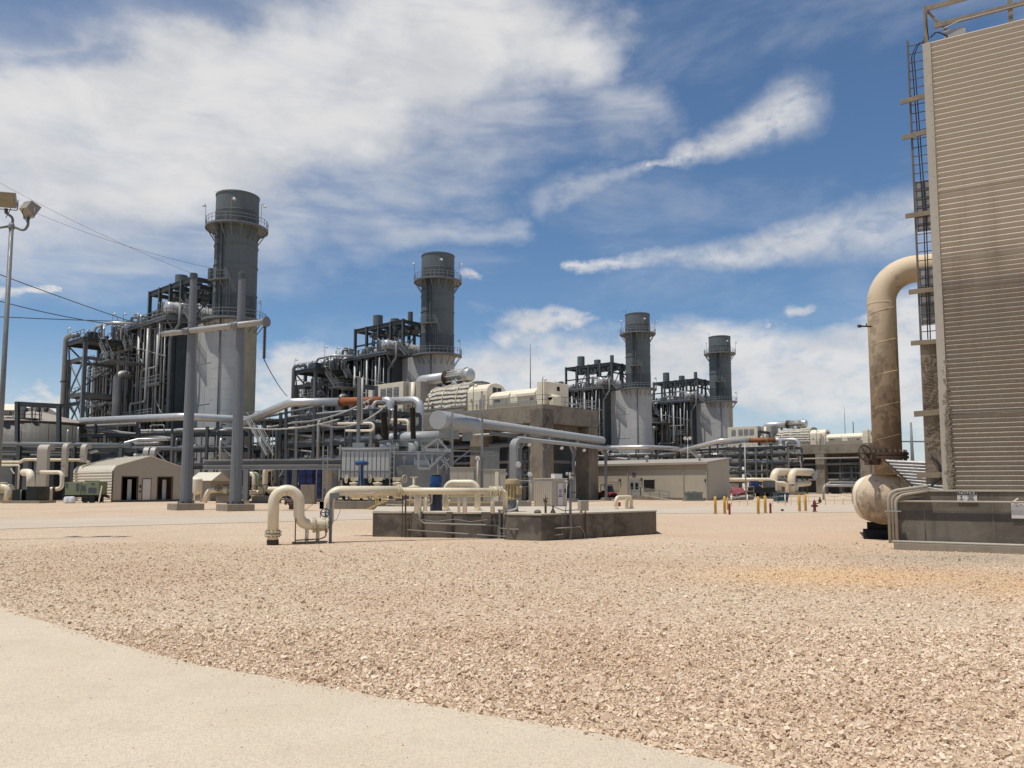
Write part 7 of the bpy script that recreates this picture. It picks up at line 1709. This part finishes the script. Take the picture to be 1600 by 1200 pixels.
# ================================================================== RIGHT SIDE: low building, vehicles, bollards, far pipes
def make_building():
    c = GX(1106, 93.8); u, d = GYV, -GXV; Lb, Wb = 30.0, 5.4; zE, zR = 4.25, 4.95
    r = thing('tan_building', 'long low tan building with a flat eave, double door and dark window', 'building', c)
    def Q(t, s, z): return c + d * t + u * s + UP * z
    MB().obox(Q(0, 0, 0), d * Lb, u * .15, UP * (zE - .62)).build('front_wall', TAN, r)
    MB().obox(Q(0, -.02, zE - .62), d * Lb, u * .15, UP * .62).build('upper_band', TAND, r)
    MB().prism([Q(0, 0, 0), Q(0, 0, zE), Q(0, Wb, zR), Q(0, Wb, 0)], d * .15).build('end_wall', TAN, r)
    MB().prism([Q(-.2, -.35, zE), Q(-.2, -.35, zE + .26), Q(-.2, Wb + .35, zR + .22), Q(-.2, Wb + .35, zR)], d * (Lb + .4)).build('roof', TANKR, r)
    MB().obox(Q(0, Wb, 0), d * Lb, u * .1, UP * zR).build('rear_wall', TAN, r)
    MB().obox(Q(-.04, -.05, 0), d * Lb, u * .05, UP * .3).build('base_strip', CONCD, r)
    for t in (.0, 3.05, 11.0): MB().obox(Q(t, -.1, 0), d * .13, u * .1, UP * (zE - .05)).build('downspout', TANKR if t == 0 else TAND, r)
    def tpx(px):  # distance along the front wall seen at column px
        k = (px - 800) / 1250; return (c.x - k * c.y) / (k * d.y - d.x) if abs(k * d.y - d.x) > 1e-6 else 0
    def fr(nm, px0, px1, z0, z1, m, o=.06, par=None): t0, t1 = tpx(px1), tpx(px0); return MB().obox(Q(t0, -o, z0), d * (t1 - t0), u * o, UP * (z1 - z0)).build(nm, m, par or r)
    fr('door_surround', 981, 1001, .25, 2.65, TAND, .04)
    dd_ = fr('double_door', 983, 999.5, .3, 2.45, STEELL, .07)
    fr('door_pane', 985, 989.5, 1.3, 2.1, GLASS, .09, dd_); fr('door_pane', 992.5, 997, 1.3, 2.1, GLASS, .09, dd_)
    w = fr('window', 1005.5, 1022, 1.35, 2.45, GLASS, .05); fr('window_frame', 1005, 1022.5, 1.28, 1.35, TAND, .08, w); fr('window_frame', 1005, 1022.5, 2.45, 2.52, TAND, .08, w)
    rd = fr('roll_door', 952, 966, 1.1, 2.5, BEIGE, .05)
    for k in range(4): fr('door_slat', 952, 966, 1.3 + k * .3, 1.33 + k * .3, TAND, .07, rd)
    fr('wall_vent', 987.5, 993, 2.95, 3.35, STEELD, .06)
    for px, z in ((968, 2.5), (1001.5, 2.6), (1101, 2.4)): fr('wall_lamp', px, px + 1.6, z - .25, z + .1, BUSH, .2)
    for t in (1.8, 9.2, 17): MB().lathe(Q(t, 1.5, zE + .35), UP, [(.12, 0), (.12, .6), (.3, .65), (.3, .8), (.05, .95)], 12).build('roof_vent', GALV, r)
    rp = thing('access_ramp', 'sloping concrete ramp with a thin handrail along the tan building front', 'ramp', Q(5, -1, 0))
    t0, t1 = tpx(1056), tpx(1000)
    MB().prism([Q(t0, -1.6, 0), Q(t1, -1.6, 0), Q(t1, -1.6, .55), Q(t1 - 1.0, -1.6, .55)], u * 1.5).build('slab', CONC, rp)
    MB().rail([Q(t0 + .1, -1.55, .0), Q(t1 - 1, -1.55, .55), Q(t1 + .3, -1.55, .55)], 1.0, .03, 1.5, (.5,)).build('handrail', STEEL, rp)
    rp = thing('side_ramp', 'low ramp with a thin handrail against the end wall of the tan building', 'ramp', Q(-1, 3, 0))
    MB().prism([Q(-1.4, .8, 0), Q(-1.4, 9, 0), Q(-1.4, 9, .6)], d * 1.2).build('slab', CONC, rp); MB().rail([Q(-1.45, 2.2, .15), Q(-1.45, 9, .6)], 1.05, .035, 2.2, (.5,)).build('handrail', TAND, rp)
    r2 = thing('padmount_cabinet', 'pale green padmount transformer cabinet at the tan building corner', 'cabinet', Q(2.5, -2.2, 0))
    p0 = GX(1073, 90.5); p1 = GX(1098, 90.5); zt = P(0, 769, 90.5).z
    MB().b2(p0.x, p1.x, 90.5, 91.8, .12, zt).build('housing', PADMT, r2, bevel=.04); MB().b2(p0.x - .06, p1.x + .06, 90.4, 91.9, zt - .12, zt + .03).build('lid', PADMT, r2); MB().b2(p0.x - .2, p1.x + .2, 90.2, 92, -.02, .12).build('slab', CONCB, r2)
    for f in (.35, .68): x = p0.x + (p1.x - p0.x) * f; MB().b2(x, x + .05, 90.46, 90.5, .2, zt - .15).build('door_edge', STEEL, r2)
    for k in range(3): MB().b2(p0.x + .15, p0.x + .6, 90.47, 90.5, .4 + k * .25, .46 + k * .25).build('label_plate', GREENL, r2)
    for f in (.2, .5, .62): MB().lathe((p0.x + (p1.x - p0.x) * f, 91, zt + .03), UP, [(.12, 0), (.1, .1), (.03, .16)], 10).build('lifting_lug', STEELL, r2)
make_building()
def make_jeep():
    c = GX(949, 98.5); s = 1.0; rz = R(25)
    r = thing('utility_vehicle', 'red off road utility vehicle with black roof parked by the tan building', 'utility vehicle', c, rz)
    def B(name, x0, x1, y0, y1, z0, z1, m, par=None, bev=.03): return MB().b2(x0, x1, y0, y1, z0, z1).build(name, m, par or r, world=False, bevel=bev)
    B('chassis', -.55, .55, -1.2, 1.2, .32, .5, BLACK)
    mb = MB().prism([(-.7, -1.45, .5), (-.7, -1.45, .82), (-.7, -.6, .95), (-.7, -.45, .5)], (1.4, 0, 0)); mb.build('bonnet', RED, r, world=False, bevel=.04)
    B('cargo_bed', -.7, .7, .55, 1.45, .55, .95, RED); B('door_panel', -.72, -.64, -.45, .55, .45, .85, RED); B('door_panel', .64, .72, -.45, .55, .45, .85, RED)
    B('seat', -.55, .55, .1, .5, .6, 1.15, BLACK); B('grille', -.45, .45, -1.48, -1.44, .5, .75, BLACK)
    f = MB()
    for x in (-.62, .62):
        for a, b in (((x, -.55, .9), (x * .92, -.2, 1.82)), ((x, .6, .9), (x * .92, .5, 1.82)), ((x * .92, -.2, 1.82), (x * .92, .5, 1.82))): f.bar(a, b, .06)
    f.build('roll_cage', BLACK, r, world=False); B('roof', -.64, .64, -.3, .6, 1.82, 1.88, BLACK)
    MB().prism([(-.56, -.52, .98), (.56, -.52, .98), (.52, -.24, 1.72), (-.52, -.24, 1.72)], (0, .015, .0)).build('windscreen', GLASS, r, world=False)
    for x in (-.5, .5): MB().lathe((x, -1.42, .76), (0, -1, 0), [(.09, 0), (.09, .05), (.05, .08)], 12).build('headlight', PLASTIC, r, world=False)
    for x in (-.62, .62):
        for y in (-1.0, 1.0):
            w0 = MB().lathe((x - .13, y, .34), (1, 0, 0), [(.18, 0), (.31, 0), (.34, .06), (.34, .2), (.31, .26), (.18, .26)], 18).build('wheel', BLACK, r, world=False)
            MB().lathe((x - .11, y, .34), (1, 0, 0), [(.05, 0), (.19, .01), (.19, .21), (.05, .22)], 14).build('rim', STEEL, w0, world=False)
make_jeep()
def make_bollards():
    g = 'bollards on the far gravel'
    def bol(name, px, pyb, pyt, w, m, label, cat):
        b = G(px, pyb); zt = P(px, pyt, b.y).z; r = thing(name, label, cat, b, group=g)
        MB().lathe(b, UP, [(w, -.05), (w, zt - w * .6), (w * .8, zt - w * .25), (w * .4, zt), (.01, zt + .01)], 14).build('post', m, r)
        MB().lathe(b, UP, [(w * 1.5, -.02), (w * 1.4, .02), (w, .03)], 14).build('collar', CONCB, r)
    L = ['leftmost yellow bollard, in front of the tan building corner', 'yellow bollard second from left, with a red marker post close by', 'yellow bollard left of the teal skip, third from left', 'yellow bollard in front of the teal skip, fourth from left', 'yellow bollard left of its close pair before the far deck column', 'rightmost yellow bollard, nearest the red hydrant']
    for (px, pb, pt), l in zip(((1118, 803, 775.5), (1132.5, 803, 775.5), (1185, 803, 776), (1196, 802, 774.5), (1249.5, 799.5, 773), (1259, 799, 772.5)), L): bol('bollard', px, pb, pt, .082, YEL, l, 'bollard')
    bol('bollard', 1137, 797, 777, .05, YEL, 'thinnest yellow post, just behind the second yellow bollard', 'bollard')
    for (px, pb, pt), l in zip(((1140, 804, 786), (1204, 802, 785.5)), ('short red marker post beside the left yellow bollards', 'short red marker post beside the middle yellow bollards')):
        b = G(px, pb); zt = P(px, pt, b.y).z; r = thing('marker_post', l, 'marker post', b, group='short red marker posts')
        MB().lathe(b, UP, [(.065, 0), (.065, zt - .05), (.03, zt)], 12).build('post', RED, r); MB().lathe(b, UP, [(.09, zt * .72), (.09, zt * .8)], 12).build('band', HYDR, r)
    b = G(1273, 800); r = thing('fire_hydrant', 'faded red fire hydrant with a side valve right of the bollards', 'hydrant', b)
    z = P(0, 781, b.y).z
    MB().lathe(b, UP, [(.16, 0), (.16, .04), (.09, .06), (.09, z * .55), (.13, z * .57), (.13, z * .62), (.10, z * .64), (.10, z * .82), (.07, z * .92), (.03, z)], 16).build('barrel', HYDR, r)
    MB().lathe(b + Vector((-.2, 0, z * .5)), (1, 0, 0), [(.07, 0), (.07, .08), (.045, .09), (.045, .32), (.07, .33), (.07, .4)], 12).build('hose_outlet', HYDR, r)
    MB().tube([b + UP * z * .7, b + Vector((.32, 0, z * .72)), b + Vector((.36, 0, z * .95))], .03, 8, .08).box(b + Vector((.36, 0, z * .9)), (.16, .14, .2)).lathe(b + Vector((.36, 0, z * 1.0)), UP, [(.05, 0), (.04, .12), (.07, .14), (.07, .17)], 10).build('gate_valve', RUST, r)
    b = G(1222.5, 799); r = thing('valve_pot', 'small rusty pot shaped valve cover alone on the gravel', 'valve cover', b); MB().lathe(b, UP, [(.06, 0), (.1, .1), (.11, .11), (.11, .14), (.02, .15)], 12).build('pot', RUST, r)
    b = G(951, 797) ; 
    q = GX(968, 44); r = thing('marker_board', 'small red marker board seen through the small arched cream pipe', 'sign', gz(q)); MB().box(gz(q, .62), (.14, .04, .34)).build('board', RED, r); MB().bar(gz(q, 0), gz(q, .45), .03).build('stake', STEEL, r)
    r = thing('chain_fence', 'low chain fence of thin white posts along the far road', 'fence', G(1240, 790))
    pts = []
    for px, pb in ((1143, 790), (1168, 790.5), (1227, 790.5), (1290, 788.5), (1317.5, 788.5), (1345, 788)):
        p = G(px, pb); pts.append(p); MB().cyl(p, p + UP * .95, .045, 8).lathe(p + UP * .95, UP, [(.055, 0), (.04, .06)], 8).build('post', CREAMW, r)
    mb = MB()
    for a, b in zip(pts, pts[1:]):
        mb.tube(catenary(a + UP * .85, b + UP * .85, .12, 8), .018, 5); mb.tube(catenary(a + UP * .45, b + UP * .45, .1, 8), .015, 5)
        n = max(2, int((b - a).length / .9))
        for k in range(1, n): q = a.lerp(b, k / n); mb.bar(q + UP * .03, q + UP * .72, .02)
    mb.build('chain', GALV, r)
make_bollards()
def make_far_right():
    # cooling-water elbows feeding the far turbine
    for i, (px0, pyt, px1, lab) in enumerate(((1209.5, 737, 1262 - 22, 'left one of two fat cream elbow pipes under the far turbine deck'), (1237, 737, 1268, 'right one of two fat cream elbow pipes under the far turbine deck'))):
        Y = 150 + i * 2; q = GX(px0, Y); zt = P(px0, pyt, Y).z; e = GX(px1, Y + 6, zt)
        r = thing('cooling_pipe', lab, 'pipe', gz(q), group='fat cream elbow pipes')
        MB().tube([gz(q, .6), gz(q, zt), e], .72, 22, 1.7, seg=10).build('elbow', CREAM, r)
        MB().tube([gz(q + Vector((1.0, .8, 0)), .6), gz(q + Vector((1.0, .8, 0)), zt * .45), gz(e + Vector((-.6, 0, 0)), zt * .52)], .55, 18, 1.2, seg=8).build('lower_branch', CREAM, r)
        MB().lathe(gz(q, zt - 2.3), UP, [(.72, 0), (.76, .02), (.76, .12), (.72, .14)], 20, cap=False).build('weld_band', CREAMW, r)
        MB().box(gz(q + Vector((.6, .4, 0)), .3), (3.4, 3, .62)).build('plinth', CONC, r)
        if i: 
            MB().lathe(gz(q, 1.75), UP, [(.725, 0), (.725, .3)], 8, cap=False, a0=-.5, a1=.6).build('faded_marking', SIGNP, r)
            MB().box(gz(e + Vector((.4, -.5, 0)), zt - .4), (.9, .6, 1.2)).lathe(gz(e + Vector((.2, -1, 0)), zt - .9), (0, -1, 0), [(.5, 0), (.5, .1)], 14).build('actuator', STEELL, r)
    r = thing('cream_line', 'long thin cream pipe running level from the tan building to the fat elbow pipes', 'pipe', GX(1180, 118))
    Y = 118; z = P(1180, 749.5, Y).z
    MB().tube([GX(1130, Y, z), GX(1203, Y, z), P(1214, 754.5, Y), P(1226, 755, Y), P(1229.5, 760, Y), gz(P(1229.5, 775, Y), .1)], .28, 14, .7, seg=6).build('pipe', CREAM, r)
    MB().cyl(GX(1169, Y, .1), GX(1169, Y, z), .24, 12).build('support_leg', CREAM, r)
    # vehicles and skips in front of the rack
    c = GX(1183, 108); r = thing('flatbed_trailer', 'black flatbed trailer loaded with a blue and a grey box, beyond the bollards', 'trailer', c)
    x0, x1 = GX(1166, 108).x, GX(1212, 108).x
    MB().b2(x0, x1, 107.3, 109, .75, 1.05).build('bed', BLACK, r); MB().b2(x0 + .1, x1 - .2, 107.4, 107.45, 1.05, 1.5).build('side_board', BLACK, r)
    for x in (x0 + .6, (x0 + x1) / 2, x1 - .7): wheel_part(r, (x, 107.4, .42), (0, 1, 0), .42, .26); wheel_part(r, (x, 108.9, .42), (0, 1, 0), .42, .26)
    MB().bar((x0, 108.1, .9), (x0 - .9, 108.1, .6), .1).build('drawbar', BLACK, r)
    b0, b1 = GX(1173, 108).x, GX(1185, 108).x; t = thing('blue_crate', 'blue ribbed crate standing on the black flatbed trailer', 'crate', (b0, 108, 1.06)); MB().b2(b0, b1, 107.6, 108.7, 1.06, P(0, 751.5, 108).z).build('body', BLUED, t)
    mb = MB()
    for k in range(5): x = b0 + (b1 - b0) * (k + .3) / 5; mb.b2(x, x + .08, 107.55, 107.6, 1.1, P(0, 752.5, 108).z)
    mb.build('ribs', BLUE, t)
    b0, b1 = GX(1196, 108).x, GX(1210.5, 108).x; t = thing('grey_tank', 'dark grey ribbed tank on the right end of the black flatbed trailer', 'tank', (b0, 108, 1.06)); MB().b2(b0, b1, 107.6, 108.7, 1.06, P(0, 751, 108).z).build('body', STEELD, t)
    mb = MB()
    for k in range(5): x = b0 + (b1 - b0) * (k + .3) / 5; mb.b2(x, x + .1, 107.54, 107.6, 1.1, P(0, 752, 108).z)
    mb.build('ribs', STEEL, t)
    b0, b1 = GX(1211.5, 82).x, GX(1230, 82).x; zt = P(0, 770.5, 82).z; t = thing('waste_skip', 'small teal waste skip behind the middle yellow bollards', 'skip', ((b0 + b1) / 2, 82, 0))
    MB().prism([(b0 + .1, 81.5, .12), (b1 - .1, 81.5, .12), (b1, 81.3, zt), (b0, 81.3, zt)], (0, 1.4, 0)).build('body', TEAL, t, bevel=.02); MB().b2(b0 - .04, b1 + .04, 81.22, 82.8, zt, zt + .06).build('rim', TEAL, t)
    for f in (.25, .7): x = b0 + (b1 - b0) * f; MB().b2(x, x + .06, 81.2, 81.4, .2, zt).build('rib', TEAL, t)
    MB().b2(b0 + .2, b0 + .55, 81.29, 81.31, zt - .36, zt - .2).build('label_plate', SIGNW, t)
    for x in (b0 + .15, b1 - .15): MB().lathe((x - .03, 81.6, .07), (1, 0, 0), [(.07, 0), (.07, .06)], 12).build('castor', BLACK, t)
    # red car behind the building end
    c = GX(1150, 112); r = thing('parked_car', 'faded red car mostly hidden beyond the end of the tan building', 'car', c, R(100))
    sec = [(-2.1, .45), (-2.15, .75), (-1.9, .95), (-1.1, 1.02), (-.5, 1.45), (.8, 1.47), (1.5, 1.02), (2.05, .95), (2.15, .6), (2.1, .35), (-2.05, .3)]
    MB().prism([(x, -.85, z) for x, z in sec], (0, 1.7, 0)).build('body', PINK, r, world=False, bevel=.08)
    for s_ in (-.86, .86): MB().prism([(-.95, s_ - .005, 1.03), (-.45, s_ - .005, 1.38), (.75, s_ - .005, 1.38), (1.25, s_ - .005, 1.03)], (0, .01, 0)).build('side_window', GLASS, r, world=False)
    for x in (-1.35, 1.35):
        for y in (-.8, .8):
            w0 = MB().lathe((x, y - .1, .32), (0, 1, 0), [(.2, 0), (.32, .02), (.32, .18), (.2, .2)], 16).build('wheel', BLACK, r, world=False); MB().lathe((x, y - .09, .32), (0, 1, 0), [(.02, 0), (.19, .01), (.19, .17), (.02, .18)], 12).build('rim', GALV, w0, world=False)
    MB().lathe((-2.15, .55, .72), (-1, 0, 0), [(.1, -.02), (.1, .03)], 12).build('headlight', PLASTIC, r, world=False); MB().lathe((-2.15, -.55, .72), (-1, 0, 0), [(.1, -.02), (.1, .03)], 12).build('headlight', PLASTIC, r, world=False)
    # thin lamp masts
    for i, (px, pt, Y, lab) in enumerate(((1166, 692, 96, 'thin grey mast in front of the far pipe rack'), (1076, 684, 101, 'thin mast with two lamps rising behind the tan building'))):
        q = GX(px, Y); zt = P(px, pt, Y).z; r = thing('lamp_mast', lab, 'mast', q); MB().cyl(q, gz(q, zt), .09, 8, r1=.06).build('pole', GALV, r)
        if i:
            for dx in (-.3, .3): MB().bar(gz(q, zt - .2), gz(q + Vector((dx, 0, 0)), zt), .05).lathe(gz(q + Vector((dx, 0, 0)), zt - .05), (dx, -.7, -.4), [(.05, -.2), (.2, -.05), (.24, .08)], 12).build('lamp', PLASTIC, r)
    # handrail pipe and bits left of the header
    r = thing('guard_pipe', 'pale bent guard rail pipe left of the round header end', 'railing', GX(1320, 100))
    MB().tube([gz(P(1287, 786, 100), 0), P(1287, 760, 100), P(1297, 753.5, 101), P(1345, 754, 104)], .14, 10, .6).tube([P(1290, 758.5, 100), P(1345, 759, 100)], .17, 10).build('pipe', GALV, r)
    # far things on the horizon
    r = thing('far_shed', 'far white roofed shed on the horizon left of the round header end', 'building', GX(1340, 210)); a, b = GX(1318, 210), GX(1368, 210)
    MB().obox(a, (b.x - a.x, 0, 0), (0, 10, 0), UP * P(0, 745, 210).z).build('wall', TAND, r); MB().prism([Vector((a.x - .5, 209.5, P(0, 745, 210).z)), Vector((a.x - .5, 215, P(0, 737, 212).z)), Vector((a.x - .5, 220.5, P(0, 745, 210).z))], (b.x - a.x + 1, 0, 0)).build('roof', WHITE, r)
    q = GX(1428, 180); r = thing('transmission_pole', 'far grey tapered transmission pole between the riser pipe and the cable tray', 'pole', q); MB().cyl(q, gz(q, P(1428, 660, 180).z), .55, 10, r1=.2).build('shaft', STEEL, r)
    zc = P(1428, 690, 180).z; MB().bar((q.x - 9, 180, zc), (q.x + 9, 180, zc), .3).build('cross_arm', STEEL, r)
    q = GX(1337, 200); r = thing('antenna_mast', 'thin dark mast above the far turbine', 'mast', q); MB().cyl(q, gz(q, P(1337, 659, 200).z), .22, 8, r1=.12).build('pole', STEELD, r)
    # scrubby far bank closes the horizon
    for k, (px0, px1, h, Y, lab) in enumerate(((1370, 1560, 7, 420, 'low pale bank on the horizon behind the riser pipe'), (-300, 60, 9, 500, 'low pale bank on the horizon behind the storage tank'))):
        a, b = GX(px0, Y), GX(px1, Y); n = 40; mb = MB(); top = [(a.x + (b.x - a.x) * i / n, Y + 20, h * (.4 + .6 * math.sin(math.pi * i / n)) * random.uniform(.8, 1)) for i in range(n + 1)]
        v = [(x, Y, 0) for x, _, _ in top] + top + [(x, Y + 60, 0) for x, _, _ in top]
        mb._add(v, [(i, i + 1, n + 2 + i, n + 1 + i) for i in range(n)] + [(n + 1 + i, n + 2 + i, 2 * n + 3 + i, 2 * n + 2 + i) for i in range(n)], True)
        tag(mb.build('hills', CONCT), lab, 'hills', kind='structure')
make_far_right()
